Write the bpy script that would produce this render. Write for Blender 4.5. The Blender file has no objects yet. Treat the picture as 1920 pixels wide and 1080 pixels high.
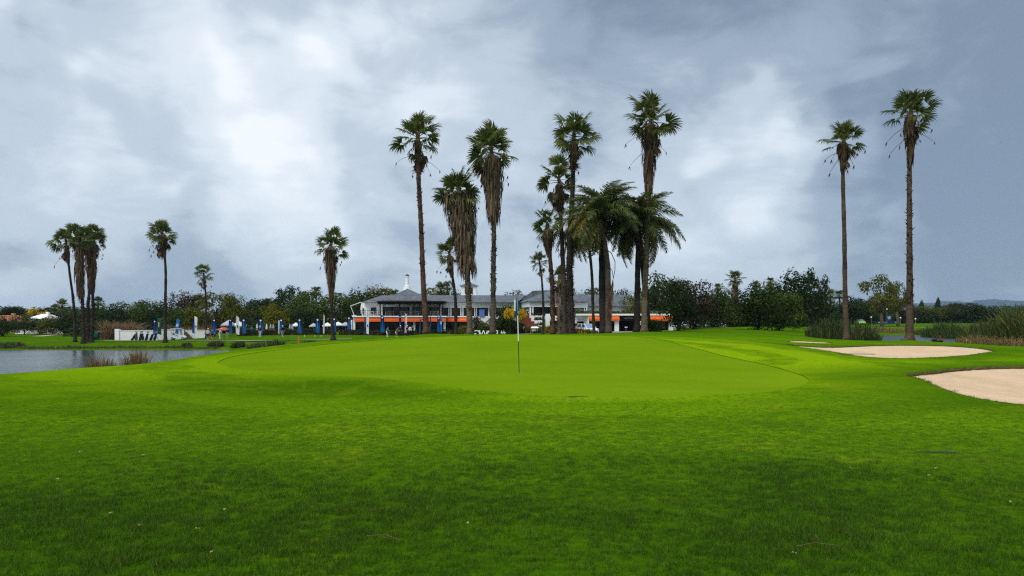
import bpy, bmesh, math, random
import numpy as np
from mathutils import Vector, Matrix, Euler
from mathutils.geometry import delaunay_2d_cdt

scene = bpy.context.scene
COL = scene.collection
R = math.radians

# ------------------------------------------------------------------ camera
EYE = 1.7            # eye height in metres
FPX = 1400.0         # focal length in pixels of the 1920 px wide photograph
cam_data = bpy.data.cameras.new("camera")
cam_data.sensor_width = 36.0
cam_data.lens = 36.0 * FPX / 1920.0
cam_data.shift_y = 58.0 / 1920.0
cam_data.clip_start = 0.1
cam_data.clip_end = 20000.0
cam = bpy.data.objects.new("camera", cam_data)
cam.location = (0, 0, EYE)
cam.rotation_euler = (R(90), 0, 0)
COL.objects.link(cam)
scene.camera = cam

# ------------------------------------------------------------------ colour management
scene.view_settings.view_transform = 'Standard'
scene.view_settings.look = 'None'
scene.view_settings.gamma = 1.0
scene.view_settings.use_curve_mapping = False
scene.view_settings.exposure = 0.75
cy = scene.cycles
cy.max_bounces = 5
cy.diffuse_bounces = 2
cy.glossy_bounces = 2
cy.transmission_bounces = 4
cy.transparent_max_bounces = 6
cy.volume_bounces = 0
cy.use_denoising = False
cy.pixel_filter_type = 'BLACKMAN_HARRIS'
cy.filter_width = 1.25
cy.sample_clamp_indirect = 1.5
cy.sample_clamp_direct = 4.0

SUN_EL, SUN_AZ = R(56), R(215)      # azimuth clockwise from +Y (view direction)

# ------------------------------------------------------------------ world: overcast sky
world = bpy.data.worlds.new("World")
scene.world = world
world.use_nodes = True
world.cycles.sampling_method = 'MANUAL'
world.cycles.sample_map_resolution = 256


class NT:
    """small helper to write node trees as code"""
    def __init__(self, tree):
        self.t = tree
        tree.nodes.clear()

    def n(self, typ, **kw):
        nd = self.t.nodes.new(typ)
        for k, v in kw.items():
            if k == 'ins':
                for kk, vv in v.items():
                    self.set(nd, kk, vv)
            else:
                setattr(nd, k, v)
        return nd

    def set(self, nd, key, val):
        s = nd.inputs[key]
        if isinstance(val, bpy.types.NodeSocket):
            self.t.links.new(val, s)
        else:
            if hasattr(s.default_value, '__len__') and not hasattr(val, '__len__'):
                val = [val] * len(s.default_value)
            if hasattr(s.default_value, '__len__') and len(s.default_value) == 4 and len(val) == 3:
                val = list(val) + [1.0]
            s.default_value = val

    def m(self, op, a, b=None, c=None, clamp=False):
        nd = self.n('ShaderNodeMath', operation=op, use_clamp=clamp)
        self.set(nd, 0, a)
        if b is not None:
            self.set(nd, 1, b)
        if c is not None:
            self.set(nd, 2, c)
        return nd.outputs[0]

    def vm(self, op, a, b=None, out=0):
        nd = self.n('ShaderNodeVectorMath', operation=op)
        self.set(nd, 0, a)
        if b is not None:
            if op == 'SCALE':
                self.set(nd, 'Scale', b)
            else:
                self.set(nd, 1, b)
        return nd.outputs[out]

    def mix(self, fac, a, b, typ='RGBA', blend='MIX'):
        nd = self.n('ShaderNodeMix', data_type=typ, blend_type=blend) if typ == 'RGBA' else self.n('ShaderNodeMix', data_type=typ)
        ids = {'RGBA': (0, 6, 7, 2), 'FLOAT': (0, 2, 3, 0), 'VECTOR': (0, 4, 5, 1)}[typ]
        self.set(nd, ids[0], fac)
        self.set(nd, ids[1], a)
        self.set(nd, ids[2], b)
        return nd.outputs[ids[3]]

    def noise(self, vec, scale, detail=3, rough=0.5, dist=0.0, out=0, dim='3D'):
        nd = self.n('ShaderNodeTexNoise', noise_dimensions=dim)
        if vec is not None:
            self.set(nd, 'Vector', vec)
        self.set(nd, 'Scale', scale)
        self.set(nd, 'Detail', detail)
        self.set(nd, 'Roughness', rough)
        self.set(nd, 'Distortion', dist)
        return nd.outputs[out]

    def ramp(self, fac, stops, interp='LINEAR'):
        nd = self.n('ShaderNodeValToRGB')
        cr = nd.color_ramp
        cr.interpolation = interp
        while len(cr.elements) > 1:
            cr.elements.remove(cr.elements[-1])
        for i, (p, c) in enumerate(stops):
            e = cr.elements[0] if i == 0 else cr.elements.new(p)
            e.position = p
            if not hasattr(c, '__len__'):
                c = (c, c, c)
            e.color = tuple(c) + (1.0,) if len(c) == 3 else c
        self.set(nd, 0, fac)
        return nd.outputs[0]

    def maprange(self, v, a, b, c=0.0, d=1.0, smooth=True):
        nd = self.n('ShaderNodeMapRange', interpolation_type='SMOOTHSTEP' if smooth else 'LINEAR')
        for i, x in enumerate((v, a, b, c, d)):
            self.set(nd, i, x)
        return nd.outputs[0]


def pix_dir(u, v):
    d = Vector(((u - 960) / FPX, 1.0, (598 - v) / FPX))
    return d.normalized()


nt = NT(world.node_tree)
tc = nt.n('ShaderNodeTexCoord').outputs['Generated']
sep = nt.n('ShaderNodeSeparateXYZ', ins={0: tc})
dz = nt.m('MAXIMUM', sep.outputs[2], 0.0)
# stratus: cloud noise stretched sideways into broad banks
cp = nt.n('ShaderNodeCombineXYZ', ins={0: sep.outputs[0], 1: sep.outputs[1], 2: nt.m('MULTIPLY', sep.outputs[2], 2.3)}).outputs[0]
n1 = nt.noise(cp, 2.3, 3, 0.5, 0.2)
n2 = nt.noise(cp, 6.5, 6, 0.56, 0.35)
warpv = nt.noise(tc, 5.0, 3, 0.5, 0.0, out=1)
wd = nt.vm('ADD', tc, nt.vm('SCALE', nt.vm('SUBTRACT', warpv, (0.5, 0.5, 0.5)), 0.075))
base = nt.m('ADD', nt.m('MULTIPLY', nt.m('SUBTRACT', n1, 0.5), 0.40), nt.m('MULTIPLY', nt.m('SUBTRACT', n2, 0.5), 0.62))
acc = base
# bright and dark masses of this cloud cover: (pixel u, v, half-width in degrees, strength)
CLOUDS = [(250, 120, 9, .22), (420, 190, 7, .08), (560, 110, 6, .06), (15, 345, 5, .22), (350, 320, 7, .14), (650, 265, 7, .18),
          (300, 238, 7, -.20), (1620, 60, 15, -.26), (1130, 10, 11, -.16), (80, 240, 6, -.14),
          (1600, 215, 5, .18), (1310, 250, 7, .18), (1400, 430, 8, .16), (930, 200, 8, .06),
          (1850, 480, 10, -.20), (170, 490, 8, -.14), (580, 500, 9, -.12)]
for (u, v, hw, amp) in CLOUDS:
    dt = nt.vm('DOT_PRODUCT', wd, tuple(pix_dir(u, v)), out=1)
    g = nt.maprange(dt, math.cos(R(hw * 1.75)), 1.0)
    acc = nt.m('ADD', acc, nt.m('MULTIPLY', g, amp))
lum = nt.m('ADD', nt.m('MULTIPLY', acc, 1.3), 0.47)
cloud = nt.ramp(lum, [(0.0, (1.18, 1.56, 2.08)), (0.26, (1.86, 2.33, 2.88)), (0.50, (3.02, 3.50, 4.0)), (0.76, (4.2, 4.65, 5.05)), (1.0, (5.25, 5.5, 5.75))], 'EASE')
# overcast skies brighten towards the zenith
zen = nt.m('ADD', nt.m('MULTIPLY', nt.maprange(dz, 0.40, 0.95), 0.75), 1.12)
cloud = nt.mix(1.0, cloud, nt.n('ShaderNodeCombineXYZ', ins={0: zen, 1: zen, 2: zen}).outputs[0], blend='MULTIPLY')
sky = nt.n('ShaderNodeTexSky', sky_type='NISHITA', sun_disc=False, sun_elevation=SUN_EL, sun_rotation=SUN_AZ,
           altitude=1400.0, air_density=1.0, dust_density=2.0, ozone_density=1.0)
col = nt.mix(0.93, sky.outputs[0], cloud)
bg = nt.n('ShaderNodeBackground', ins={0: col, 1: 0.10})
nt.n('ShaderNodeOutputWorld', ins={0: bg.outputs[0]})

# ------------------------------------------------------------------ sun, well diffused by the cloud
sd = bpy.data.lights.new("sun", 'SUN')
sd.energy = 1.5
sd.angle = R(28)
sd.color = (1.0, 0.95, 0.88)
sun = bpy.data.objects.new("sun", sd)
sdir = Vector((math.sin(SUN_AZ) * math.cos(SUN_EL), math.cos(SUN_AZ) * math.cos(SUN_EL), math.sin(SUN_EL)))
sun.rotation_euler = (-sdir).to_track_quat('-Z', 'Y').to_euler()
sun.location = (0, 0, 60)
COL.objects.link(sun)

# ------------------------------------------------------------------ object helpers
def link(o, parent=None):
    COL.objects.link(o)
    if parent is not None:
        o.parent = parent
    return o


def tag(o, label=None, cat=None, group=None, kind=None):
    if label:
        o['label'] = label
    if cat:
        o['category'] = cat
    if group:
        o['group'] = group
    if kind:
        o['kind'] = kind
    return o


def empty(name, loc=(0, 0, 0), rz=0.0):
    o = bpy.data.objects.new(name, None)
    o.empty_display_size = 0.2
    o.location = loc
    o.rotation_euler = (0, 0, rz)
    COL.objects.link(o)
    return o


class MB:
    """collects vertices and faces into one mesh"""
    def __init__(self):
        self.v, self.f, self.mi = [], [], []

    def add(self, vs, fs, mi=0):
        o = len(self.v)
        self.v.extend([tuple(p) for p in vs])
        for q in fs:
            self.f.append(tuple(i + o for i in q))
            self.mi.append(mi)
        return self

    def box(self, x0, x1, y0, y1, z0, z1, mi=0, M=None):
        vs = [Vector((x, y, z)) for z in (z0, z1) for y in (y0, y1) for x in (x0, x1)]
        if M is not None:
            vs = [M @ p for p in vs]
        return self.add(vs, [(0, 2, 3, 1), (4, 5, 7, 6), (0, 1, 5, 4), (2, 6, 7, 3), (0, 4, 6, 2), (1, 3, 7, 5)], mi)

    def prism(self, poly, z0, z1, mi=0, M=None):
        n = len(poly)
        vs = [Vector((x, y, z0)) for x, y in poly] + [Vector((x, y, z1)) for x, y in poly]
        if M is not None:
            vs = [M @ p for p in vs]
        fs = [tuple(range(n - 1, -1, -1)), tuple(range(n, 2 * n))]
        fs += [(i, (i + 1) % n, n + (i + 1) % n, n + i) for i in range(n)]
        return self.add(vs, fs, mi)

    def tube(self, pts, rad, sides=6, mi=0, caps=True, jit=0.0, rng=None):
        pts = [Vector(p) for p in pts]
        n = len(pts)
        if not hasattr(rad, '__len__'):
            rad = [rad] * n
        vs, fs = [], []
        prev = None
        for i, p in enumerate(pts):
            t = (pts[min(i + 1, n - 1)] - pts[max(i - 1, 0)])
            t = t.normalized() if t.length > 1e-9 else Vector((0, 0, 1))
            if prev is None:
                a = Vector((1, 0, 0)) if abs(t.x) < 0.9 else Vector((0, 1, 0))
                e1 = (a - t * a.dot(t)).normalized()
            else:
                e1 = (prev - t * prev.dot(t)).normalized()
            prev = e1
            e2 = t.cross(e1)
            for k in range(sides):
                an = math.tau * k / sides
                rr = rad[i] * (1 + (rng.uniform(-jit, jit) if rng else 0))
                vs.append(p + (e1 * math.cos(an) + e2 * math.sin(an)) * rr)
        for i in range(n - 1):
            for k in range(sides):
                k2 = (k + 1) % sides
                fs.append((i * sides + k, i * sides + k2, (i + 1) * sides + k2, (i + 1) * sides + k))
        if caps:
            fs.append(tuple(range(sides - 1, -1, -1)))
            fs.append(tuple(range((n - 1) * sides, n * sides)))
        return self.add(vs, fs, mi)

    def lathe(self, prof, sides=12, mi=0, c=(0, 0, 0)):
        vs, fs = [], []
        for r, z in prof:
            for k in range(sides):
                an = math.tau * k / sides
                vs.append((c[0] + r * math.cos(an), c[1] + r * math.sin(an), c[2] + z))
        for i in range(len(prof) - 1):
            for k in range(sides):
                k2 = (k + 1) % sides
                fs.append((i * sides + k, i * sides + k2, (i + 1) * sides + k2, (i + 1) * sides + k))
        fs.append(tuple(range(sides - 1, -1, -1)))
        fs.append(tuple(range((len(prof) - 1) * sides, len(prof) * sides)))
        return self.add(vs, fs, mi)

    def mesh(self, name, mats, smooth=False):
        me = bpy.data.meshes.new(name)
        me.from_pydata(self.v, [], self.f)
        for m_ in (mats if isinstance(mats, (list, tuple)) else [mats]):
            me.materials.append(m_)
        if any(self.mi):
            me.polygons.foreach_set('material_index', self.mi)
        if smooth:
            me.polygons.foreach_set('use_smooth', [True] * len(me.polygons))
        me.update()
        return me

    def build(self, name, mats, parent=None, smooth=False):
        o = bpy.data.objects.new(name, self.mesh(name, mats, smooth))
        return link(o, parent)


def mesh_obj(name, me, parent=None):
    return link(bpy.data.objects.new(name, me), parent)


def material(name, fn):
    m_ = bpy.data.materials.new(name)
    m_.use_nodes = True
    fn(NT(m_.node_tree))
    return m_


def plain(name, col, rough=0.6, var=0.12, scale=3.0, spec=0.3, metal=0.0, bump=0.0, bscale=20.0):
    """paint or plaster: base colour broken up by soft noise"""
    def fn(t):
        c = t.n('ShaderNodeTexCoord').outputs['Object']
        f = t.noise(c, scale, 4, 0.6)
        a = tuple(x * (1 - var) for x in col)
        b = tuple(min(1, x * (1 + var)) for x in col)
        cc = t.mix(f, a, b)
        p = t.n('ShaderNodeBsdfPrincipled', ins={'Base Color': cc, 'Roughness': rough, 'Specular IOR Level': spec, 'Metallic': metal})
        if bump:
            bn = t.n('ShaderNodeBump', ins={'Strength': bump, 'Height': t.noise(c, bscale, 3)})
            t.set(p, 'Normal', bn.outputs[0])
        t.n('ShaderNodeOutputMaterial', ins={0: p.outputs[0]})
    return material(name, fn)


def leaf_mat(name, col, var=0.35, trans=0.25, rough=0.55, hue=(1.0, 1.0, 1.0), spec=0.25):
    """foliage: each piece of leaf picks its own shade; light passes through a little"""
    def fn(t):
        geo = t.n('ShaderNodeNewGeometry')
        oi = t.n('ShaderNodeObjectInfo').outputs['Random']
        rnd = geo.outputs['Random Per Island']
        a = tuple(x * (1 - var) for x in col)
        b = tuple(x * (1 + var) * h for x, h in zip(col, hue))
        cc = t.mix(rnd, a, b)
        k = t.m('ADD', t.m('MULTIPLY', oi, 0.35), 0.82)
        cc = t.mix(1.0, cc, t.n('ShaderNodeCombineXYZ', ins={0: k, 1: k, 2: k}).outputs[0], blend='MULTIPLY')
        p = t.n('ShaderNodeBsdfPrincipled', ins={'Base Color': cc, 'Roughness': rough, 'Specular IOR Level': spec})
        tr = t.n('ShaderNodeBsdfTranslucent', ins={0: cc})
        ms = t.n('ShaderNodeMixShader', ins={0: trans, 1: p.outputs[0], 2: tr.outputs[0]})
        t.n('ShaderNodeOutputMaterial', ins={0: ms.outputs[0]})
    return material(name, fn)


def X(u, Y):
    return (u - 960.0) / FPX * Y


def ZV(v, Y):
    return EYE - (v - 598.0) / FPX * Y
# ================================================================== terrain
# spot heights surveyed from the place: (bearing as photo column u, distance Y, height z)
SPOT = []
for u in (-500, 0, 480, 960, 1440, 1920, 2420):
    for Y, z in ((1.0, 0), (2.2, 0), (4.5, 0.0), (7.5, 0.0)):
        SPOT.append((u, Y, z))
SPOT += [
    # foreground lawn
    (-300, 11, 0), (0, 11, .0), (350, 11, -.03), (700, 11, -.03), (960, 11, -.02), (1300, 11, -.02), (1650, 11.5, -.03), (1900, 11, -.08), (2200, 11, -.05),
    (0, 17, -.02), (250, 17, -.05), (480, 17, -.10), (620, 17, -.10), (760, 15.5, -.05), (960, 14.5, -.03), (1200, 14, -.03), (1450, 14, -.02), (1600, 17, .04), (1640, 14, -.02),
    # putting green, tilted towards the camera
    (410, 27.2, .11), (480, 23, .08), (590, 21.3, .08), (700, 20.3, .105), (830, 18, .08), (960, 16.6, .04), (1070, 16, .03), (1200, 15.8, .03),
    (1350, 16, .04), (1470, 17.2, .06), (1512, 19.3, .09), (1480, 22.5, .11), (1350, 30, .27), (1280, 35.5, .45), (1220, 42, .64),
    (960, 22, .17), (700, 27, .24), (960, 30, .36), (1200, 25, .22), (800, 36, .43), (1050, 38, .55), (600, 33, .30),
    (1100, 45, .70), (960, 45, .73), (850, 45, .68), (740, 43, .53), (600, 39, .39), (500, 35, .24), (440, 31, .17),
    # bank above the pond
    (-300, 24, -.18), (0, 25, -.13), (140, 27.5, -.12), (280, 31, -.12), (400, 37, -.04), (520, 43, .16), (640, 47, .35),
    (-300, 31, -1.3), (0, 32, -1.25), (140, 34, -1.15), (280, 39, -1.15), (400, 46, -1.1), (520, 54, -.85), (640, 60, -.45), (730, 62, .02),
    # pond bed
    (-400, 39, -2.9), (0, 40, -2.9), (140, 42, -2.9), (280, 47, -2.9), (370, 58, -2.9), (-400, 70, -3.2), (0, 70, -3.2), (200, 70, -3.2), (340, 75, -3.0),
    (-400, 94, -3.0), (0, 94, -2.9), (200, 94, -2.9), (360, 93, -2.75), (420, 90, -2.55),
    # far bank
    (-400, 99, -2.4), (0, 99, -2.36), (200, 99, -2.36), (360, 99.5, -2.33), (430, 101, -2.25), (480, 76, -1.95), (470, 97, -2.1), (560, 80, -1.7),
    (0, 104, -2.0), (157, 104, -2.02), (310, 104, -1.95), (430, 107, -1.75), (140, 112, -1.75), (310, 111, -1.78), (0, 125, -1.85), (300, 125, -1.85), (430, 120, -1.45),
    (-400, 125, -1.9), (0, 170, -1.8), (250, 160, -1.7), (500, 120, -1.25), (560, 100, -1.35), (625, 100, -1.15), (620, 85, -1.0), (700, 100, -.95), (730, 120, -1.2), (650, 125, -1.05), (450, 128, -1.2),
    (560, 135, -1.0), (800, 135, -1.0), (960, 135, -.95), (880, 118, -.8), (800, 100, -.5),
    # palm mound behind the green
    (740, 75, -.25), (800, 73, .25), (880, 74, .10), (925, 74, .22), (1000, 73, .18), (1070, 72, .27), (1140, 72, .33), (1208, 72, .47), (1260, 72, .42),
    (960, 58, .45), (1100, 58, .45), (850, 58, .30), (960, 95, -.55), (1080, 98, -.5), (1180, 100, -.42), (1180, 122, -.30), (1060, 122, -.5), (1260, 122, -.3), (1240, 98, -.05), (1250, 85, .2),
    # right hand lawns
    (1300, 40, .5), (1300, 52, .49), (1300, 80, .34), (1300, 112, .33), (1450, 40, .33), (1450, 49, .40), (1450, 60, .25), (1450, 85, .36), (1450, 122, .42), (1380, 60, .33), (1380, 95, .36),
    (1560, 26, .13), (1600, 24, .12), (1640, 20, .08), (1520, 32, .22), (1500, 42, .22), (1600, 31, .06), (1700, 31, .03), (1800, 33, .03), (1880, 37.5, .04),
    (1800, 46, .13), (1700, 48, .14), (1620, 47, .14), (1530, 51, .20), (1900, 44, .05), (1700, 27.5, .05), (1850, 27.5, .06), (1960, 28, .08),
    (1690, 22, .05), (1680, 18, .02), (1800, 15.6, .0), (1920, 13.6, -.03), (2150, 14, -.05), (2250, 24, .05),
    (1560, 60, .05), (1587, 64, -.10), (1705, 64, -.15), (1640, 56, -.03), (1700, 60, -.13), (1760, 60, -.16), (1800, 57, -.10), (1900, 52, -.20), (2100, 52, -.2), (2100, 40, .0),
    # right hand pond
    (1560, 72, -.25), (1600, 78, -.35), (1660, 69, -.75), (1760, 67, -.78), (1850, 65, -.72), (1700, 66, -.6), (1700, 90, -1.4), (1780, 84, -1.4), (1680, 105, -1.3), (1860, 90, -1.2), (2000, 85, -.9),
    (1640, 112, -.5), (1680, 118, -.72), (1740, 108, -.65), (1820, 100, -.6), (1580, 110, -.3), (1680, 130, -.35), (1850, 130, -.35), (2100, 120, -.4), (1600, 150, -.05), (1800, 170, -.05),
    (1550, 190, .2), (1700, 220, .25), (1850, 230, .25), (1700, 260, .26), (2200, 250, .2),
    (1300, 200, .2), (960, 200, -.6), (600, 220, -1.2), (200, 230, -1.5), (-300, 230, -1.5),
]
for u in (-400, 200, 800, 1400, 1800, 2300):
    for Y in (420, 800, 1600, 3500, 6000):
        SPOT.append((u, Y, -0.4 if Y < 500 else 0.0))
TH_MAX = R(50)


def polar(x, y):
    th = np.arctan2(x, y)
    r = np.hypot(x, y)
    return np.clip(th, -TH_MAX, TH_MAX) * 1.6, np.log(np.maximum(r, 0.9))


_sx = np.array([X(u, Y) for u, Y, z in SPOT])
_sy = np.array([Y for u, Y, z in SPOT])
_sz = np.array([z for u, Y, z in SPOT])
_pa, _pb = polar(_sx, _sy)


def _phi(d2):
    return 0.5 * d2 * np.log(d2 + 1e-12)


_n = len(SPOT)
_K = _phi((_pa[:, None] - _pa[None, :]) ** 2 + (_pb[:, None] - _pb[None, :]) ** 2) + np.eye(_n) * 2e-4
_P = np.stack([np.ones(_n), _pa, _pb], 1)
_A = np.zeros((_n + 3, _n + 3))
_A[:_n, :_n] = _K
_A[:_n, _n:] = _P
_A[_n:, :_n] = _P.T
_w = np.linalg.solve(_A, np.concatenate([_sz, np.zeros(3)]))


def ground_raw(x, y):
    x = np.asarray(x, float).ravel()
    y = np.asarray(y, float).ravel()
    out = np.empty(len(x))
    for i in range(0, len(x), 4000):
        a, b = polar(x[i:i + 4000], y[i:i + 4000])
        k = _phi((a[:, None] - _pa[None, :]) ** 2 + (b[:, None] - _pb[None, :]) ** 2)
        out[i:i + 4000] = k @ _w[:_n] + _w[_n] + _w[_n + 1] * a + _w[_n + 2] * b
    return out


def ground(x, y):
    x = np.asarray(x, float).ravel()
    y = np.asarray(y, float).ravel()
    z = ground_raw(x, y)
    r = np.hypot(x, y)
    und = 0.5 * np.sin(x * .61 + 1.3 * np.sin(y * .23)) * np.sin(y * .47 + .8) + 0.5 * np.sin(x * .29 - y * .21 + 2.0)
    near = np.clip((r - 2) / 4, 0, 1) * np.clip((60 - r) / 25, 0, 1)
    grn = 1.0 - 0.75 * np.exp(-(((x + .5) / 13.0) ** 2 + ((y - 30) / 14.0) ** 2) ** 2)
    return z + 0.030 * und * near * grn


def gz(x, y):
    return float(ground([x], [y])[0])


def smooth_closed(pts, per=10):
    P = [np.array(p, float) for p in pts]
    n = len(P)
    out = []
    for i in range(n):
        p0, p1, p2, p3 = P[i - 1], P[i], P[(i + 1) % n], P[(i + 2) % n]
        for k in range(per):
            t = k / per
            out.append(0.5 * ((2 * p1) + (-p0 + p2) * t + (2 * p0 - 5 * p1 + 4 * p2 - p3) * t * t + (-p0 + 3 * p1 - 3 * p2 + p3) * t ** 3))
    return np.array(out)


def outline(uY, per=10, jit=0.0, seed=0):
    pts = smooth_closed([(X(u, Y), Y) for u, Y in uY], per)
    if jit:
        rg = np.random.default_rng(seed)
        pts = pts + rg.normal(0, jit, pts.shape)
    return pts


GREEN = outline([(409, 27.5), (432, 24.9), (500, 22.8), (600, 21.5), (700, 20.3), (830, 18.2), (960, 16.7), (1070, 16.05), (1180, 15.85), (1300, 15.95),
                 (1400, 16.4), (1472, 17.3), (1510, 18.6), (1515, 20.0), (1488, 22.2), (1430, 25.6), (1350, 30), (1288, 35), (1222, 42), (1120, 47), (960, 49),
                 (820, 47), (740, 43.5), (600, 38.3), (500, 34.3), (440, 31)], 12)
BUNKER_NEAR = outline([(1698, 22.3), (1728, 20.4), (1768, 18.0), (1825, 16.2), (1920, 14.9), (2040, 14.4), (2140, 16), (2170, 20), (2090, 24.6), (1990, 26.0), (1920, 25.9),
                       (1850, 25.6), (1785, 24.6), (1735, 23.3)], 12, .02, 1)
BUNKER_FAR = outline([(1474, 42.4), (1500, 39.4), (1545, 36.2), (1600, 33.2), (1660, 31.9), (1720, 31.9), (1790, 33.4), (1850, 36.8), (1864, 38.4), (1840, 41), (1780, 43.6), (1700, 44.9),
                      (1640, 44.5), (1585, 42.6), (1540, 41.6), (1500, 42.0)], 12, .02, 2)
BUNKER_SLIT = outline([(1478, 45.4), (1505, 45.4), (1550, 45.9), (1560, 46.8), (1545, 48.3), (1505, 48.2), (1482, 46.9)], 8, .015, 3)
DRIVE = outline([(1130, 92), (1165, 90.5), (1205, 96), (1214, 106), (1200, 122.5), (1120, 122.5), (1085, 112), (1070, 106), (1000, 104), (985, 112), (1000, 121), (968, 121), (955, 106), (985, 100), (1060, 99)], 8)


def inside(poly, x, y):
    px_, py_ = poly[:, 0], poly[:, 1]
    qx, qy = np.roll(px_, -1), np.roll(py_, -1)
    res = np.zeros(len(x), bool)
    bb = (x >= px_.min()) & (x <= px_.max()) & (y >= py_.min()) & (y <= py_.max())
    idx = np.nonzero(bb)[0]
    if len(idx) == 0:
        return res
    xs, ys = x[idx], y[idx]
    c = np.zeros(len(idx), bool)
    for i in range(len(px_)):
        if py_[i] == qy[i]:
            continue
        cond = (py_[i] > ys) != (qy[i] > ys)
        c ^= cond & (xs < (qx[i] - px_[i]) * (ys - py_[i]) / (qy[i] - py_[i]) + px_[i])
    res[idx] = c
    return res


def edge_dist(poly, x, y):
    d = np.full(len(x), 1e9)
    q = np.roll(poly, -1, 0)
    for (ax, ay), (bx, by) in zip(poly, q):
        dx, dy = bx - ax, by - ay
        L = dx * dx + dy * dy + 1e-12
        t = np.clip(((x - ax) * dx + (y - ay) * dy) / L, 0, 1)
        d = np.minimum(d, np.hypot(x - ax - t * dx, y - ay - t * dy))
    return d


# ---- triangulate the whole ground once, with the outlines as fixed edges
ths = np.concatenate([np.arange(-180, -48, 6.0), np.arange(-48, 48.01, 0.34), np.arange(54, 180, 6.0)])
lr = np.concatenate([np.linspace(math.log(0.6), math.log(4.0), 14)[:-1], np.arange(math.log(4.0), math.log(130), 0.021), np.arange(math.log(130), math.log(9000), 0.07)])
rg = np.random.default_rng(5)
TT, LL = np.meshgrid(np.radians(ths), lr)
LL = LL + rg.uniform(-.004, .004, LL.shape)
pts = [Vector((float(a), float(b))) for a, b in zip(TT.ravel(), LL.ravel())]
edges = []
POLYS = [GREEN, BUNKER_NEAR, BUNKER_FAR, BUNKER_SLIT, DRIVE]
for P in POLYS:
    o = len(pts)
    for (x, y) in P:
        pts.append(Vector((math.atan2(x, y), math.log(math.hypot(x, y)))))
    n = len(P)
    edges += [(o + i, o + (i + 1) % n) for i in range(n)]
cv, ce, cf, *_ = delaunay_2d_cdt(pts, edges, [], 0, 1e-6, False)
cv = np.array([tuple(p) for p in cv])
cf = np.array(cf)
gx = np.sin(cv[:, 0]) * np.exp(cv[:, 1])
gy = np.cos(cv[:, 0]) * np.exp(cv[:, 1])
ghz = ground(gx, gy)
cx, cyy = gx[cf].mean(1), gy[cf].mean(1)
region = np.zeros(len(cf), int)
for k, P in enumerate(POLYS):
    region[inside(P, cx, cyy)] = k + 1


def sand_z(poly, x, y, z, lip, depth, slope):
    d = edge_dist(poly, x, y)
    return z - lip - depth * (1 - np.exp(-d * slope / depth))


def sheet(name, mask, zz, mat, attrs=None):
    fs = cf[mask]
    used, inv = np.unique(fs.ravel(), return_inverse=True)
    inv = inv.reshape(-1, 3)
    # counter-clockwise seen from above: the polar map flips the winding
    me = bpy.data.meshes.new(name)
    co = np.stack([gx[used], gy[used], zz[used]], 1)
    a, b, c = co[inv[:, 0]], co[inv[:, 1]], co[inv[:, 2]]
    flip = ((b - a)[:, 0] * (c - a)[:, 1] - (b - a)[:, 1] * (c - a)[:, 0]) < 0
    inv[flip] = inv[flip][:, ::-1]
    me.from_pydata(co.tolist(), [], inv.tolist())
    me.polygons.foreach_set('use_smooth', [True] * len(me.polygons))
    me.materials.append(mat)
    if attrs:
        for an, av in attrs.items():
            at = me.attributes.new(an, 'FLOAT', 'POINT')
            at.data.foreach_set('value', av[used].astype(np.float32))
    me.update()
    o = bpy.data.objects.new(name, me)
    link(o)
    return tag(o, kind='structure')


# ---- kinds of turf: apron (close mown, yellower), fairway, rough (long, dark; also carries painted slope shade), worn patches
def blob(x, y, u, Y, rx, ry):
    return np.exp(-(((x - X(u, Y)) / rx) ** 2 + ((y - Y) / ry) ** 2))


g_r = np.hypot(gx, gy)
d_green = edge_dist(GREEN, gx, gy)
apron = np.clip(1.0 - d_green / 1.1, 0, 1) ** 0.7 * 0.75
apron = np.maximum(apron, 0.95 * np.clip(1.25 * blob(gx, gy, 1345, 33, 5.0, 11) + 1.0 * blob(gx, gy, 1480, 31, 4.2, 7.5), 0, 1))
apron = np.maximum(apron, 0.80 * blob(gx, gy, 330, 26, 10, 9))
apron = np.maximum(apron, 0.45 * blob(gx, gy, 1000, 13, 9, 2.4))
rough = np.clip((9.3 + 0.35 * np.sin(gx * .9) + .5 * np.sin(gx * .31 + 1) - gy + 0.02 * gx ** 2 * 0.35) / 2.6, 0, 1)
rough = np.maximum(rough, np.clip((g_r - 60) / 25, 0, 1) * 0.55)
d_b1 = edge_dist(BUNKER_NEAR, gx, gy)
d_b2 = edge_dist(BUNKER_FAR, gx, gy)
rough = np.maximum(rough, 0.75 * np.clip(1 - d_b1 / 3.6, 0, 1))
rough = np.maximum(rough, 0.55 * np.clip(1 - d_b2 / 2.6, 0, 1))
rough = np.maximum(rough, 0.7 * blob(gx, gy, 560, 19.0, 5.0, 2.2))  # shade of the slope left of the green, painted into the turf colour

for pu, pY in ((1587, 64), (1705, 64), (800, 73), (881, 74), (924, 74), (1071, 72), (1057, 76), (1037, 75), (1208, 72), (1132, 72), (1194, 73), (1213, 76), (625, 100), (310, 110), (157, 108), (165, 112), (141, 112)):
    rough = np.maximum(rough, 1.0 * np.clip(1.5 * blob(gx, gy, pu, pY, 1.3, 1.6), 0, 1))  # darker turf colour round each palm foot, added to ground the trunks
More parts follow.
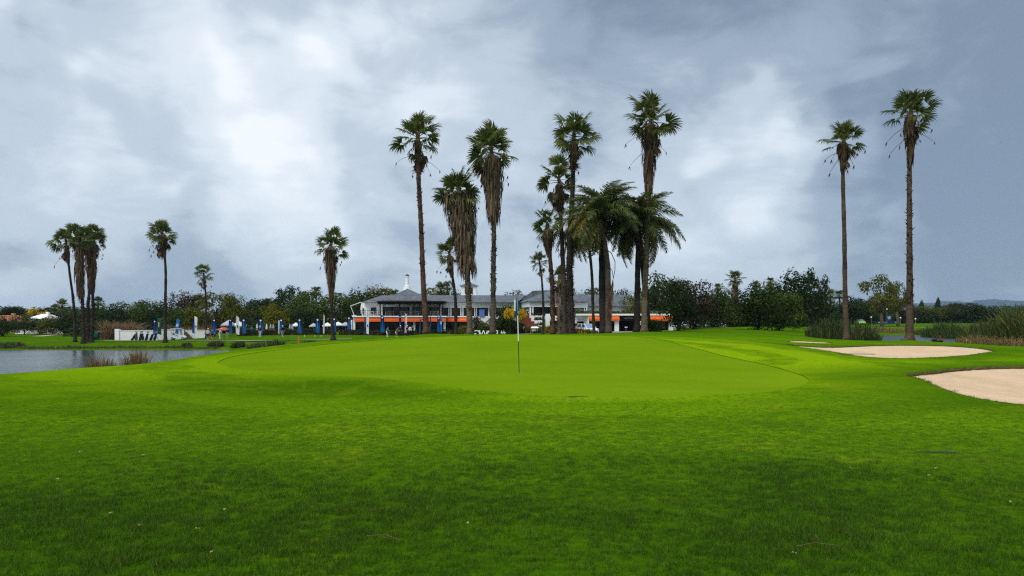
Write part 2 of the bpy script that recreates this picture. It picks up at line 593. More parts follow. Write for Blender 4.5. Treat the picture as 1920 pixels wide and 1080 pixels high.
# ------------------------------------------------------------------ turf, sand and paving materials
def turf_material(name, is_green=False):
    def fn(t):
        co = t.n('ShaderNodeTexCoord').outputs['Object']
        ap = t.n('ShaderNodeAttribute', attribute_name='apron').outputs['Fac']
        ro = t.n('ShaderNodeAttribute', attribute_name='rough').outputs['Fac']
        big = t.noise(co, 0.16, 4, 0.6, 0.6)
        mid = t.noise(co, 0.9, 5, 0.62, 0.5)
        fine = t.noise(co, 11.0, 4, 0.7)
        blade = t.noise(co, 70.0, 3, 0.75)
        if is_green:
            c = t.mix(t.maprange(big, .3, .7), (.106, .190, .0034), (.130, .218, .0044))
            # worn, slightly yellow streaks left by the mower, running across
            mp = t.n('ShaderNodeMapping', ins={0: co, 'Scale': (0.10, 0.75, 1)})
            st = t.noise(mp.outputs[0], 1.0, 5, 0.65, 0.4)
            c = t.mix(t.m('MULTIPLY', t.maprange(st, .42, .72), .55), c, (.145, .215, .006))
            c = t.mix(t.m('MULTIPLY', t.maprange(mid, .5, .75), .35), c, (.080, .165, .003))
        else:
            fair = t.mix(t.maprange(big, .32, .68), (.054, .142, .0018), (.094, .184, .0026))
            fair = t.mix(t.m('MULTIPLY', t.maprange(mid, .48, .75), .45), fair, (.120, .198, .004))
            c = t.mix(ap, fair, (.172, .282, .0032))
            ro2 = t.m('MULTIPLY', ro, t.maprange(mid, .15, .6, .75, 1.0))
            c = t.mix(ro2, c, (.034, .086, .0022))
            # arcs left by the mower, following the green
            sp = t.n('ShaderNodeSeparateXYZ', ins={0: co})
            ddx, ddy = t.m('SUBTRACT', sp.outputs[0], 0.5), t.m('SUBTRACT', sp.outputs[1], 31.0)
            dist = t.m('SQRT', t.m('ADD', t.m('MULTIPLY', ddx, ddx), t.m('MULTIPLY', ddy, ddy)))
            band = t.m('SINE', t.m('ADD', t.m('MULTIPLY', dist, 1.5), t.m('MULTIPLY', big, 11.0)))
            bandk = t.m('MULTIPLY', t.maprange(band, -.35, .55), t.maprange(mid, .3, .65, .12, .55))
            c = t.mix(bandk, c, (.032, .094, .0018))
            # dry patches with ragged edges
            dry = t.maprange(t.noise(co, 0.33, 6, 0.72, 1.2), .52, .70)
            c = t.mix(t.m('MULTIPLY', dry, .45), c, (.165, .205, .008))
            thin = t.maprange(t.noise(co, 0.55, 6, 0.7, 0.8), .66, .78)
            c = t.mix(t.m('MULTIPLY', thin, .30), c, (.060, .075, .018))
        k = t.m('ADD', t.m('MULTIPLY', fine, .55), t.m('MULTIPLY', blade, .55))
        k = t.maprange(k, .32, .78, .40, 1.55, smooth=False)
        if is_green:
            k = t.m('ADD', t.m('MULTIPLY', k, .35), .65)
        c = t.mix(1.0, c, t.n('ShaderNodeCombineXYZ', ins={0: k, 1: k, 2: k}).outputs[0], blend='MULTIPLY')
        hgt = t.m('ADD', t.m('MULTIPLY', fine, .6), t.m('MULTIPLY', blade, .4))
        bn = t.n('ShaderNodeBump', ins={'Strength': 0.25 if is_green else 0.55, 'Distance': 0.04, 'Height': hgt})
        p = t.n('ShaderNodeBsdfDiffuse', ins={0: c, 1: 0.6, 'Normal': bn.outputs[0]})
        t.n('ShaderNodeOutputMaterial', ins={0: p.outputs[0]})
    return material(name, fn)


M_LAWN = turf_material('lawn_turf')
M_GREEN = turf_material('green_turf', True)


def _sand(t):
    co = t.n('ShaderNodeTexCoord').outputs['Object']
    big = t.noise(co, 0.5, 5, 0.6, 0.6)
    # furrows left by the rake
    mp = t.n('ShaderNodeMapping', ins={0: co, 'Rotation': (0, 0, 0.5), 'Scale': (1.0, 6.0, 1.0)})
    rake = t.noise(mp.outputs[0], 2.2, 4, 0.6, 0.8)
    grain = t.noise(co, 60, 3, 0.8)
    foot = t.n('ShaderNodeTexVoronoi', ins={'Vector': co, 'Scale': 1.8, 'Randomness': 1.0})
    c = t.mix(t.maprange(big, .3, .7), (.56, .395, .245), (.65, .475, .31))
    c = t.mix(t.m('MULTIPLY', t.maprange(rake, .45, .7), .35), c, (.42, .28, .16))
    c = t.mix(t.m('MULTIPLY', grain, .08), c, (.68, .52, .35))
    damp = t.maprange(t.noise(co, .28, 5, .6, .8), .50, .72)
    c = t.mix(t.m('MULTIPLY', damp, .40), c, (.43, .295, .175))
    h = t.m('ADD', t.m('MULTIPLY', rake, .8), t.m('ADD', t.m('MULTIPLY', grain, .04), t.m('MULTIPLY', t.maprange(foot.outputs[0], 0, .35), .25)))
    bn = t.n('ShaderNodeBump', ins={'Strength': .7, 'Distance': 0.12, 'Height': h})
    p = t.n('ShaderNodeBsdfPrincipled', ins={'Base Color': c, 'Roughness': 0.95, 'Specular IOR Level': 0.05, 'Normal': bn.outputs[0]})
    t.n('ShaderNodeOutputMaterial', ins={0: p.outputs[0]})


M_SAND = material('bunker_sand', _sand)
M_SOIL = plain('bunker_lip_soil', (.085, .075, .028), 0.95, .45, 2.5, .05, bump=.5, bscale=9)
M_PAVE = plain('paving', (.20, .17, .15), 0.85, .18, .8, .2)
M_PATH = plain('gravel_path', (.36, .30, .22), 0.95, .2, 1.5, .1)

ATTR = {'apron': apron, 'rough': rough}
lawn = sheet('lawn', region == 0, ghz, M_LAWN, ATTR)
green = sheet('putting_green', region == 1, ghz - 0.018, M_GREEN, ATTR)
_zt = ground(GREEN[:, 0], GREEN[:, 1])
_b = MB()
_n2 = len(GREEN)
_b.add([(x, y, z) for (x, y), z in zip(GREEN, _zt)] + [(x, y, z - .03) for (x, y), z in zip(GREEN, _zt)],
       [(i, (i + 1) % _n2, _n2 + (i + 1) % _n2, _n2 + i) for i in range(_n2)])
_b.build('collar_edge', M_LAWN, green)


def bunker(name, k, poly, lip, depth, slope):
    zs = sand_z(poly, gx, gy, ghz, lip, depth, slope)
    rip = 0.012 * np.sin(gx * 5 + 1.7 * np.sin(gy * 2.2)) + 0.02 * np.sin(gx * 1.3 + gy * 2.1)
    o = sheet(name, region == k, zs + rip * np.clip(edge_dist(poly, gx, gy), 0, 1), M_SAND)
    # turf edge round the sand
    n = len(poly)
    zt = ground(poly[:, 0], poly[:, 1])
    cen = poly.mean(0)
    b = MB()
    vs = []
    rgl = np.random.default_rng(k)
    for i in range(n):
        d = cen - poly[i]
        d = d / (np.linalg.norm(d) + 1e-9)
        vs.append((poly[i, 0], poly[i, 1], zt[i] + 0.004))
        q = poly[i] + d * rgl.uniform(.02, .07)
        vs.append((q[0], q[1], zt[i] - lip * rgl.uniform(.35, .6)))
        q = poly[i] + d * rgl.uniform(.00, .05)
        vs.append((q[0], q[1], zt[i] - lip - .06))
    fs = []
    for i in range(n):
        j = (i + 1) % n
        fs += [(i * 3, j * 3, j * 3 + 1, i * 3 + 1), (i * 3 + 1, j * 3 + 1, j * 3 + 2, i * 3 + 2)]
    b.add(vs, fs)
    l_ = b.build('turf_edge', M_SOIL, o)
    return o


bunker('sand_bunker', 2, BUNKER_NEAR, .10, .50, .17)
bunker('sand_bunker', 3, BUNKER_FAR, .055, .30, .07)
bunker('sand_bunker', 4, BUNKER_SLIT, .03, .03, .02)
sheet('driveway', region == 5, ghz + 0.004, M_PAVE)


def ribbon(name, uY, width, mat, lift=.03, per=8):
    """a path laid on the ground"""
    P = [np.array((X(u, Y), Y)) for u, Y in uY]
    out = []
    for i in range(len(P) - 1):
        for k in range(per):
            t = k / per
            out.append(P[i] * (1 - t) + P[i + 1] * t)
    out.append(P[-1])
    out = np.array(out)
    tg = np.gradient(out, axis=0)
    tg /= np.linalg.norm(tg, axis=1)[:, None]
    nr = np.stack([-tg[:, 1], tg[:, 0]], 1)
    L, Rr = out + nr * width / 2, out - nr * width / 2
    zl, zr, zc = ground(L[:, 0], L[:, 1]), ground(Rr[:, 0], Rr[:, 1]), ground(out[:, 0], out[:, 1])
    z = np.maximum(np.maximum(zl, zr), zc) + lift
    b = MB()
    n = len(out)
    vs = [(L[i, 0], L[i, 1], z[i]) for i in range(n)] + [(Rr[i, 0], Rr[i, 1], z[i]) for i in range(n)]
    b.add(vs, [(i, n + i, n + i + 1, i + 1) for i in range(n - 1)])
    return tag(b.build(name, mat, smooth=True), kind='structure')


ribbon('path', [(345, 116), (430, 112), (520, 107), (600, 105), (660, 106)], 1.6, M_PATH)
ribbon('path', [(196, 121), (215, 121.5), (250, 121.5), (300, 122)], 2.2, M_PATH)
ribbon('path', [(1590, 150), (1660, 152), (1720, 154), (1800, 160)], 2.0, M_PATH)
ribbon('path', [(70, 150), (95, 160), (130, 172)], 2.0, M_PATH)


# ------------------------------------------------------------------ water
def _water(sx, sy, ruf, gl=.05):
    def fn(t):
        co = t.n('ShaderNodeTexCoord').outputs['Object']
        mp = t.n('ShaderNodeMapping', ins={0: co, 'Scale': (sx, sy, 1)})
        w1 = t.noise(mp.outputs[0], 1.0, 4, 0.6, 0.6)
        w2 = t.noise(co, 5.0, 2, 0.5)
        patch = t.maprange(t.noise(co, 0.05, 3, 0.5, 0.5), .38, .62, .15, 1.0)
        h = t.m('MULTIPLY', t.m('ADD', t.m('MULTIPLY', w1, .8), t.m('MULTIPLY', w2, .2)), patch)
        bn = t.n('ShaderNodeBump', ins={'Strength': ruf, 'Distance': 0.15, 'Height': h})
        p = t.n('ShaderNodeBsdfPrincipled', ins={'Base Color': (.018, .028, .026), 'Roughness': gl, 'Specular IOR Level': 0.6, 'IOR': 1.33, 'Normal': bn.outputs[0]})
        t.n('ShaderNodeOutputMaterial', ins={0: p.outputs[0]})
    return fn


def water(name, poly, z, mat):
    b = MB()
    b.add([(x, y, z) for x, y in poly], [tuple(range(len(poly)))])
    return tag(b.build(name, mat), kind='structure')


water('pond_water', [(X(u, Y), Y) for u, Y in ((-700, 30), (-300, 33), (0, 35), (280, 42), (400, 52), (470, 70), (470, 104), (300, 106), (0, 106), (-700, 110))], -2.40,
      material('pond_water', _water(.45, 1.4, 1.0, .16)))
water('pond_water', [(X(u, Y), Y) for u, Y in ((1600, 69), (1700, 67), (1850, 64), (2000, 64), (2080, 80), (2000, 112), (1850, 114), (1700, 121), (1640, 119), (1595, 95))], -.75,
      material('pond_water_calm', _water(.5, 1.2, .35, .30)))


# ------------------------------------------------------------------ grass blades
def leafy(name, c1, c2, trans=.3):
    def fn(t):
        oi = t.n('ShaderNodeObjectInfo').outputs['Random']
        rnd = t.n('ShaderNodeNewGeometry').outputs['Random Per Island']
        f = t.m('ADD', t.m('MULTIPLY', oi, .5), t.m('MULTIPLY', rnd, .5))
        c = t.mix(f, c1, c2)
        k = t.maprange(rnd, .93, .97)
        c = t.mix(k, c, (.20, .20, .04))
        p = t.n('ShaderNodeBsdfPrincipled', ins={'Base Color': c, 'Roughness': .6, 'Specular IOR Level': .2})
        tr = t.n('ShaderNodeBsdfTranslucent', ins={0: c})
        ms = t.n('ShaderNodeMixShader', ins={0: trans, 1: p.outputs[0], 2: tr.outputs[0]})
        t.n('ShaderNodeOutputMaterial', ins={0: ms.outputs[0]})
    return material(name, fn)


def tuft_mesh(name, nb, spread, hgt, wid, mat, seed, bend=.6):
    rr = random.Random(seed)
    b = MB()
    for i in range(nb):
        a, d = rr.uniform(0, math.tau), spread * math.sqrt(rr.random())
        x, y = d * math.cos(a), d * math.sin(a)
        h = hgt * rr.uniform(.55, 1.15)
        w = wid * rr.uniform(.7, 1.2)
        yaw = rr.uniform(0, math.tau)
        dx, dy = math.cos(yaw), math.sin(yaw)
        la = rr.uniform(0, math.tau)
        lx, ly = math.cos(la) * h * bend * rr.random(), math.sin(la) * h * bend * rr.random()
        b.add([(x - dx * w, y - dy * w, -.006), (x + dx * w, y + dy * w, -.006), (x + lx * .4 + dx * w * .8, y + ly * .4 + dy * w * .8, h * .55), (x + lx * .4 - dx * w * .8, y + ly * .4 - dy * w * .8, h * .55), (x + lx, y + ly, h)],
              [(0, 1, 2, 3), (3, 2, 4)])
    return b.mesh(name, mat)


def scatter(name, px_, py_, pz_, scl, meshes, seed=0, label=None):
    """stuff nobody could count: small meshes instanced on points"""
    rgs = np.random.default_rng(seed)
    n = len(px_)
    me = bpy.data.meshes.new(name)
    me.vertices.add(n)
    me.vertices.foreach_set('co', np.stack([px_, py_, pz_], 1).astype(np.float32).ravel())
    for an, av in (('scl', scl), ('yaw', rgs.uniform(0, math.tau, n))):
        at = me.attributes.new(an, 'FLOAT', 'POINT')
        at.data.foreach_set('value', np.asarray(av, np.float32))
    at = me.attributes.new('pick', 'INT', 'POINT')
    at.data.foreach_set('value', rgs.integers(0, len(meshes), n).astype(np.int32))
    o = link(bpy.data.objects.new(name, me))
    ng = bpy.data.node_groups.new(name, 'GeometryNodeTree')
    ng.interface.new_socket('Geometry', in_out='INPUT', socket_type='NodeSocketGeometry')
    ng.interface.new_socket('Geometry', in_out='OUTPUT', socket_type='NodeSocketGeometry')
    N, L = ng.nodes, ng.links
    gi, go = N.new('NodeGroupInput'), N.new('NodeGroupOutput')
    join = N.new('GeometryNodeJoinGeometry')
    scn = N.new('GeometryNodeInputNamedAttribute')
    scn.data_type = 'FLOAT'
    scn.inputs[0].default_value = 'scl'
    yw = N.new('GeometryNodeInputNamedAttribute')
    yw.data_type = 'FLOAT'
    yw.inputs[0].default_value = 'yaw'
    pk = N.new('GeometryNodeInputNamedAttribute')
    pk.data_type = 'INT'
    pk.inputs[0].default_value = 'pick'
    cmb = N.new('ShaderNodeCombineXYZ')
    L.new(yw.outputs[0], cmb.inputs[2])
    for i, m_ in enumerate(meshes):
        tmpl = bpy.data.objects.new(m_.name + '_blades', m_)
        oin = N.new('GeometryNodeObjectInfo')
        oin.inputs['Object'].default_value = tmpl
        eq = N.new('FunctionNodeCompare')
        eq.data_type = 'INT'
        eq.operation = 'EQUAL'
        L.new(pk.outputs[0], eq.inputs[2])
        eq.inputs[3].default_value = i
        iop = N.new('GeometryNodeInstanceOnPoints')
        L.new(gi.outputs[0], iop.inputs['Points'])
        L.new(eq.outputs[0], iop.inputs['Selection'])
        L.new(oin.outputs['Geometry'], iop.inputs['Instance'])
        L.new(cmb.outputs[0], iop.inputs['Rotation'])
        L.new(scn.outputs[0], iop.inputs['Scale'])
        L.new(iop.outputs[0], join.inputs[0])
    L.new(join.outputs[0], go.inputs[0])
    md = o.modifiers.new('scatter', 'NODES')
    md.node_group = ng
    tag(o, label=label, kind='stuff')
    return o


M_BLADE_DARK = leafy('grass_blade_dark', (.026, .080, .002), (.070, .145, .004), .35)
M_BLADE_MID = leafy('grass_blade', (.076, .180, .002), (.140, .252, .004), .4)
rg = np.random.default_rng(11)
T_ROUGH = [tuft_mesh('rough_tuft', 26, .075, .055, .0022, M_BLADE_DARK, s, .9) for s in (1, 2, 3)]
T_FAIR = [tuft_mesh('mown_tuft', 24, .075, .026, .0018, M_BLADE_MID, s, .8) for s in (4, 5)]


def fan_points(r0, r1, dens, half=R(38)):
    n = int(half * (r1 * r1 - r0 * r0) * dens)
    th = rg.uniform(-half, half, n)
    r = np.sqrt(rg.uniform(r0 * r0, r1 * r1, n))
    return r * np.sin(th), r * np.cos(th)


def vnoise(x, y, s, seed=0):
    return (np.sin(x * s + 1.7 * np.sin(y * s * .7 + seed)) * np.sin(y * s * 1.3 + 1.1 * np.sin(x * s * .6 + 2 * seed)) + 1) / 2


x1, y1 = fan_points(4.2, 11.5, 300)
edge = 9.0 + 0.35 * np.sin(x1 * .9) + .5 * np.sin(x1 * .31 + 1) + 0.007 * x1 ** 2
pr = np.clip((edge - y1) / 3.4 + .10, 0, 1) * np.clip(.35 + .9 * vnoise(x1, y1, 1.9, 3), 0, 1)
keep = rg.random(len(x1)) < pr
xr, yr = x1[keep], y1[keep]
sr = (.5 + .5 * rg.random(len(xr))) * (.6 + .65 * vnoise(xr, yr, 1.1, 1)) * np.clip(1.35 - (yr - 4) * .11, .45, 1)
scatter('rough_grass', xr, yr, ground(xr, yr), sr, T_ROUGH, 1, 'long dark green rough grass in front')
xa, ya = x1[~keep], y1[~keep]
xb, yb = fan_points(11.5, 20.0, 240)
kb = rg.random(len(xb)) < np.clip((20.0 - yb) / 8.5, 0, 1) ** 1.7
xf, yf = np.concatenate([xa, xb[kb]]), np.concatenate([ya, yb[kb]])
ok_ = ~(inside(GREEN, xf, yf) | inside(BUNKER_NEAR, xf, yf))
xf, yf = xf[ok_], yf[ok_]
sf = (.5 + .6 * rg.random(len(xf))) * np.clip(1.25 - (yf - 5) * .055, .35, 1)
scatter('mown_grass', xf, yf, ground(xf, yf), sf, T_FAIR, 2, 'short mown lawn grass before the putting green')
# shaggy turf hanging over the bunker edges
ex, ey = [], []
for P in (BUNKER_NEAR, BUNKER_FAR, BUNKER_SLIT):
    q = np.roll(P, -1, 0)
    for a, b_ in zip(P, q):
        L_ = np.linalg.norm(b_ - a)
        for _ in range(max(1, int(L_ * 14))):
            t_ = rg.random()
            p_ = a * (1 - t_) + b_ * t_ + rg.normal(0, .05, 2)
            ex.append(p_[0])
            ey.append(p_[1])
ex, ey = np.array(ex), np.array(ey)
scatter('bunker_edge_grass', ex, ey, ground(ex, ey) - .02, .45 + .6 * rg.random(len(ex)), T_ROUGH, 3, 'shaggy grass along the edges of the sand bunkers')
# ================================================================== palms
M_FROND = leaf_mat('palm_frond', (.078, .112, .026), .55, .36, .55, (1.35, 1.1, .9), .1)
M_FROND_OLD = leaf_mat('palm_frond_old', (.075, .072, .020), .40, .22, .6, (1.25, 1.0, .8))
M_DEAD = leaf_mat('palm_dead_frond', (.120, .080, .052), .55, .10, .8, (1.15, 1.05, 1.0), .05)
M_DEAD_GREY = leaf_mat('palm_dead_frond_grey', (.150, .108, .074), .5, .10, .8, (1.1, 1.05, 1.0), .05)
M_BOOT = leaf_mat('palm_leaf_base', (.060, .038, .028), .6, .02, .85, (1.3, 1.2, 1.1), .05)
M_FEATHER = leaf_mat('palm_feather_frond', (.075, .108, .024), .5, .34, .45, (1.3, 1.1, .9))
M_FEATHER_OLD = leaf_mat('palm_feather_frond_yellow', (.115, .112, .016), .45, .28, .5, (1.2, 1.05, .9))


def bark(name, c1, c2, ring=9.0):
    def fn(t):
        co = t.n('ShaderNodeTexCoord').outputs['Object']
        mp = t.n('ShaderNodeMapping', ins={0: co, 'Scale': (1.2, 1.2, ring)})
        w = t.noise(mp.outputs[0], 1.0, 4, 0.65, 0.5)
        big = t.noise(co, 0.55, 3, 0.6)
        c = t.mix(t.maprange(w, .3, .7), c1, c2)
        c = t.mix(t.maprange(big, .40, .70), c, tuple(x * .55 for x in c1))
        bn = t.n('ShaderNodeBump', ins={'Strength': .9, 'Distance': .06, 'Height': w})
        p = t.n('ShaderNodeBsdfPrincipled', ins={'Base Color': c, 'Roughness': .9, 'Specular IOR Level': .1, 'Normal': bn.outputs[0]})
        t.n('ShaderNodeOutputMaterial', ins={0: p.outputs[0]})
    return material(name, fn)


M_BARK = {
    'brown': bark('palm_bark_brown', (.062, .041, .028), (.135, .092, .060)),
    'red': bark('palm_bark_red', (.072, .038, .024), (.145, .082, .052)),
    'dark': bark('palm_bark_dark', (.026, .020, .017), (.060, .047, .038)),
    'tan': bark('palm_bark_tan', (.10, .078, .05), (.21, .165, .10)),
    'grey': bark('palm_bark_grey', (.070, .054, .042), (.145, .112, .086)),
}


def fan_frond(name, seed, mat, droop=.5, nseg=22, tri_droop=1.0, closed=1.0, PL=1.0):
    """one fan leaf: stalk along +X, then a blade of pleated fingers with drooping tips; blade radius 1"""
    rr = random.Random(seed)
    b = MB()
    st = [Vector((PL * k / 3, 0, -.06 * (k / 3) ** 2)) for k in range(4)]
    b.tube(st, [.035, .028, .022, .016], 3, caps=False)
    hub = st[-1]
    for i in range(nseg):
        f = (i + .5) / nseg * 2 - 1
        an = f * R(100) * closed + rr.uniform(-.04, .04)
        Lg = (1.0 - .28 * abs(f) ** 1.6) * rr.uniform(.88, 1.08)
        d = Vector((math.cos(an), math.sin(an), 0))
        side = Vector((-math.sin(an), math.cos(an), 0))
        w = .046 * rr.uniform(.85, 1.15)
        lift = .16 * abs(math.sin(an))
        dr = droop * rr.uniform(.6, 1.4)
        tw = rr.uniform(-.35, .35)
        p1 = hub + d * Lg * .12
        p2 = hub + d * Lg * .55 + Vector((0, 0, lift * .5 - .05 * dr))
        p3 = hub + d * Lg * (.55 + .30 * (1 - .25 * dr)) + Vector((0, 0, lift * .6 - .22 * dr))
        p4 = hub + d * Lg * (.86 + .14 * (1 - dr)) + Vector((0, 0, lift * .5 - .52 * dr * tri_droop))
        up = Vector((0, 0, w * tw))
        b.add([p1 - side * w * .35, p1 + side * w * .35, p2 + side * w + up, p2 - side * w - up, p3 + side * w * .5 + up, p3 - side * w * .5 - up, p4],
              [(0, 1, 2, 3), (3, 2, 4, 5), (5, 4, 6)])
    return b.mesh(name, mat)


FAN = [fan_frond('fan_frond', s, M_FROND, dr, 24, PL=pl) for s, dr, pl in ((1, .35, .62), (2, .5, .85), (3, .62, 1.1), (4, .45, .72), (9, .75, .95), (10, .55, 1.15))]
FAN_OLD = [fan_frond('fan_frond_old', s, M_FROND_OLD, .85, 18, 1.1, .8) for s in (5, 6)]
FAN_DEAD = [fan_frond('fan_frond_dead', s, M_DEAD, 1.1, 14, 1.2, .45) for s in (7, 8)]


def path_point(P, t):
    n = len(P) - 1
    k = min(int(t * n), n - 1)
    f = t * n - k
    p0, p1, p2, p3 = P[max(k - 1, 0)], P[k], P[k + 1], P[min(k + 2, n)]
    return 0.5 * ((2 * p1) + (-p0 + p2) * f + (2 * p0 - 5 * p1 + 4 * p2 - p3) * f * f + (-p0 + 3 * p1 - 3 * p2 + p3) * f ** 3)


def palm_trunk(P, r0, r1, flare, rr, parent, mat, h, sides=12):
    n = max(24, int(h * 2.6))
    pts_, rad = [], []
    for i in range(n + 1):
        t = i / n
        pts_.append(path_point(P, t))
        z = t * h
        r = r0 + (r1 - r0) * t ** .8
        r *= 1 + flare * math.exp(-z / 0.55) + .25 * flare * math.exp(-z / 2.2)
        r *= 1 + .05 * math.sin(z * 3.1 + rr.random()) + rr.uniform(-.035, .035)
        rad.append(r)
    b = MB()
    b.tube(pts_, rad, sides, jit=.06, rng=rr)
    return b.build('trunk', mat, parent, True), pts_, rad


def hanging_skirt(P, h, z_top, z_bot, w_top, w_bot, rr, parent, mat, n):
    """thatch of dead leaves hanging against the trunk"""
    b = MB()
    core_p, core_r = [], []
    for k in range(9):
        wf = k / 8
        zc = z_top - .1 + (z_bot - z_top - .1) * wf
        core_p.append(path_point(P, max(0, min(1, zc / h))))
        core_r.append((w_top + (w_bot - w_top) * wf) * (.30 if k == 0 else .74 if k < 8 else .45))
    b.tube(core_p, core_r, 10, jit=.14, rng=rr)
    for i in range(n):
        f = rr.random() ** .85
        zc = z_top - .35 + (z_bot - z_top) * f
        a = rr.uniform(0, math.tau)
        Lg = rr.uniform(.7, 1.7) * min(1.0, .45 + .1 * (z_top - z_bot))
        wf = min(1, max(0, (z_top - zc) / max(.1, z_top - z_bot)))
        bulge = w_top + (w_bot - w_top) * wf + .22 * math.sin(math.pi * min(1, wf * 1.25)) * w_top
        bulge *= rr.uniform(.70, 1.10)
        c = path_point(P, max(0, min(1, zc / h)))
        d = Vector((math.cos(a), math.sin(a), 0))
        s = Vector((-d.y, d.x, 0))
        w = rr.uniform(.035, .10)
        tz = rr.uniform(-.25, .25)
        p0 = c + d * bulge * .45 + Vector((0, 0, .25))
        p1 = c + d * bulge * .95 + Vector((0, 0, -.10))
        p2 = c + d * bulge * rr.uniform(.9, 1.05) + s * tz * .3 + Vector((0, 0, -.10 - Lg * .5))
        p3 = c + d * bulge * rr.uniform(.72, 1.08) + s * tz * .6 + Vector((0, 0, -.10 - Lg))
        b.add([p0 - s * w * .4, p0 + s * w * .4, p1 + s * w, p1 - s * w, p2 + s * w * .9, p2 - s * w * .9, p3 + s * w * .15, p3 - s * w * .25],
              [(0, 1, 2, 3), (3, 2, 4, 5), (5, 4, 6, 7)])
    o = b.build('skirt', mat, parent)
    return tag(o, kind='stuff')


def leaf_bases(P, rad_fn, h, z0, z1, rr, parent, dens=26, size=.30):
    """split stubs of old leaves still on the trunk"""
    b = MB()
    for i in range(int((z1 - z0) * dens)):
        z = rr.uniform(z0, z1)
        a = rr.uniform(0, math.tau)
        c = path_point(P, z / h)
        r = rad_fn(z)
        d = Vector((math.cos(a), math.sin(a), 0))
        s = Vector((-d.y, d.x, 0))
        L_ = size * rr.uniform(.5, 1.25)
        w = .075 * rr.uniform(.7, 1.3)
        out = rr.uniform(.25, .85)
        p0 = c + d * r * .9
        tip = c + d * (r + L_ * out) + Vector((0, 0, L_ * (1.0 - .6 * out) * (1 if rr.random() < .7 else -.7)))
        b.add([p0 - s * w, p0 + s * w, p0 + Vector((0, 0, -.12)), tip], [(0, 1, 3), (1, 2, 3), (2, 0, 3)])
    return tag(b.build('leaf_bases', M_BOOT, parent), kind='stuff')


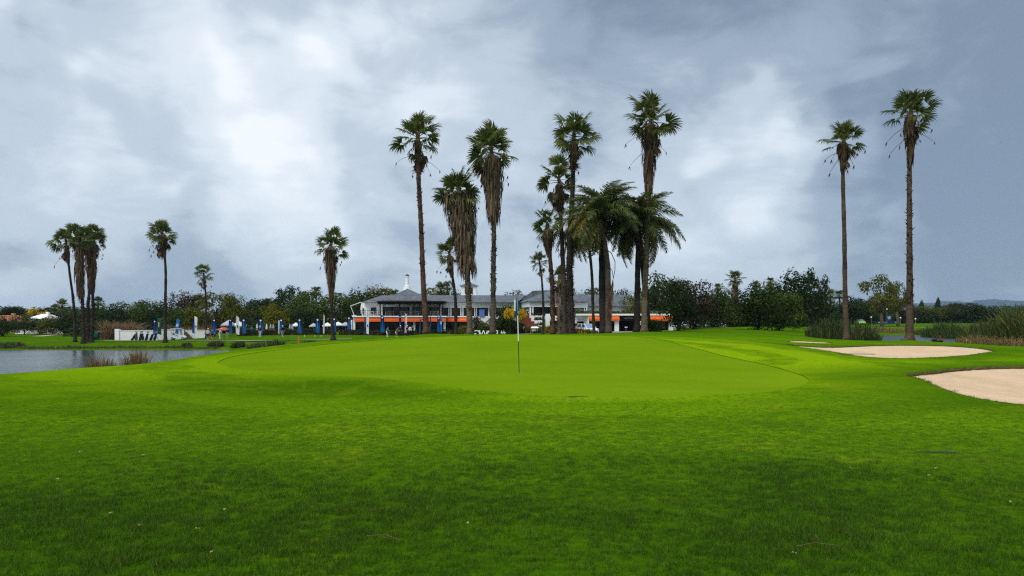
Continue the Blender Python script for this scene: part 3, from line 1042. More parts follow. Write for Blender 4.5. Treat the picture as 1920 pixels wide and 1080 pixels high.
def fan_palm(base_uv, Y, spine, crown_px, label, group, skirt=None, bark_='brown', w=(14, 9), flare=.6, boots=(), n_live=30, n_old=8, n_dead=7, seed=0, skirt_mat=None,
             fronds=True, aspect=1.0, stray=5, elev_lo=-34, boots_size=.30):
    """spine: photo points up the trunk from the base to the bud; crown_px: leaf reach in photo pixels"""
    rr = random.Random(seed * 7 + 3)
    m = Y / FPX                                   # metres per photo pixel at this distance
    bx, by = X(base_uv[0], Y), Y
    z0 = gz(bx, by)
    root = empty('fan_palm', (bx, by, z0 - .05))
    tag(root, label, 'palm tree', group)
    vb = base_uv[1]
    P = [Vector((0, 0, 0))]
    for i, (u, v) in enumerate(spine):
        P.append(Vector(((u - base_uv[0]) * m, rr.uniform(-.25, .25), (vb - v) * m + .05)))
    h = P[-1].z
    trunk, pts_, rad = palm_trunk(P, w[0] * m * .34, w[1] * m * .38, flare, rr, root, M_BARK[bark_], h)

    def rad_at(z):
        return rad[max(0, min(len(rad) - 1, int(z / h * (len(rad) - 1))))]
    bud = P[-1]
    reach = crown_px * m
    s = reach / 1.6
    if skirt:
        v0, v1, w0, w1, n = skirt
        hanging_skirt(P, h, (vb - v0) * m, (vb - v1) * m + .9, w0 * m / 2, w1 * m / 2, rr, root, skirt_mat or M_DEAD, n)
    for (v0, v1, dens) in boots:
        leaf_bases(P, rad_at, h, max(0.05, (vb - v0) * m), (vb - v1) * m, rr, root, dens, boots_size)
    if not fronds:
        b = MB()
        src = [FAN[0], FAN[2]]
        for i in range(n_live):
            f = (i + .5) / n_live
            el = R(80 - 125 * f ** .9) + rr.uniform(-.12, .12)
            M = Matrix.Translation(bud) @ Matrix.Rotation(i * 2.39996 + rr.uniform(-.3, .3), 4, 'Z') @ Matrix.Rotation(-el, 4, 'Y') @ Matrix.Scale(s * rr.uniform(.85, 1.1), 4)
            me = src[i % 2]
            b.add([M @ v.co for v in me.vertices], [tuple(p.vertices) for p in me.polygons])
        tag(b.build('crown', M_FROND, root), kind='stuff')
        return root

    def put(me, az, el, sc, nm='frond', dz=0.0, roll=0.0):
        o = mesh_obj(nm, me, root)
        Mx = Matrix.Translation(bud + Vector((0, 0, dz))) @ Matrix.Diagonal((1, 1, aspect, 1)) @ Matrix.Rotation(az, 4, 'Z') @ Matrix.Rotation(-el, 4, 'Y') @ Matrix.Rotation(roll, 4, 'X') @ Matrix.Scale(sc, 4)
        o.matrix_local = Mx
        return o
    n_live = int(n_live * .72)
    for i in range(n_live):
        f = (i + .5) / n_live
        el = R(80 + (elev_lo - 80) * f ** .95) + rr.uniform(-.16, .16)
        put(rr.choice(FAN), i * 2.39996 + rr.uniform(-.35, .35), el, s * rr.uniform(.82, 1.12) * (.86 + .14 * math.cos(el)), dz=-.45 * f * s, roll=rr.uniform(-1.0, 1.0))
    for i in range(5):
        put(FAN[i % 2 * 3], i * 2.39996, R(rr.uniform(35, 85)), s * rr.uniform(.55, .8), dz=-.25 * s, roll=rr.uniform(-1.2, 1.2))
    for i in range(max(1, int(n_old * .55))):
        el = R(rr.uniform(-72, -38))
        put(rr.choice(FAN_OLD), i * 2.39996 + rr.uniform(-.5, .5) + 1, el, s * rr.uniform(.7, .95), dz=-.55 * s, roll=rr.uniform(-.6, .6))
    for i in range(n_dead):
        el = R(rr.uniform(-88, -62))
        put(rr.choice(FAN_DEAD), rr.uniform(0, math.tau), el, s * rr.uniform(.6, .9), 'dead_frond', dz=-.75 * s - rr.uniform(0, .5) * s, roll=rr.uniform(-1, 1))
    # bare fruit stalks sticking out under the crown
    b = MB()
    for i in range(stray):
        a = rr.uniform(0, math.tau)
        d = Vector((math.cos(a), math.sin(a), 0))
        L_ = reach * rr.uniform(.6, 1.05)
        q0 = bud + Vector((0, 0, -.5 * s - rr.uniform(0, 1.4) * s))
        up = rr.uniform(-.55, .15)
        pp = [q0 + d * L_ * t + Vector((0, 0, L_ * (up * t - .45 * t * t))) for t in (0, .35, .7, 1)]
        b.tube(pp, [.03, .024, .018, .012], 3)
        e = pp[-1]
        for k in range(5):
            q = e + Vector((rr.uniform(-.15, .15), rr.uniform(-.15, .15), -rr.uniform(.15, .5)))
            b.add([e, e + Vector((.09, .03, 0)), q], [(0, 1, 2)])
    if stray:
        tag(b.build('fruit_stalks', M_BOOT, root), kind='stuff')
    return root


GP = 'tall fan palms behind the putting green'
GL = 'fan palms on the far bank of the pond'
GR = 'fan palms by the bunkers'
# ---- by the bunkers on the right
fan_palm((1587, 638), 64, [(1585, 560), (1583, 450), (1581, 340), (1580, 262)], 37, 'slim fan palm with a short dead skirt behind the far bunker', GR,
         (272, 330, 26, 10, 110), 'brown', (15, 8), .5, ((330, 290, 8),), 24, 3, 7, 1, aspect=.9, elev_lo=-28, stray=9)
fan_palm((1705, 638), 64, [(1706, 560), (1707, 450), (1708, 330), (1707, 205)], 46, 'tallest fan palm of the pair by the bunkers with a thick flared foot', GR,
         (214, 292, 28, 12, 130), 'brown', (20, 9), .75, ((560, 330, 12), (330, 250, 10)), 24, 3, 9, 2, aspect=.9, elev_lo=-25, stray=8)
# ---- behind the green
fan_palm((800, 625), 73, [(793, 520), (789, 420), (785, 330), (783, 250)], 47, 'leaning fan palm with almost no skirt before the clubhouse pergola', GP,
         (268, 305, 20, 11, 90), 'red', (15, 10), .45, ((600, 300, 9),), 30, 7, 8, 3)
fan_palm((881, 628), 74, [(879, 560), (872, 450), (863, 380), (860, 352)], 46, 'stout fan palm with the longest thatch of dead leaves', GP,
         (374, 532, 56, 36, 1000), 'tan', (15, 12), .3, ((575, 520, 34),), 32, 10, 12, 4, M_DEAD_GREY)
fan_palm((924, 626), 74, [(925, 520), (926, 420), (924, 330), (921, 275)], 48, 'tall fan palm with a narrow grey skirt and shaggy leaf stubs halfway', GP,
         (304, 440, 38, 26, 520), 'grey', (15, 9), .4, ((565, 455, 26),), 32, 8, 9, 5, M_DEAD_GREY)
fan_palm((855, 626), 96, [(854, 560), (849, 520), (842, 468)], 25, 'small slim fan palm half hidden behind the long thatched palm', GP,
         (476, 515, 14, 8, 120), 'dark', (9, 6), .5, ((600, 530, 14),), 24, 4, 5, 6)
fan_palm((1071, 627), 72, [(1069, 560), (1068, 470), (1074, 350), (1076, 250)], 45, 'tall fan palm with a huge dark bushy foot', GP,
         (268, 312, 18, 12, 110), 'dark', (24, 9), .6, ((620, 455, 40), (455, 330, 8)), 30, 8, 10, 7)
fan_palm((1057, 626), 76, [(1057, 540), (1053, 430), (1048, 330)], 42, 'untidy fan palm with many browned hanging leaves', GP,
         (345, 400, 22, 12, 130), 'grey', (17, 8), .3, ((610, 520, 20),), 22, 16, 12, 8)
fan_palm((1037, 628), 75, [(1035, 540), (1031, 480), (1026, 420)], 32, 'mid height fan palm with spiky trunk beside the red steps', GP,
         (432, 490, 24, 10, 150), 'red', (12, 9), .45, ((605, 520, 34),), 26, 8, 7, 9)
fan_palm((1018, 622), 108, [(1019, 580), (1016, 520), (1011, 482)], 20, 'thin fan palm standing in front of the stepped planters', GP,
         None, 'dark', (7, 4.5), .4, (), 22, 4, 3, 10, stray=2)
fan_palm((1050, 622), 100, [(1051, 580), (1050, 540), (1050, 508)], 24, 'short fan palm with a grey trunk just behind the bushy foot', GP,
         (520, 600, 15, 14, 160), 'grey', (13, 11), .2, (), 22, 4, 3, 11, M_DEAD_GREY, stray=2)
fan_palm((1208, 623), 72, [(1208, 560), (1212, 470), (1217, 350), (1220, 222)], 50, 'tallest fan palm of the central group with a pale peeling lower trunk', GP,
         (232, 332, 36, 16, 260), 'tan', (18, 9), .35, ((425, 340, 8), (520, 425, 20)), 30, 4, 9, 12)
# ---- far bank, left
fan_palm((141, 641), 112, [(138, 570), (133, 520), (124, 448)], 26, 'leaning fan palm at the edge of the tight cluster of four', GL,
         (460, 490, 12, 7, 60), 'dark', (7, 5), .9, ((620, 560, 14),), 26, 7, 9, 13)
fan_palm((157, 645), 108, [(155, 580), (151, 520), (148, 444)], 26, 'fan palm with the longest pale skirt in the cluster of four', GL,
         (455, 552, 21, 12, 300), 'dark', (9, 6), .9, ((640, 560, 24),), 26, 7, 6, 14, M_DEAD)
fan_palm((165, 641), 113, [(166, 580), (168, 520), (163, 446)], 24, 'fan palm squeezed between its neighbours in the cluster of four', GL,
         (462, 530, 16, 9, 150), 'dark', (8, 6), .7, ((630, 550, 24),), 24, 7, 5, 15)
fan_palm((172, 641), 111, [(173, 580), (174, 520), (176, 442)], 26, 'fan palm with dark hanging skirt at the pond end of the cluster of four', GL,
         (455, 530, 18, 10, 220), 'dark', (8, 6), .7, ((630, 550, 24),), 26, 8, 7, 16)
fan_palm((310, 642), 110, [(310, 570), (310, 500), (304, 435)], 29, 'lone fan palm with round brown skirt in front of the white wall', GL,
         (440, 484, 20, 8, 170), 'dark', (8.5, 5), .9, (), 26, 8, 9, 17, stray=8)
fan_palm((387, 631), 124, [(386, 580), (385, 550), (382, 508)], 19, 'small fan palm on a thin trunk near the banner flags', GL,
         (515, 532, 8, 5, 50), 'dark', (5.5, 3.5), .4, (), 22, 4, 5, 18, stray=3)
fan_palm((625, 638), 100, [(622, 590), (621, 520), (620, 458)], 31, 'fan palm with tapering brown skirt standing beyond the green collar', GL,
         (462, 552, 27, 9, 330), 'dark', (9.5, 6.5), 1.1, (), 28, 9, 9, 19, M_DEAD, stray=8)


# ---- feather palms
def feather_frond(name, seed, mat, L_=3.6, arch=1.0, nl=60, leaf=1.0, hang=.85):
    rr = random.Random(seed)
    b = MB()
    pts_ = []
    for k in range(9):
        t = k / 8
        pts_.append(Vector((L_ * (t - .16 * arch * t ** 3), 0, L_ * arch * (.20 * t - .62 * t ** 2.3))))
    b.tube(pts_, [.045, .04, .036, .03, .026, .02, .016, .012, .006], 3, caps=False)
    for side in (-1, 1):
        for i in range(nl):
            t = .12 + .88 * (i + rr.random() * .5) / nl
            k = min(7, int(t * 8))
            f = t * 8 - k
            p = pts_[k].lerp(pts_[k + 1], min(1, f))
            tg = (pts_[k + 1] - pts_[k]).normalized()
            ll = leaf * (math.sin(math.pi * min(1, t * .9 + .1)) ** .5) * rr.uniform(.8, 1.15)
            out = Vector((0, side, 0)) * .75 + tg * .62
            out = (out + Vector((0, 0, rr.uniform(-.45, .45)))).normalized()
            w = .030 * rr.uniform(.9, 1.5)
            hg = hang * rr.uniform(.6, 1.3)
            q1 = p + out * ll * .5 + Vector((0, 0, .04 - .14 * hg * ll))
            q2 = p + out * ll * (1 - .3 * hg) + Vector((0, 0, -.62 * hg * ll))
            b.add([p - tg * w, p + tg * w, q1 + tg * w, q1 - tg * w, q2], [(0, 1, 2, 3), (3, 2, 4)])
    return b.mesh(name, mat)


FE = [feather_frond('feather_frond', s, M_FEATHER, 3.7, a) for s, a in ((21, 1.0), (22, 1.35), (23, 1.2))]
FE_Y = [feather_frond('feather_frond_yellow', s, M_FEATHER_OLD, 3.6, 1.45, hang=1.15) for s in (24, 25)]
FE_D = [feather_frond('feather_frond_dead', s, M_DEAD, 3.3, .9, 46, .8, 1.3) for s in (26,)]


def feather_palm(base_uv, Y, spine, reach_px, label, trunk_w, bark_, n, ny, seed, hang=(), yaz=None, flare=.3):
    rr = random.Random(seed)
    m = Y / FPX
    bx = X(base_uv[0], Y)
    root = empty('feather_palm', (bx, Y, gz(bx, Y) - .05))
    tag(root, label, 'palm tree', 'feather palms behind the putting green')
    P = [Vector((0, 0, 0))] + [Vector(((u - base_uv[0]) * m, rr.uniform(-.1, .1), (base_uv[1] - v) * m)) for u, v in spine]
    palm_trunk(P, trunk_w[0] * m / 2, trunk_w[1] * m / 2, flare, rr, root, M_BARK[bark_], P[-1].z)
    bud = P[-1]
    s = reach_px * m / 3.5

    def put(me, az, el, sc, nm='frond'):
        o = mesh_obj(nm, me, root)
        o.matrix_local = Matrix.Translation(bud) @ Matrix.Rotation(az, 4, 'Z') @ Matrix.Rotation(-el, 4, 'Y') @ Matrix.Rotation(rr.uniform(-.3, .3), 4, 'X') @ Matrix.Scale(sc, 4)
    for i in range(n):
        f = (i + .5) / n
        put(rr.choice(FE), i * 2.39996 + rr.uniform(-.3, .3), R(82 - 92 * f) + rr.uniform(-.1, .1), s * rr.uniform(.9, 1.1))
    for i in range(ny):
        az = (i * 2.39996 + rr.uniform(-.4, .4)) if yaz is None else yaz + rr.uniform(-1.3, 1.3)
        put(rr.choice(FE_Y), az, R(rr.uniform(-40, 26)), s * rr.uniform(.8, 1.08))
    for az, el, sc in hang:
        put(FE_D[0], az, R(el), s * sc, 'dead_frond')
    return root


feather_palm((1132, 626), 72, [(1129, 540), (1129, 460), (1130, 402)], 80, 'dark feather palm with the widest arching crown beside the driveway', (14, 11), 'dark', 36, 7, 31,
             ((.35, -74, .62), (2.6, -80, .7)), math.pi)
feather_palm((1141, 628), 71, [(1140, 560), (1138, 490), (1124, 415)], 80, 'feather palm on a smooth grey trunk with yellow drooping fronds', (11, 10), 'grey', 8, 18, 32,
             ((.1, -82, 1.05),), math.pi)
feather_palm((1194, 623), 73, [(1195, 560), (1196, 480), (1197, 420)], 84, 'feather palm whose fronds spread towards the open lawn', (12, 9), 'dark', 28, 7, 33,
             ((2.9, -76, .8), (.4, -80, .55)), .6)
feather_palm((1213, 624), 76, [(1212, 570), (1206, 500), (1196, 425)], 76, 'low feather palm with dull yellow fronds tangled behind the pale trunk', (12, 10), 'dark', 9, 16, 34,
             ((3.3, -72, .7), (1.0, -80, .7)), math.pi, .9)
feather_palm((1114, 624), 78, [(1112, 580), (1109, 500), (1100, 430)], 66, 'slender leaning feather palm with browned fronds by the parked car', (6, 5), 'brown', 6, 14, 35, ((2.0, -80, .7),), math.pi)


# long dead frond swinging from its bare stalk beside the grey trunk
Yd = 70.6
md = Yd / FPX
root = [o for o in bpy.data.objects if o.get('label', '').startswith('feather palm on a smooth grey trunk')][0]
b = MB()
rr = random.Random(4)


def dpt(u, v, dy=0.0):
    return Vector((X(u, Yd), Yd + dy, ZV(v, Yd))) - root.location


b.tube([dpt(1134, 466), dpt(1146, 474), dpt(1153, 490), dpt(1153, 506), dpt(1150, 522)], [.05, .045, .04, .035, .03], 5)
b.tube([dpt(1141, 498), dpt(1148, 508), dpt(1150, 522)], .03, 4)
ax0, ax1 = dpt(1150, 520), dpt(1140, 604)
for i in range(150):
    t = rr.random() ** .8
    p = ax0.lerp(ax1, t * .72)
    spread = (.10 + .75 * min(1, t * 1.8)) * (1.15 - .3 * t)
    q = ax0.lerp(ax1, min(1.02, t * .72 + rr.uniform(.18, .34))) + Vector((rr.uniform(-1, 1) * spread * .55, rr.uniform(-1, 1) * spread * .4, 0))
    sd_ = Vector((.025, 0, 0))
    mid_ = p.lerp(q, .5) + Vector((rr.uniform(-.05, .05), 0, 0))
    b.add([p - sd_ * .6, p + sd_ * .6, mid_ + sd_, mid_ - sd_, q], [(0, 1, 2, 3), (3, 2, 4)])
b.build('dead_frond', M_DEAD, root)
# ================================================================== broadleaf trees, shrubs, hedges, reeds
M_LEAF = {
    'dark': leaf_mat('leaf_dark', (.020, .037, .008), .5, .2, .55, (1.3, 1.15, .9), .04),
    'blue': leaf_mat('leaf_blue_green', (.020, .042, .014), .5, .2, .55, (1.2, 1.15, 1.0), .04),
    'mid': leaf_mat('leaf_mid', (.038, .066, .010), .5, .25, .55, (1.3, 1.15, .9), .04),
    'olive': leaf_mat('leaf_olive', (.078, .092, .011), .5, .25, .55, (1.25, 1.1, .9), .04),
    'lime': leaf_mat('leaf_yellow_green', (.130, .135, .008), .5, .3, .55, (1.2, 1.1, .9), .04),
    'gold': leaf_mat('leaf_golden', (.44, .31, .012), .5, .3, .55, (1.2, 1.1, .9), .04),
    'plum': leaf_mat('leaf_plum', (.038, .030, .016), .5, .15, .55, (1.2, 1.15, .9), .04),
    'brown': leaf_mat('leaf_dry', (.16, .095, .042), .5, .2, .75, (1.2, 1.1, 1.0)),
}
M_WOOD = plain('tree_bark', (.040, .032, .026), .9, .4, 3.0, .1, bump=.5, bscale=8)
M_WOOD_PALE = plain('tree_bark_pale', (.16, .125, .095), .9, .3, 3.0, .1, bump=.4, bscale=8)


def leaf_quad(b, p, n, size, rr):
    a = Vector((rr.gauss(0, 1), rr.gauss(0, 1), rr.gauss(0, 1)))
    t = (a - n * a.dot(n))
    t = t.normalized() if t.length > 1e-6 else Vector((1, 0, 0))
    s = n.cross(t)
    l, w = size, size * .55
    b.add([p - t * l, p + s * w + n * l * .18, p + t * l, p - s * w + n * l * .18], [(0, 1, 2, 3)])


def crown_mesh(name, seed, n_blob, n_leaf, leaf, base=.22, airy=0.0, flat=1.0, top=1.0, r_blob=(.16, .28)):
    """foliage of a tree 1 high and 1 wide: leaf pieces over many overlapping clumps"""
    rr = random.Random(seed)
    b = MB()
    H = 1 - base
    for i in range(n_blob):
        while True:
            x, y, z = rr.uniform(-1, 1), rr.uniform(-1, 1), rr.uniform(-1, 1)
            q = x * x + y * y + z * z
            if q < 1 and q > .12 * rr.random() + airy * .25:
                break
        rb = rr.uniform(*r_blob)
        k = .5 - rb * .72
        zc = base + H * (.5 + z * (.5 - rb * .6))
        wf = 1.0 if z < 0 else (1 - (1 - top) * z)
        c = Vector((x * k * 1.05 * wf, y * k * 1.05 * wf, zc))
        for j in range(n_leaf):
            d = Vector((rr.gauss(0, 1), rr.gauss(0, 1), rr.gauss(.25, 1))).normalized()
            rad = rb * rr.uniform(.62, 1.08) * (1 + .22 * math.sin(d.x * 5 + i) * math.sin(d.y * 4 + i * 2))
            p = c + Vector((d.x * rad, d.y * rad, d.z * rad * .78 * flat))
            n = (d + Vector((rr.uniform(-.7, .7), rr.uniform(-.7, .7), rr.uniform(-.3, .9)))).normalized()
            leaf_quad(b, p, n, leaf * rr.uniform(.6, 1.3), rr)
    V = np.array(b.v)
    lo, hi = np.percentile(V, 1.2, axis=0), np.percentile(V, 98.8, axis=0)
    V[:, :2] = (V[:, :2] - (lo[:2] + hi[:2]) / 2) / (hi[:2] - lo[:2])
    V[:, 2] = base + (V[:, 2] - lo[2]) / (hi[2] - lo[2]) * (1.0 - base)
    b.v = [tuple(p) for p in V]
    return b


def limbs_mesh(name, seed, base=.25, fork=3, lean=.05, r=.035, top=.7, low_fork=False):
    rr = random.Random(seed)
    b = MB()
    f0 = Vector((rr.uniform(-lean, lean), rr.uniform(-lean, lean), base * (.45 if low_fork else .9)))
    b.tube([(0, 0, -.02), f0 * .5 + Vector((rr.uniform(-.01, .01), 0, 0)), f0], [r * 1.35, r, r * .85], 7)
    for k in range(fork + 2):
        a = math.tau * k / (fork + 2) + rr.uniform(-.5, .5)
        e = Vector((math.cos(a) * rr.uniform(.15, .34), math.sin(a) * rr.uniform(.15, .34), rr.uniform(base + .2, top)))
        mid = f0.lerp(e, .5) + Vector((rr.uniform(-.03, .03), rr.uniform(-.03, .03), -.03))
        b.tube([f0 - Vector((0, 0, .02)), mid, e], [r * .65, r * .45, r * .15], 5)
        for q in range(2):
            e2 = mid + Vector((rr.uniform(-.2, .2), rr.uniform(-.2, .2), rr.uniform(.12, .3)))
            b.tube([mid, mid.lerp(e2, .5), e2], [r * .35, r * .25, r * .08], 4)
    return b


CROWNS, LIMBS = {}, {}
VARIANTS = ('round', 'round2', 'tall', 'airy')
for kind_, args in {
    'round': dict(n_blob=36, n_leaf=110, leaf=.024, base=.04, r_blob=(.12, .26)),
    'round2': dict(n_blob=32, n_leaf=115, leaf=.024, base=.07, r_blob=(.12, .27)),
    'tall': dict(n_blob=36, n_leaf=105, leaf=.024, base=.12, r_blob=(.10, .23)),
    'airy': dict(n_blob=22, n_leaf=105, leaf=.026, base=.28, airy=1.0, r_blob=(.10, .17)),
    'airy2': dict(n_blob=18, n_leaf=110, leaf=.026, base=.34, airy=1.2, r_blob=(.10, .17)),
    'umbrella': dict(n_blob=24, n_leaf=120, leaf=.026, base=.55, flat=.6, r_blob=(.15, .22)),
    'bush': dict(n_blob=26, n_leaf=110, leaf=.035, base=-.05, r_blob=(.18, .30)),
    'cone': dict(n_blob=46, n_leaf=60, leaf=.05, base=.02, top=.08, r_blob=(.12, .2)),
}.items():
    for q in range(3 if kind_ in VARIANTS else 1):
        CROWNS[kind_ + '_' * q] = crown_mesh(kind_, sum(map(ord, kind_)) + 31 * q, **args)
        LIMBS[kind_ + '_' * q] = limbs_mesh(kind_, sum(map(ord, kind_)) + 1 + q, base=max(.12, args['base'] + .05), low_fork=kind_ in ('round', 'round2'))
_crown_cache = {}
RT = random.Random(77)


def tree(u, Y, v_top, w_px, kind_, tint, label, group=None, name='broadleaf_tree', wood=None, cat='tree', trunk_=True, depth=1.0, sink=0.1):
    x = X(u, Y)
    z0 = gz(x, Y) - sink
    h = ZV(v_top, Y) - z0
    w = w_px * Y / FPX
    root = empty(name, (x, Y, z0), RT.uniform(0, math.tau))
    tag(root, label, cat, group)
    if kind_ in VARIANTS:
        kind_ += '_' * RT.randrange(3)
    if (kind_, tint) not in _crown_cache:
        _crown_cache[(kind_, tint)] = CROWNS[kind_].mesh('crown', M_LEAF[tint])
    c = mesh_obj('crown', _crown_cache[(kind_, tint)], root)
    c.scale = (w, w * depth, h)
    if trunk_:
        key = (kind_, 'wood', wood is None)
        if key not in _crown_cache:
            _crown_cache[key] = LIMBS[kind_].mesh('trunk', wood or M_WOOD, True)
        t_ = mesh_obj('trunk', _crown_cache[key], root)
        t_.scale = (h * .85 if kind_ != 'bush' else w, h * .85 if kind_ != 'bush' else w, h)
    return root


GT_L, GT_B, GT_R, GT_F = 'trees along the far side of the pond', 'trees behind the clubhouse', 'trees beside the clubhouse lawn', 'trees beyond the far fairway'
TREES = [
    # u, Y, v_top, w_px, kind, tint, label, group
    (6, 150, 594, 52, 'round', 'blue', 'dark rounded tree in front of the red tiled house', GT_L),
    (24, 205, 575, 40, 'umbrella', 'dark', 'flat topped dark tree rising behind the red tiled roof', GT_L),
    (8, 215, 586, 30, 'airy', 'olive', 'thin olive tree at the edge of the red tiled roof', GT_L),
    (46, 168, 592, 48, 'tall', 'mid', 'narrow tree with several stems before the low white garden wall', GT_L),
    (66, 215, 580, 44, 'airy', 'gold', 'golden yellow flowering tree above the white house', GT_L),
    (76, 168, 596, 40, 'round2', 'blue', 'bluish green tree covering the white house', GT_L),
    (98, 166, 594, 44, 'tall', 'olive', 'olive tinted tree with dark stem by the low garden wall', GT_L),
    (122, 162, 588, 52, 'round', 'dark', 'broad dark tree just behind the cluster of four palms', GT_L),
    (84, 225, 578, 46, 'round2', 'dark', 'dark distant tree next to the golden flowering one', GT_L),
    (150, 190, 582, 52, 'round', 'mid', 'mid green tree seen between the trunks of the four palms', GT_L),
    (186, 178, 572, 56, 'tall', 'mid', 'leafy tree right behind the pampas bush', GT_L),
    (214, 166, 573, 66, 'round', 'dark', 'low dark tree over the end of the white wall', GT_L),
    (246, 172, 567, 70, 'round2', 'mid', 'wide mid green tree behind the golf bags', GT_L),
    (274, 168, 565, 64, 'tall', 'mid', 'tree with sprouting top behind the white wall', GT_L),
    (300, 166, 574, 60, 'round', 'dark', 'dark tree behind the lone palm trunk', GT_L),
    (342, 180, 551, 76, 'round2', 'plum', 'tall blackish round tree above the golf cart', GT_L),
    (330, 160, 580, 54, 'round', 'mid', 'small green tree under the blackish one', GT_L),
    (372, 160, 577, 56, 'round2', 'olive', 'olive green shrubby tree behind the white banner', GT_L),
    (408, 168, 550, 84, 'airy', 'olive', 'airy olive tree with sky showing through its crown', GT_L),
    (436, 164, 553, 44, 'tall', 'olive', 'narrow olive tree beside the airy one', GT_L),
    (448, 168, 580, 60, 'round', 'olive', 'low olive tree over the parked shelters', GT_L),
    (478, 172, 574, 56, 'round2', 'dark', 'dark low tree left of the yellow green one', GT_L),
    (494, 182, 562, 62, 'umbrella', 'blue', 'flat topped bluish tree under a small palm', GT_L),
    (514, 150, 572, 52, 'tall', 'lime', 'yellow green tree standing behind the banner row', GT_L),
    (540, 185, 558, 70, 'round', 'dark', 'dark wide tree behind the yellow green one', GT_L),
    (545, 200, 538, 66, 'airy2', 'blue', 'tall thin tree with open flat tufts at its top', GT_L),
    (588, 170, 548, 96, 'round2', 'mid', 'large tree just left of the skirted palm', GT_B),
    (628, 164, 552, 96, 'round', 'mid', 'largest spreading dark tree behind the skirted palm', GT_B),
    (668, 185, 549, 66, 'tall', 'dark', 'dark tree rising behind the terrace umbrella', GT_B),
    (700, 190, 540, 84, 'round2', 'olive', 'olive tree filling the gap over the hipped roof', GT_B),
    (560, 158, 577, 60, 'round2', 'dark', 'low dark tree behind the shade umbrellas', GT_B),
    (806, 200, 543, 66, 'round', 'olive', 'olive tree behind the pyramid roof', GT_B),
    (852, 210, 548, 60, 'round2', 'plum', 'dark rounded tree beside the roof lantern', GT_B),
    (966, 205, 548, 74, 'round', 'mid', 'green treetop over the middle ridge behind the flag', GT_B),
    (1100, 200, 543, 90, 'round2', 'mid', 'broad treetop over the slate roof by the driveway', GT_B),
    (1058, 200, 540, 60, 'round', 'dark', 'dark treetop half hidden by the bushy palm foot', GT_B),
    (1172, 170, 546, 50, 'tall', 'dark', 'dark slender tree at the end of the slate roof', GT_B),
    (1190, 132, 558, 62, 'round2', 'olive', 'small grey olive tree leaning over the entrance', GT_B),
    (1242, 150, 519, 74, 'tall', 'mid', 'tall green tree over the far orange awning', GT_B),
    (1224, 140, 545, 66, 'round', 'dark', 'dark tree behind the pale palm trunk', GT_B),
    (1272, 98, 528, 60, 'tall', 'dark', 'dark tree on a thin trunk at the end of the clubhouse', GT_R),
    (1300, 104, 528, 76, 'round2', 'plum', 'brownish dark tree next to the small lawn sign', GT_R),
    (1336, 118, 548, 64, 'round', 'dark', 'low dark tree over parked vehicles', GT_R),
    (1356, 150, 540, 60, 'tall', 'mid', 'bright green tree beside the far skirted palm', GT_R),
    (1372, 122, 566, 60, 'round2', 'olive', 'pale stemmed olive tree under the far skirted palm', GT_R),
    (1420, 92, 536, 96, 'round', 'dark', 'big dark spreading tree on a forked trunk', GT_R),
    (1462, 96, 548, 84, 'round2', 'mid', 'lower green tree leaning on the forked one', GT_R),
    (1492, 118, 513, 96, 'tall', 'dark', 'tallest dark tree of the lawn with a ragged top', GT_R),
    (1524, 122, 508, 50, 'airy', 'dark', 'open crowned tree poking above the ragged dark one', GT_R),
    (1446, 120, 532, 60, 'round', 'mid', 'rounded treetop between the forked and the ragged tree', GT_R),
    (1534, 130, 552, 56, 'round2', 'dark', 'dark low tree by the rushes', GT_R),
    (1592, 190, 558, 64, 'round', 'dark', 'dark round tree behind the slim bunker palm', GT_F),
    (1622, 200, 562, 56, 'round2', 'dark', 'dark tree beside the lime green car', GT_F),
    (1654, 165, 519, 70, 'airy', 'olive', 'tall airy gum tree with a pale bent trunk', GT_F),
    (1684, 172, 530, 40, 'airy2', 'olive', 'thin crowned companion of the airy gum tree', GT_F),
    (1648, 215, 566, 60, 'round2', 'mid', 'low green tree behind the round banner', GT_F),
    (1694, 225, 562, 50, 'airy', 'plum', 'greyish bare looking tree behind the tallest bunker palm', GT_F),
    (1730, 250, 574, 62, 'round', 'olive', 'olive bushy tree at the far fairway', GT_F),
    (1768, 255, 576, 60, 'round2', 'mid', 'green bushy tree below the pointed cypress', GT_F),
    (1786, 270, 569, 44, 'umbrella', 'plum', 'brown flat topped tree beyond the pointed cypress', GT_F),
    (1815, 245, 570, 66, 'round', 'dark', 'dark rounded tree in front of the blue hills', GT_F),
    (1848, 245, 575, 56, 'round2', 'dark', 'second dark rounded tree in front of the blue hills', GT_F),
    (1876, 240, 580, 50, 'round', 'dark', 'lowest dark tree over the tall reeds', GT_F),
    (1916, 215, 576, 44, 'tall', 'dark', 'dark tree cut by the edge of the photo', GT_F),
]
for a in TREES:
    pale = 'gum' in a[6] or 'pale stemmed' in a[6]
    if pale:
        pass
    tree(*a, wood=M_WOOD_PALE if pale else None)
for u, Y, v, w, lab in ((1758, 285, 561, 12, 'pointed dark cypress above the far trees'), (1727, 290, 566, 13, 'short blunt cypress above the far trees'), (438, 200, 560, 7, 'thin spire of a cypress behind the airy olive tree')):
    tree(u, Y, v, w, 'cone', 'dark', lab, 'cypress trees in the distance', 'cypress_tree')
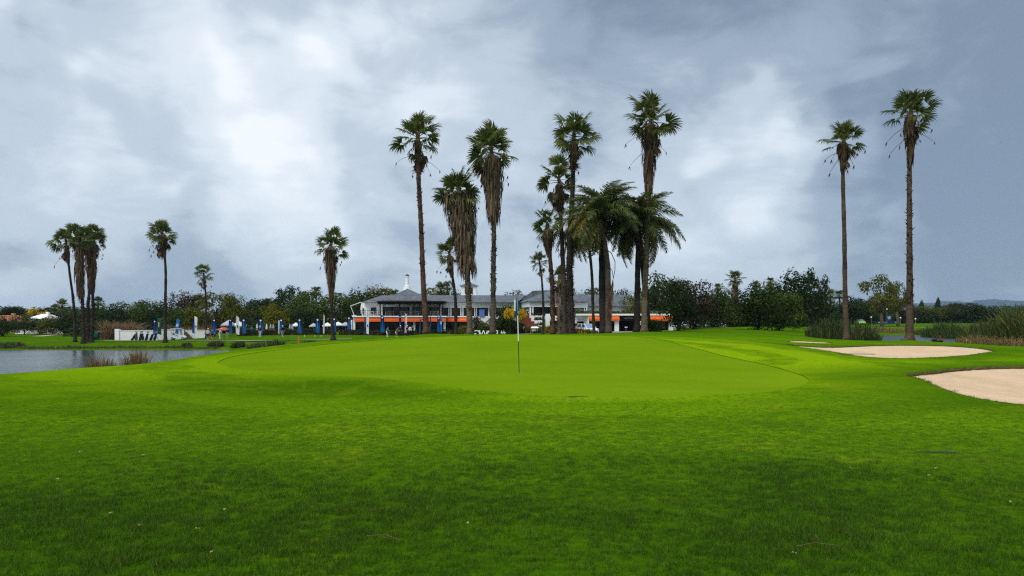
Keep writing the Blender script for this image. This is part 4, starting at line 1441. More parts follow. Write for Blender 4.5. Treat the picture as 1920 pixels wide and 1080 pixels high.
# far wood that reads as one dark mass under the hills
b = MB()
rr = random.Random(8)
for i in range(125):
    u = rr.uniform(-450, 2350)
    if 640 < u < 1180:
        continue
    Y = rr.uniform(330, 420)
    x = X(u, Y)
    z0 = gz(x, Y)
    w, h = rr.uniform(14, 26), rr.uniform(5, 9)
    me = CROWNS['bush']
    an = rr.uniform(0, 6.28)
    ca, sa = math.cos(an), math.sin(an)
    step = 3
    vs, fs = me.v, me.f
    for k in range(0, len(fs), step):
        q = fs[k]
        b.add([(x + (vs[j][0] * ca - vs[j][1] * sa) * w * 1.0, Y + (vs[j][0] * sa + vs[j][1] * ca) * w, z0 + vs[j][2] * h) for j in q], [(0, 1, 2, 3)])
tag(b.build('distant_wood', M_LEAF['dark']), 'far belt of dark woodland along the horizon', kind='stuff')

# small background palms
GBG = 'small fan palms in the background'
for k, (u, vt, vb, Y, r_, sk, lab) in enumerate((
        (737, 536, 600, 185, 14, None, 'small fan palm poking up beside the tall roof lantern'),
        (745, 543, 600, 190, 11, None, 'lower fan palm tucked behind the pyramid roof'),
        (827, 524, 600, 170, 15, (532, 556, 13, 12, 60), 'green headed fan palm between the two roof lanterns'),
        (839, 519, 600, 175, 12, (528, 552, 9, 7, 50), 'fan palm just beside the green headed one'),
        (502, 558, 610, 190, 11, None, 'little fan palm above the flat topped bluish tree'),
        (593, 538, 610, 190, 12, None, 'fan palm top above the large dark trees'),
        (117, 571, 620, 200, 12, None, 'fan palm above the dark tree near the palm cluster'),
        (183, 563, 620, 185, 12, None, 'fan palm showing behind the cluster of four palms'),
        (102, 579, 620, 215, 10, None, 'faint fan palm above the white house trees'),
        (1378, 521, 612, 125, 17, (530, 566, 13, 12, 110), 'skirted fan palm standing among the lawn trees'),
        (1346, 538, 612, 150, 9, None, 'thin fan palm left of the skirted one'),
        (1418, 534, 612, 150, 10, None, 'fan palm top above the forked tree'),
        (1445, 528, 612, 160, 9, None, 'fan palm top beside the ragged dark tree'),
        (1557, 556, 612, 190, 12, None, 'fan palm behind the slim bunker palm'),
        (1574, 557, 612, 195, 11, None, 'fan palm pair mate behind the slim bunker palm'),
        (1012, 542, 600, 190, 10, None, 'feathery palm top over the hipped pavilion roof'))):
    fan_palm((u, vb), Y, [(u, (vt + vb) / 2), (u, vt)], r_, lab, GBG, sk, 'grey', (5, 4), .2, (), 26, 0, 0, 60 + k, fronds=False)

# undergrowth filling in below the trees
b = MB()
rr = random.Random(21)
for (u0, u1, Y0, Y1, h0, h1, n) in ((-420, -60, 185, 225, 3.5, 7.0, 36), (-60, 470, 188, 215, 2.5, 4.5, 46), (430, 640, 176, 200, 2.5, 5.0, 30), (560, 700, 168, 176, 2.5, 5, 12), (1255, 1560, 150, 185, 3.0, 5.5, 34), (1540, 1760, 232, 262, 3, 5, 26), (1740, 1960, 262, 290, 3, 5, 22), (1960, 2300, 200, 270, 3.5, 6.5, 26), (150, 300, 150, 156, 2, 3.5, 14), (400, 520, 156, 164, 2, 3.5, 12)):
    for i in range(n):
        u, Y = u0 + (u1 - u0) * (i + rr.random()) / n, rr.uniform(Y0, Y1)
        x = X(u, Y)
        z0 = gz(x, Y) - .2
        w, h = rr.uniform(5, 9), rr.uniform(h0, h1)
        an = rr.uniform(0, 6.28)
        ca, sa = math.cos(an), math.sin(an)
        me = CROWNS['bush']
        for q in me.f[::2]:
            b.add([(x + (me.v[j][0] * ca - me.v[j][1] * sa) * w, Y + (me.v[j][0] * sa + me.v[j][1] * ca) * w, z0 + me.v[j][2] * h) for j in q], [(0, 1, 2, 3)])
tag(b.build('undergrowth', M_LEAF['dark']), 'dark tangled undergrowth below the tree lines', kind='stuff')
# ------------------------------------------------------------------ hedges
def hedge(x0, x1, y0, y1, z0, h, label, tint='dark', dens=34, cat='hedge', group=None, name='hedge', parent=None, flower=None):
    """clipped hedge: a twiggy core with leaf pieces standing off every face"""
    rr = random.Random(int(x0 * 10 + y0))
    b = MB()
    b.box(x0 + .12, x1 - .12, y0 + .10, y1 - .10, z0 - .05, z0 + h - .12, 1)
    A = [((x1 - x0) * h, 'f'), ((x1 - x0) * (y1 - y0), 't'), ((y1 - y0) * h, 'l'), ((y1 - y0) * h, 'r')]
    for ar, s in A:
        for i in range(int(ar * dens)):
            a, c = rr.random(), rr.random()
            j = rr.uniform(-.10, .12)
            if s == 'f':
                p, n = Vector((x0 + (x1 - x0) * a, y0 - j, z0 + h * c)), Vector((0, -1, .3))
            elif s == 't':
                p, n = Vector((x0 + (x1 - x0) * a, y0 + (y1 - y0) * c, z0 + h + j + .06 * math.sin(a * 40))), Vector((0, 0, 1))
            elif s == 'l':
                p, n = Vector((x0 - j, y0 + (y1 - y0) * a, z0 + h * c)), Vector((-1, 0, .3))
            else:
                p, n = Vector((x1 + j, y0 + (y1 - y0) * a, z0 + h * c)), Vector((1, 0, .3))
            n = (n + Vector((rr.uniform(-.8, .8), rr.uniform(-.8, .8), rr.uniform(-.4, .8)))).normalized()
            leaf_quad(b, p, n, rr.uniform(.09, .19), rr)
    mats = [M_LEAF[tint], M_WOOD]
    fl = [0] * len(b.f)
    if flower:
        mats.append(flower)
        for i in range(6, len(b.f)):
            if rr.random() < .10:
                b.mi[i] = 2
    o = b.build(name, mats, parent)
    if parent is None:
        tag(o, label, cat, group)
    return o


M_FLOWER_RED = leaf_mat('blossom_red', (.22, .040, .022), .4, .2, .6)
M_FLOWER_PINK = leaf_mat('blossom_pink', (.55, .30, .36), .4, .2, .6)
M_FLOWER_CREAM = leaf_mat('blossom_cream', (.62, .52, .30), .4, .2, .6)
M_FLOWER_ORANGE = leaf_mat('blossom_orange', (.36, .17, .014), .4, .2, .6)
YH = 127.0


def uhedge(u0, u1, Y, v_top, v_base, label, **kw):
    return hedge(X(u0, Y), X(u1, Y), Y, Y + kw.pop('thick', 1.2), ZV(v_base, Y) - .15, ZV(v_top, Y) - ZV(v_base, Y) + .15, label, **kw)


uhedge(444, 628, YH + 1, 617.5, 628.5, 'long clipped hedge with a few red blooms behind the banner row', flower=M_FLOWER_RED)
uhedge(636, 878, YH, 619, 628.5, 'clipped dark hedge before the awning terrace', flower=M_FLOWER_RED)
uhedge(884, 1004, YH - 4, 620, 629, 'clipped hedge behind the white letters')
uhedge(1006, 1026, YH - 4, 620, 629, 'short clipped hedge beside the small white signboard')
uhedge(1270, 1330, 112, 612.5, 621, 'low ragged hedge beneath the dark lawn trees')


# ------------------------------------------------------------------ reeds and long grass
def blade_mat(name, c1, c2, trans=.25):
    return leafy(name, c1, c2, trans)


M_REED = blade_mat('reed_green', (.028, .058, .010), (.085, .120, .020))
M_REED_DRY = blade_mat('reed_dry', (.15, .085, .035), (.30, .19, .085))
M_REED_MIX = blade_mat('reed_mixed', (.06, .058, .018), (.17, .125, .045))
M_RUSH = blade_mat('rush_green', (.016, .048, .010), (.048, .090, .018))
M_PLUME = blade_mat('pampas_plume', (.22, .115, .060), (.42, .26, .155))


def blades(name, centres, count, hgt, wid, lean, mats, label, cat=None, kind='stuff', seed=0, sink=.05, split=.3, spread=1.0):
    rr = random.Random(seed)
    b = MB()
    xs, ys, ek = [], [], []
    for i in range(count):
        cx_, cy_, rx, ry = rr.choice(centres)
        while True:
            a, c = rr.uniform(-1, 1), rr.uniform(-1, 1)
            if a * a + c * c < 1:
                break
        xs.append(cx_ + a * rx)
        ys.append(cy_ + c * ry)
        ek.append(1.05 - .5 * (a * a + c * c) ** 1.5)
    zs = ground(xs, ys)
    XA, YA = np.array(xs), np.array(ys)
    edge_k = np.array(ek)
    hv = (.58 + .55 * vnoise(XA, YA, .9, seed) * (.6 + .4 * vnoise(XA, YA, 2.7, seed + 1))) * edge_k
    for x, y, z in zip(xs, ys, zs):
        h = hgt * rr.uniform(.5, 1.1) * hv[len(b.f) // 3 % len(xs)]
        an = rr.uniform(0, math.tau)
        d = Vector((math.cos(an), math.sin(an), 0))
        s = Vector((-d.y, d.x, 0)) if rr.random() < .5 else Vector((1, 0, 0))
        ln = lean * h * rr.random() ** 1.5 * 1.6
        w = wid * rr.uniform(.6, 1.3)
        p = Vector((x, y, z - sink))
        p1 = p + d * ln * .3 + Vector((0, 0, h * .55))
        p2 = p + d * ln * .7 + Vector((0, 0, h * .88))
        p3 = p + d * ln * 1.25 + Vector((0, 0, h * rr.uniform(.85, 1.05)))
        b.add([p - s * w * .6, p + s * w * .6, p1 + s * w, p1 - s * w, p2 + s * w * .7, p2 - s * w * .7, p3], [(0, 1, 2, 3), (3, 2, 4, 5), (5, 4, 6)], 1 if (len(mats) > 1 and rr.random() < split) else 0)
    return tag(b.build(name, mats), label, cat, None, kind)


def uc(u, Y, ru, ry):
    return (X(u, Y), Y, ru * Y / FPX, ry)


# right hand reed beds
blades('tall_reeds', [uc(1900, 56, 40, 4), uc(1868, 60, 26, 4), uc(1925, 54, 26, 3), uc(1970, 56, 40, 5)], 4200, 3.1, .026, .5, [M_REED, M_REED_MIX], 'dense bed of tall green reeds at the photo edge', seed=1, split=.25)
blades('tall_reeds', [uc(1845, 92, 30, 4), uc(1790, 96, 30, 4), uc(1755, 100, 16, 3), uc(1890, 88, 30, 5)], 3400, 2.9, .033, .45, [M_REED, M_RUSH], 'green reed belt behind the strip of water', seed=2, split=.5)
blades('dry_sedge', [uc(1850, 53.5, 38, 1.6), uc(1905, 51.5, 34, 1.4), uc(1960, 51, 30, 1.6), uc(1815, 57, 14, 1.5)], 1500, .8, .02, .7, [M_REED_MIX, M_REED_DRY], 'brown dry sedge at the foot of the reeds', seed=3, split=.5)
blades('rushes', [uc(1545, 72, 28, 3), uc(1580, 74, 28, 3), uc(1620, 76, 20, 3), uc(1560, 71, 20, 2)], 2800, 2.1, .028, .45, [M_RUSH, M_REED_MIX], 'green rushes between the lawn and the right hand pond', seed=4, split=.3)
blades('dry_sedge', [uc(1660, 122, 26, 3), uc(1700, 122, 26, 2), uc(1625, 100, 12, 6), uc(1600, 104, 10, 6)], 1700, 1.15, .035, .5, [M_REED_MIX, M_REED_DRY], 'mixed dry sedge round the white patch of water', seed=5, split=.35)
blades('rushes', [uc(1720, 112, 12, 3), uc(1760, 106, 20, 3)], 700, 1.1, .03, .4, [M_REED_MIX, M_RUSH], 'thin rushes on the far pond edge', seed=6)
# left pond
blades('dry_reeds', [uc(196, 40, 20, 1.2), uc(215, 41, 14, 1.0), uc(182, 40, 10, 1)], 1500, 2.5, .013, .30, [M_REED_DRY, M_REED_MIX], 'brown reed clump in the pond behind the lawn bank', seed=7, split=.5)
blades('dry_reeds', [uc(258, 42.5, 13, .9), uc(250, 42, 18, .8)], 950, 2.5, .013, .35, [M_REED_MIX, M_REED_DRY], 'second brown reed clump nearer the palms reflection', seed=8, split=.6)
blades('bank_tussock', [uc(404, 103, 14, 1.2)], 800, 1.25, .03, .95, [M_REED_MIX, M_RUSH], 'dark brown tussock on the far bank below the golfers', seed=9, split=.6)
blades('bank_tussock', [uc(446, 101, 12, 1.2)], 700, 1.15, .03, .95, [M_REED_MIX, M_RUSH], 'brown tussock beside the green rush clump', seed=10, split=.55)
blades('rushes', [uc(495, 92, 22, 2), uc(515, 90, 18, 2), uc(480, 94, 12, 2)], 1700, 1.15, .03, .955, [M_RUSH, M_REED_MIX], 'green rush clump at the narrow end of the pond', seed=11, split=.2)
blades('rushes', [uc(545, 88, 20, 2), uc(575, 88, 20, 2)], 700, .6, .03, .6, [M_REED_MIX, M_RUSH], 'low browning rushes trailing off the clump', seed=12, split=.4)
blades('bank_grass', [uc(u, 100.5, 16, .6) for u in range(-20, 400, 22)], 2400, .55, .03, .6, [M_REED_MIX, M_RUSH], 'rough grass fringe along the far bank', seed=13, split=.4)
blades('rushes', [uc(20, 101.5, 26, 1.5), uc(-10, 101, 20, 1.5)], 900, 1.15, .035, .5, [M_RUSH, M_REED_MIX], 'dark rushes on the far bank at the photo edge', seed=14, split=.2)
blades('bank_tussock', [uc(350, 101.5, 10, 1)], 350, .9, .03, .5, [M_RUSH, M_REED_MIX], 'small green tussock under the golf cart', seed=15, split=.3)
# dry bank above the white wall, pampas bush
blades('dry_grass_bank', [uc(u, 131, 14, 1.5) for u in range(265, 400, 14)], 1800, 2.7, .035, .35, [M_REED_DRY, M_REED_MIX], 'dry grassy bank rising behind the white wall', seed=16, split=.45)
pamp = blades('pampas_bush', [uc(222, 128, 26, 2.0), uc(240, 129, 16, 2), uc(205, 127, 12, 2)], 1700, 4.2, .035, .8, [M_PLUME, M_REED_MIX], 'reddish brown pampas bush at the end of the white wall', seed=17, split=.3)
pamp['kind'] = 'stuff'

# ------------------------------------------------------------------ garden shrubs before the clubhouse
GS = 'garden shrubs before the clubhouse'


def shrub(u, Y, v_top, w_px, tint, label, kind_='bush', name='shrub'):
    return tree(u, Y, v_top, w_px, kind_, tint, label, GS, name, cat='shrub', trunk_=True, sink=.15)


shrub(945, 126, 575, 46, 'dark', 'tall dark shrub in front of the upper windows')
shrub(930, 125, 596, 30, 'mid', 'mid green shrub under the poster window')
shrub(957, 122, 578, 22, 'gold', 'bright yellow bush nearest the tall dark shrub', 'umbrella')
shrub(976, 122.5, 579, 20, 'gold', 'bright yellow bush directly behind the flagstick', 'umbrella')
shrub(963, 123, 600, 34, 'dark', 'dark low shrub under the yellow bushes')
shrub(910, 123, 605, 26, 'mid', 'rounded green shrub above the white letters')
shrub(896, 126, 594, 22, 'plum', 'purple leaved shrub between two palm trunks')
shrub(870, 123.5, 611, 26, 'olive', 'small flowering shrub at the foot of the thatched palm')
shrub(1045, 118, 612, 20, 'olive', 'low shrub between the spiky palm and the white planter')
shrub(1088, 101, 619, 20, 'olive', 'low shrub hiding the wheels of the white car')
shrub(1104, 102, 617, 16, 'lime', 'yellow green shrub at the nose of the white car')
shrub(1217, 75, 600, 46, 'dark', 'dark dense shrub round the pale palm foot')
shrub(1230, 118, 610, 28, 'dark', 'dark shrub under the far orange awning')
for k, (u, Y, n_) in enumerate(((985, 124, 40), (1010, 122, 40), (1030, 121, 34), (920, 124.5, 34), (1085, 100, 20))):
    blades('flower_bed', [uc(u, Y, 16, 1.2)], 420, 1.5, .04, .5, [M_RUSH, M_FLOWER_ORANGE, ], ('tall orange flowers before the red steps', 'orange flower bed beside the small signboard', 'golden flowers at the spiky palm foot', 'golden grasses behind the hedge with letters', 'bright plants before the white car')[k], seed=30 + k, split=.35)
# ================================================================== clubhouse
M_WHITE = plain('white_plaster', (.83, .83, .83), .7, .06, .6, .2)
M_WHITE2 = plain('white_paint', (.86, .86, .85), .5, .04, 1.0, .3)
M_CREAM = plain('cream_plaster', (.52, .43, .30), .8, .1, 1.0, .2)
M_ORANGE = plain('orange_awning', (.62, .105, .018), .75, .10, .8, .15)
M_TIMBER = plain('dark_timber', (.030, .018, .015), .7, .3, 2.0, .2)
M_DOOR = plain('door_brown', (.055, .022, .016), .6, .25, 2.0, .3)
M_BRICK = plain('red_brick_steps', (.17, .050, .032), .85, .25, 1.6, .15)
M_DARKMETAL = plain('dark_metal', (.03, .03, .034), .5, .2, 2.0, .4)
M_BLUEPOST = plain('blue_poster', (.10, .20, .55), .6, .25, .5, .3)
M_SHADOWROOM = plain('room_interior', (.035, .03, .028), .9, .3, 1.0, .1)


def _glass(t):
    co = t.n('ShaderNodeTexCoord').outputs['Object']
    n = t.noise(co, .7, 3, .6)
    c = t.mix(n, (.006, .007, .009), (.025, .026, .03))
    p = t.n('ShaderNodeBsdfPrincipled', ins={'Base Color': c, 'Roughness': .12, 'Specular IOR Level': .35})
    t.n('ShaderNodeOutputMaterial', ins={0: p.outputs[0]})


M_GLASS = material('window_glass', _glass)


def _slate(t):
    co = t.n('ShaderNodeTexCoord').outputs['Object']
    br = t.n('ShaderNodeTexBrick', ins={'Vector': co, 'Color1': (.058, .068, .082), 'Color2': (.100, .112, .126), 'Mortar': (.045, .05, .06), 'Scale': 1.0, 'Mortar Size': .02,
                                        'Brick Width': .75, 'Row Height': .42, 'Bias': -.1})
    mp = t.n('ShaderNodeMapping', ins={0: co, 'Rotation': (R(62), 0, 0)})
    t.set(br, 'Vector', mp.outputs[0])
    n = t.noise(co, 1.4, 5, .7)
    c = t.mix(t.m('MULTIPLY', t.maprange(n, .42, .7), .6), br.outputs[0], (.15, .165, .18))
    lich = t.maprange(t.noise(co, .45, 5, .65), .55, .72)
    c = t.mix(t.m('MULTIPLY', lich, .35), c, (.12, .125, .10))
    bn = t.n('ShaderNodeBump', ins={'Strength': .5, 'Distance': .05, 'Height': br.outputs[1]})
    p = t.n('ShaderNodeBsdfPrincipled', ins={'Base Color': c, 'Roughness': .6, 'Specular IOR Level': .3, 'Normal': bn.outputs[0]})
    t.n('ShaderNodeOutputMaterial', ins={0: p.outputs[0]})


M_SLATE = material('slate_roof', _slate)

club = empty('clubhouse', (X(860, 136), 136, -1.0))
tag(club, 'long two storey white clubhouse with slate roofs and orange awnings', 'building')
OFF = Matrix.Translation(-club.location)


def cpart(name, b, mat, parent=None, smooth=False):
    """part of the clubhouse, given in world coordinates"""
    p = parent or club
    b.v = [tuple(Vector(v) - club.location) for v in b.v]
    o = b.build(name, mat, p, smooth)
    return o


def ubox(u0, u1, v0, v1, Y, d, name, mat, parent=None, Yb=None):
    """box whose front face fills these photo columns and rows at distance Y, d deep"""
    b = MB()
    b.box(X(u0, Y), X(u1, Y), Y, Y + d, ZV(v1, Y), ZV(v0, Y))
    return cpart(name, b, mat, parent)


def window(u0, u1, v0, v1, Y, mull=2, frame=M_DARKMETAL, name='window'):
    o = ubox(u0, u1, v0, v1, Y + .06, .12, name, M_GLASS)
    b = MB()
    x0, x1, z0, z1 = X(u0, Y), X(u1, Y), ZV(v1, Y), ZV(v0, Y)
    f = .06
    b.box(x0, x1, Y, Y + .10, z1 - f, z1)
    b.box(x0, x1, Y, Y + .10, z0, z0 + f)
    for k in range(mull + 1):
        xx = x0 + (x1 - x0 - f) * k / mull
        b.box(xx, xx + f, Y, Y + .10, z0 + f, z1 - f)
    cpart('frame', b, frame, o)
    return o


# ---- left wing: ground floor under the terrace
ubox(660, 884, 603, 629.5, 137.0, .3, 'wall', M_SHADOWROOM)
for u0, u1 in ((668, 690), (692, 714), (719, 746), (748, 773), (780, 803), (805, 829), (838, 858), (860, 880)):
    window(u0, u1, 605, 628, 136.6, 3)
ubox(652, 660.5, 600, 629.5, 133.5, 5.0, 'wall', M_WHITE)
b = MB()
b.box(X(660, 131.6), X(837.5, 131.6), 131.6, 137.4, ZV(594.6, 131.6), ZV(592.2, 131.6))
cpart('terrace_slab', b, M_WHITE2)
b = MB()
b.box(X(837.6, 133.8), X(884, 133.8), 133.8, 137.4, ZV(594.9, 133.8), ZV(592.6, 133.8))
cpart('terrace_slab', b, M_WHITE2)


def awning(u0, u1, v0, v1, Y, out=.9, roll=False):
    """stretched cloth: slopes out from the wall, short valance at the front"""
    x0, x1 = X(u0, Y), X(u1, Y)
    zt, zb = ZV(v0, Y), ZV(v1, Y)
    b = MB()
    prof = [(Y, zt), (Y - out * .55, zt - (zt - zb) * (.22 if roll else .30)), (Y - out, zt - (zt - zb) * .70), (Y - out - .03, zb), (Y - out + .01, zb), (Y - out + .05, zt - (zt - zb) * .66), (Y, zt - .12)]
    n = len(prof)
    b.add([(x0, y, z) for y, z in prof] + [(x1, y, z) for y, z in prof], [tuple(range(n - 1, -1, -1)), tuple(range(n, 2 * n))] + [(i, (i + 1) % n, n + (i + 1) % n, n + i) for i in range(n)])
    return cpart('awning', b, M_ORANGE)


us = [665.5, 692.3, 716.6, 746.8, 776.6, 806.4, 836]
for a, c in zip(us[:-1], us[1:]):
    awning(a + .15, c - .15, 594.7, 603.2, 131.9, .35)
awning(839, 860.8, 595.2, 603.4, 134.2, 1.3)
awning(861.1, 883, 595.2, 603.4, 134.2, 1.3)
for u in (664, 716, 776.5, 833.5):
    ubox(u - 1.9, u + 1.9, 594.7, 629.5, 132.3, .4, 'column', M_WHITE2)
# ---- upper floor, set back behind the terrace
ubox(679, 717, 566.5, 592.4, 138.2, .3, 'wall', M_WHITE)
window(695, 705, 577, 589, 138.0, 2)
window(679.8, 682.3, 578, 589, 138.0, 1)
ubox(717, 828, 575.3, 592.4, 138.6, .3, 'wall', M_SHADOWROOM)
ubox(717, 828, 566.5, 575.2, 138.3, .4, 'wall', M_WHITE)
for u0, u1 in ((719, 735), (737, 749), (751, 765), (774, 792), (794, 806), (808, 822)):
    window(u0, u1, 575.6, 592.2, 138.3, 2)
for u in (716, 769, 771.5, 826.5):
    ubox(u - 1.3, u + 1.3, 566.6, 592.3, 137.7, .45, 'column', M_WHITE2)
ubox(826.8, 968, 567, 577, 137.2, .5, 'fascia', M_WHITE)
ubox(826.8, 968, 566.2, 567.4, 136.9, .4, 'cornice', M_WHITE2)
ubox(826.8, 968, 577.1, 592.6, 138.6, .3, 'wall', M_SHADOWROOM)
for u0, u1 in ((829, 840), (847.3, 862.6), (869.5, 880.5), (882, 888.5), (894.6, 914.6), (931, 937.5), (944, 958)):
    window(u0, u1, 577.4, 592.4, 138.2, 2)
for u0, u1 in ((840.6, 842.6), (844.4, 846.6), (863.2, 865.2), (867, 869), (889.2, 891), (892.4, 894.2), (915.2, 917.6), (920, 922.6), (926, 930), (938.4, 940.4), (942, 943.6), (959, 963)):
    ubox(u0, u1, 577.1, 592.5, 137.5, .4, 'column', M_WHITE2)
ubox(898.5, 908.5, 580, 593.5, 137.0, .05, 'poster', M_BLUEPOST)
ubox(884.5, 968, 592.7, 629.5, 137.2, .3, 'wall', M_WHITE)
# railing along the terrace
b = MB()
x0, x1, zt = X(660.5, 131.8), X(837, 131.8), ZV(592.1, 131.8)
b.box(x0, x1, 131.78, 131.83, zt + .92, zt + .97)
for k in range(44):
    xx = x0 + (x1 - x0) * k / 43
    b.box(xx - .02, xx + .02, 131.79, 131.82, zt, zt + .92)
cpart('railing', b, M_DARKMETAL)
# ---- pergola
b = MB()
b.box(X(708, 131.2), X(832, 131.2), 131.2, 131.4, ZV(570.5, 131.2), ZV(566.2, 131.2))
cpart('pergola_beam', b, M_TIMBER)
b = MB()
b.box(X(707, 131.2), X(833, 131.2), 130.6, 137.6, ZV(566.0, 131.2), ZV(564.2, 131.2))
cpart('pergola_roof', b, M_TIMBER)
for k in range(9):
    u = 712 + k * 14.6
    b = MB()
    b.box(X(u, 131.2) - .07, X(u, 131.2) + .07, 131.45, 137.5, ZV(570, 131.2), ZV(566.1, 131.2))
    cpart('pergola_rafter', b, M_TIMBER)
for u in (712.5, 749, 787, 824, 830):
    ubox(u - .9, u + .9, 570.6, 592.1, 131.9, .2, 'pergola_post', M_TIMBER)

# ---- roofs
def roof(pts, faces, name='roof'):
    b = MB()
    b.add(pts, faces)
    return cpart(name, b, M_SLATE)


def pt(u, v, Y):
    return Vector((X(u, Y), Y, ZV(v, Y)))


ze, zr = ZV(566.4, 136.2), ZV(553.6, 144)
xa, xb, xc, xd = X(678.5, 136.2), X(971, 136.2), X(716, 144), X(985, 144)
roof([(xa, 136.2, ze), (xb, 136.2, ze), (xd, 144, zr), (xc, 144, zr), (xa, 152, ze), (xb + 8, 152, ze), (xa, 136.2, ze - .12), (xb, 136.2, ze - .12), (xa, 152, ze - .12)],
     [(0, 1, 2, 3), (3, 2, 5, 4), (0, 3, 4), (6, 7, 1, 0), (8, 6, 0, 4)])
pz, pe = ZV(541, 142), ZV(563.3, 134.6)
px0, px1 = X(716, 134.6), X(806, 134.6)
pk = X(764, 142)
roof([(px0, 134.6, pe), (px1, 134.6, pe), (px1, 149.5, pe), (px0, 149.5, pe), (pk, 142, pz), (px0, 134.6, pe - .15), (px1, 134.6, pe - .15)],
     [(0, 1, 4), (1, 2, 4), (2, 3, 4), (3, 0, 4), (5, 6, 1, 0)], 'pyramid_roof')
# pavilion with the hipped roof
YP = 129.0
ubox(992, 1051, 565.6, 575.4, YP, .4, 'fascia', M_WHITE)
b = MB()
b.add([pt(992, 565.6, YP), pt(992, 575.4, YP), (X(978, 136.5), 136.5, ZV(575.4, YP)), (X(978, 136.5), 136.5, ZV(565.6, YP))], [(0, 1, 2, 3)])
cpart('fascia', b, M_WHITE)
ubox(993, 1050, 575.5, 592, YP + 3.5, .3, 'wall', M_SHADOWROOM)
for u0, u1 in ((1001, 1014), (1015, 1028), (1030, 1044)):
    window(u0, u1, 576.5, 591.5, YP + 3.1, 2)
for u0, u1, vb in ((992.8, 996, 596), (998, 1000.3, 592), (1045, 1046.8, 592), (1048.7, 1050.6, 592)):
    ubox(u0, u1, 575.5, vb, YP + .05, .35, 'column', M_WHITE2)
eL, eR, eZ = X(990, YP - .5), X(1054, YP - .5), ZV(564.4, YP - .5)
kx, kz = X(1031, 135), ZV(544, 135)
roof([(eL, YP - .5, eZ), (eR, YP - .5, eZ), (eR + .3, 141, eZ), (X(966, 138), 141, eZ - .2), (kx, 135, kz), (kx - 3.0, 138, kz), (eL, YP - .5, eZ - .18), (eR, YP - .5, eZ - .18)],
     [(0, 1, 4), (1, 2, 5, 4), (2, 3, 5), (3, 0, 4, 5), (6, 7, 1, 0)], 'hip_roof')
# link roofs to the right
ze2, zr2 = ZV(565.4, 130), ZV(551.5, 138)
roof([(X(1052, 130), 130, ze2), (X(1102.5, 130), 130, ze2), (X(1102.5, 130), 138, zr2), (X(1048, 138), 138, zr2), (X(1052, 130), 130, ze2 - .18), (X(1102.5, 130), 130, ze2 - .18), (X(1102.5, 130), 130, ze2 - .18)],
     [(0, 1, 2, 3), (4, 5, 1, 0)], 'link_roof')
ze3, zr3 = ZV(573.6, 131), ZV(552.2, 140)
roof([(X(1098, 131), 131, ze3), (X(1186, 131), 131, ze3), (X(1172, 140), 140, zr3), (X(1096, 140), 140, zr3), (X(1098, 131), 131, ze3 - .18), (X(1186, 131), 131, ze3 - .18), (X(1186, 131), 149, ze3)],
     [(0, 1, 2, 3), (4, 5, 1, 0), (1, 6, 2)], 'link_roof')
ubox(1052, 1102, 565.9, 577, 130.6, .4, 'wall', M_WHITE)
ubox(1052, 1104, 577.1, 588, 133.0, .3, 'wall', M_SHADOWROOM)
ubox(1078, 1095, 578.4, 586, 132.6, .3, 'wall', M_WHITE)
for u0, u1 in ((1095.2, 1096.6), (1098.4, 1101.4)):
    ubox(u0, u1, 577.1, 587, 130.7, .4, 'column', M_WHITE2)
ubox(1102.2, 1184, 574.4, 588.5, 131.6, .4, 'wall', M_WHITE)

# ---- stepped planters and red steps below the pavilion
GPL = 'stepped planters'
for u0, u1, v0, v1, Y in ((996, 1017, 591.5, 599.5, 127.6), (1002, 1018, 600.2, 610, 126.4), (1008, 1020, 609.8, 620, 125.2), (969, 984, 612, 617, 124.5)):
    o = ubox(u0, u1, v0, v1 + 4, Y, 1.1, 'planter', M_WHITE)
    h = hedge(X(u0, Y) + .1, X(u1, Y) - .1, Y + .1, Y + 1.0, ZV(v0, Y) - .1, .45, None, 'dark', 60, name='hedge', parent=o)
    for vtx in h.data.vertices:
        vtx.co = vtx.co - club.location
ubox(1016.5, 1020.5, 588.4, 622, 128.2, .5, 'wall', M_WHITE)
ubox(1023, 1031, 588.4, 622, 128.0, .6, 'wall', M_WHITE)
ubox(1031, 1078, 592, 601, 127.4, .5, 'sign_wall', M_WHITE)
ubox(1031, 1078, 601.1, 624, 128.4, .3, 'wall', M_SHADOWROOM)
for u0, u1 in ((1033, 1044), (1045, 1056), (1057, 1068), (1069, 1077)):
    window(u0, u1, 601.4, 620, 128.1, 2)
nst = 11
for k in range(nst):
    f0, f1 = k / nst, (k + 1) / nst
    Yk = 124.6 + 6.0 * f0
    b = MB()
    z1 = ZV(615, 124.6) + (ZV(592, 130.4) - ZV(615, 124.6)) * f1
    b.box(X(974 + 8 * f0, Yk), X(1011 - 17 * f0, Yk), Yk, Yk + .56 + (5.9 * (1 - f0)) * 0, -1.1, z1)
    cpart('step', b, M_BRICK)
b = MB()
for (ua, ub) in ((973, 975),):
    pass
P_ = [pt(1010, 616, 124.3), pt(994, 592, 130.2), pt(996.5, 592, 130.2), pt(1013, 616, 124.3)]
b.add([P_[0], P_[1], P_[2], P_[3], P_[0] - Vector((0, 0, .8)), P_[1] - Vector((0, 0, 3.0)), P_[2] - Vector((0, 0, 3.0)), P_[3] - Vector((0, 0, .8))],
      [(0, 3, 2, 1), (0, 1, 5, 4), (3, 7, 6, 2), (0, 4, 7, 3), (1, 2, 6, 5)])
cpart('stair_wall', b, M_BRICK)
ubox(984, 991, 590, 597, 130.6, .4, 'orange_panel', M_ORANGE)

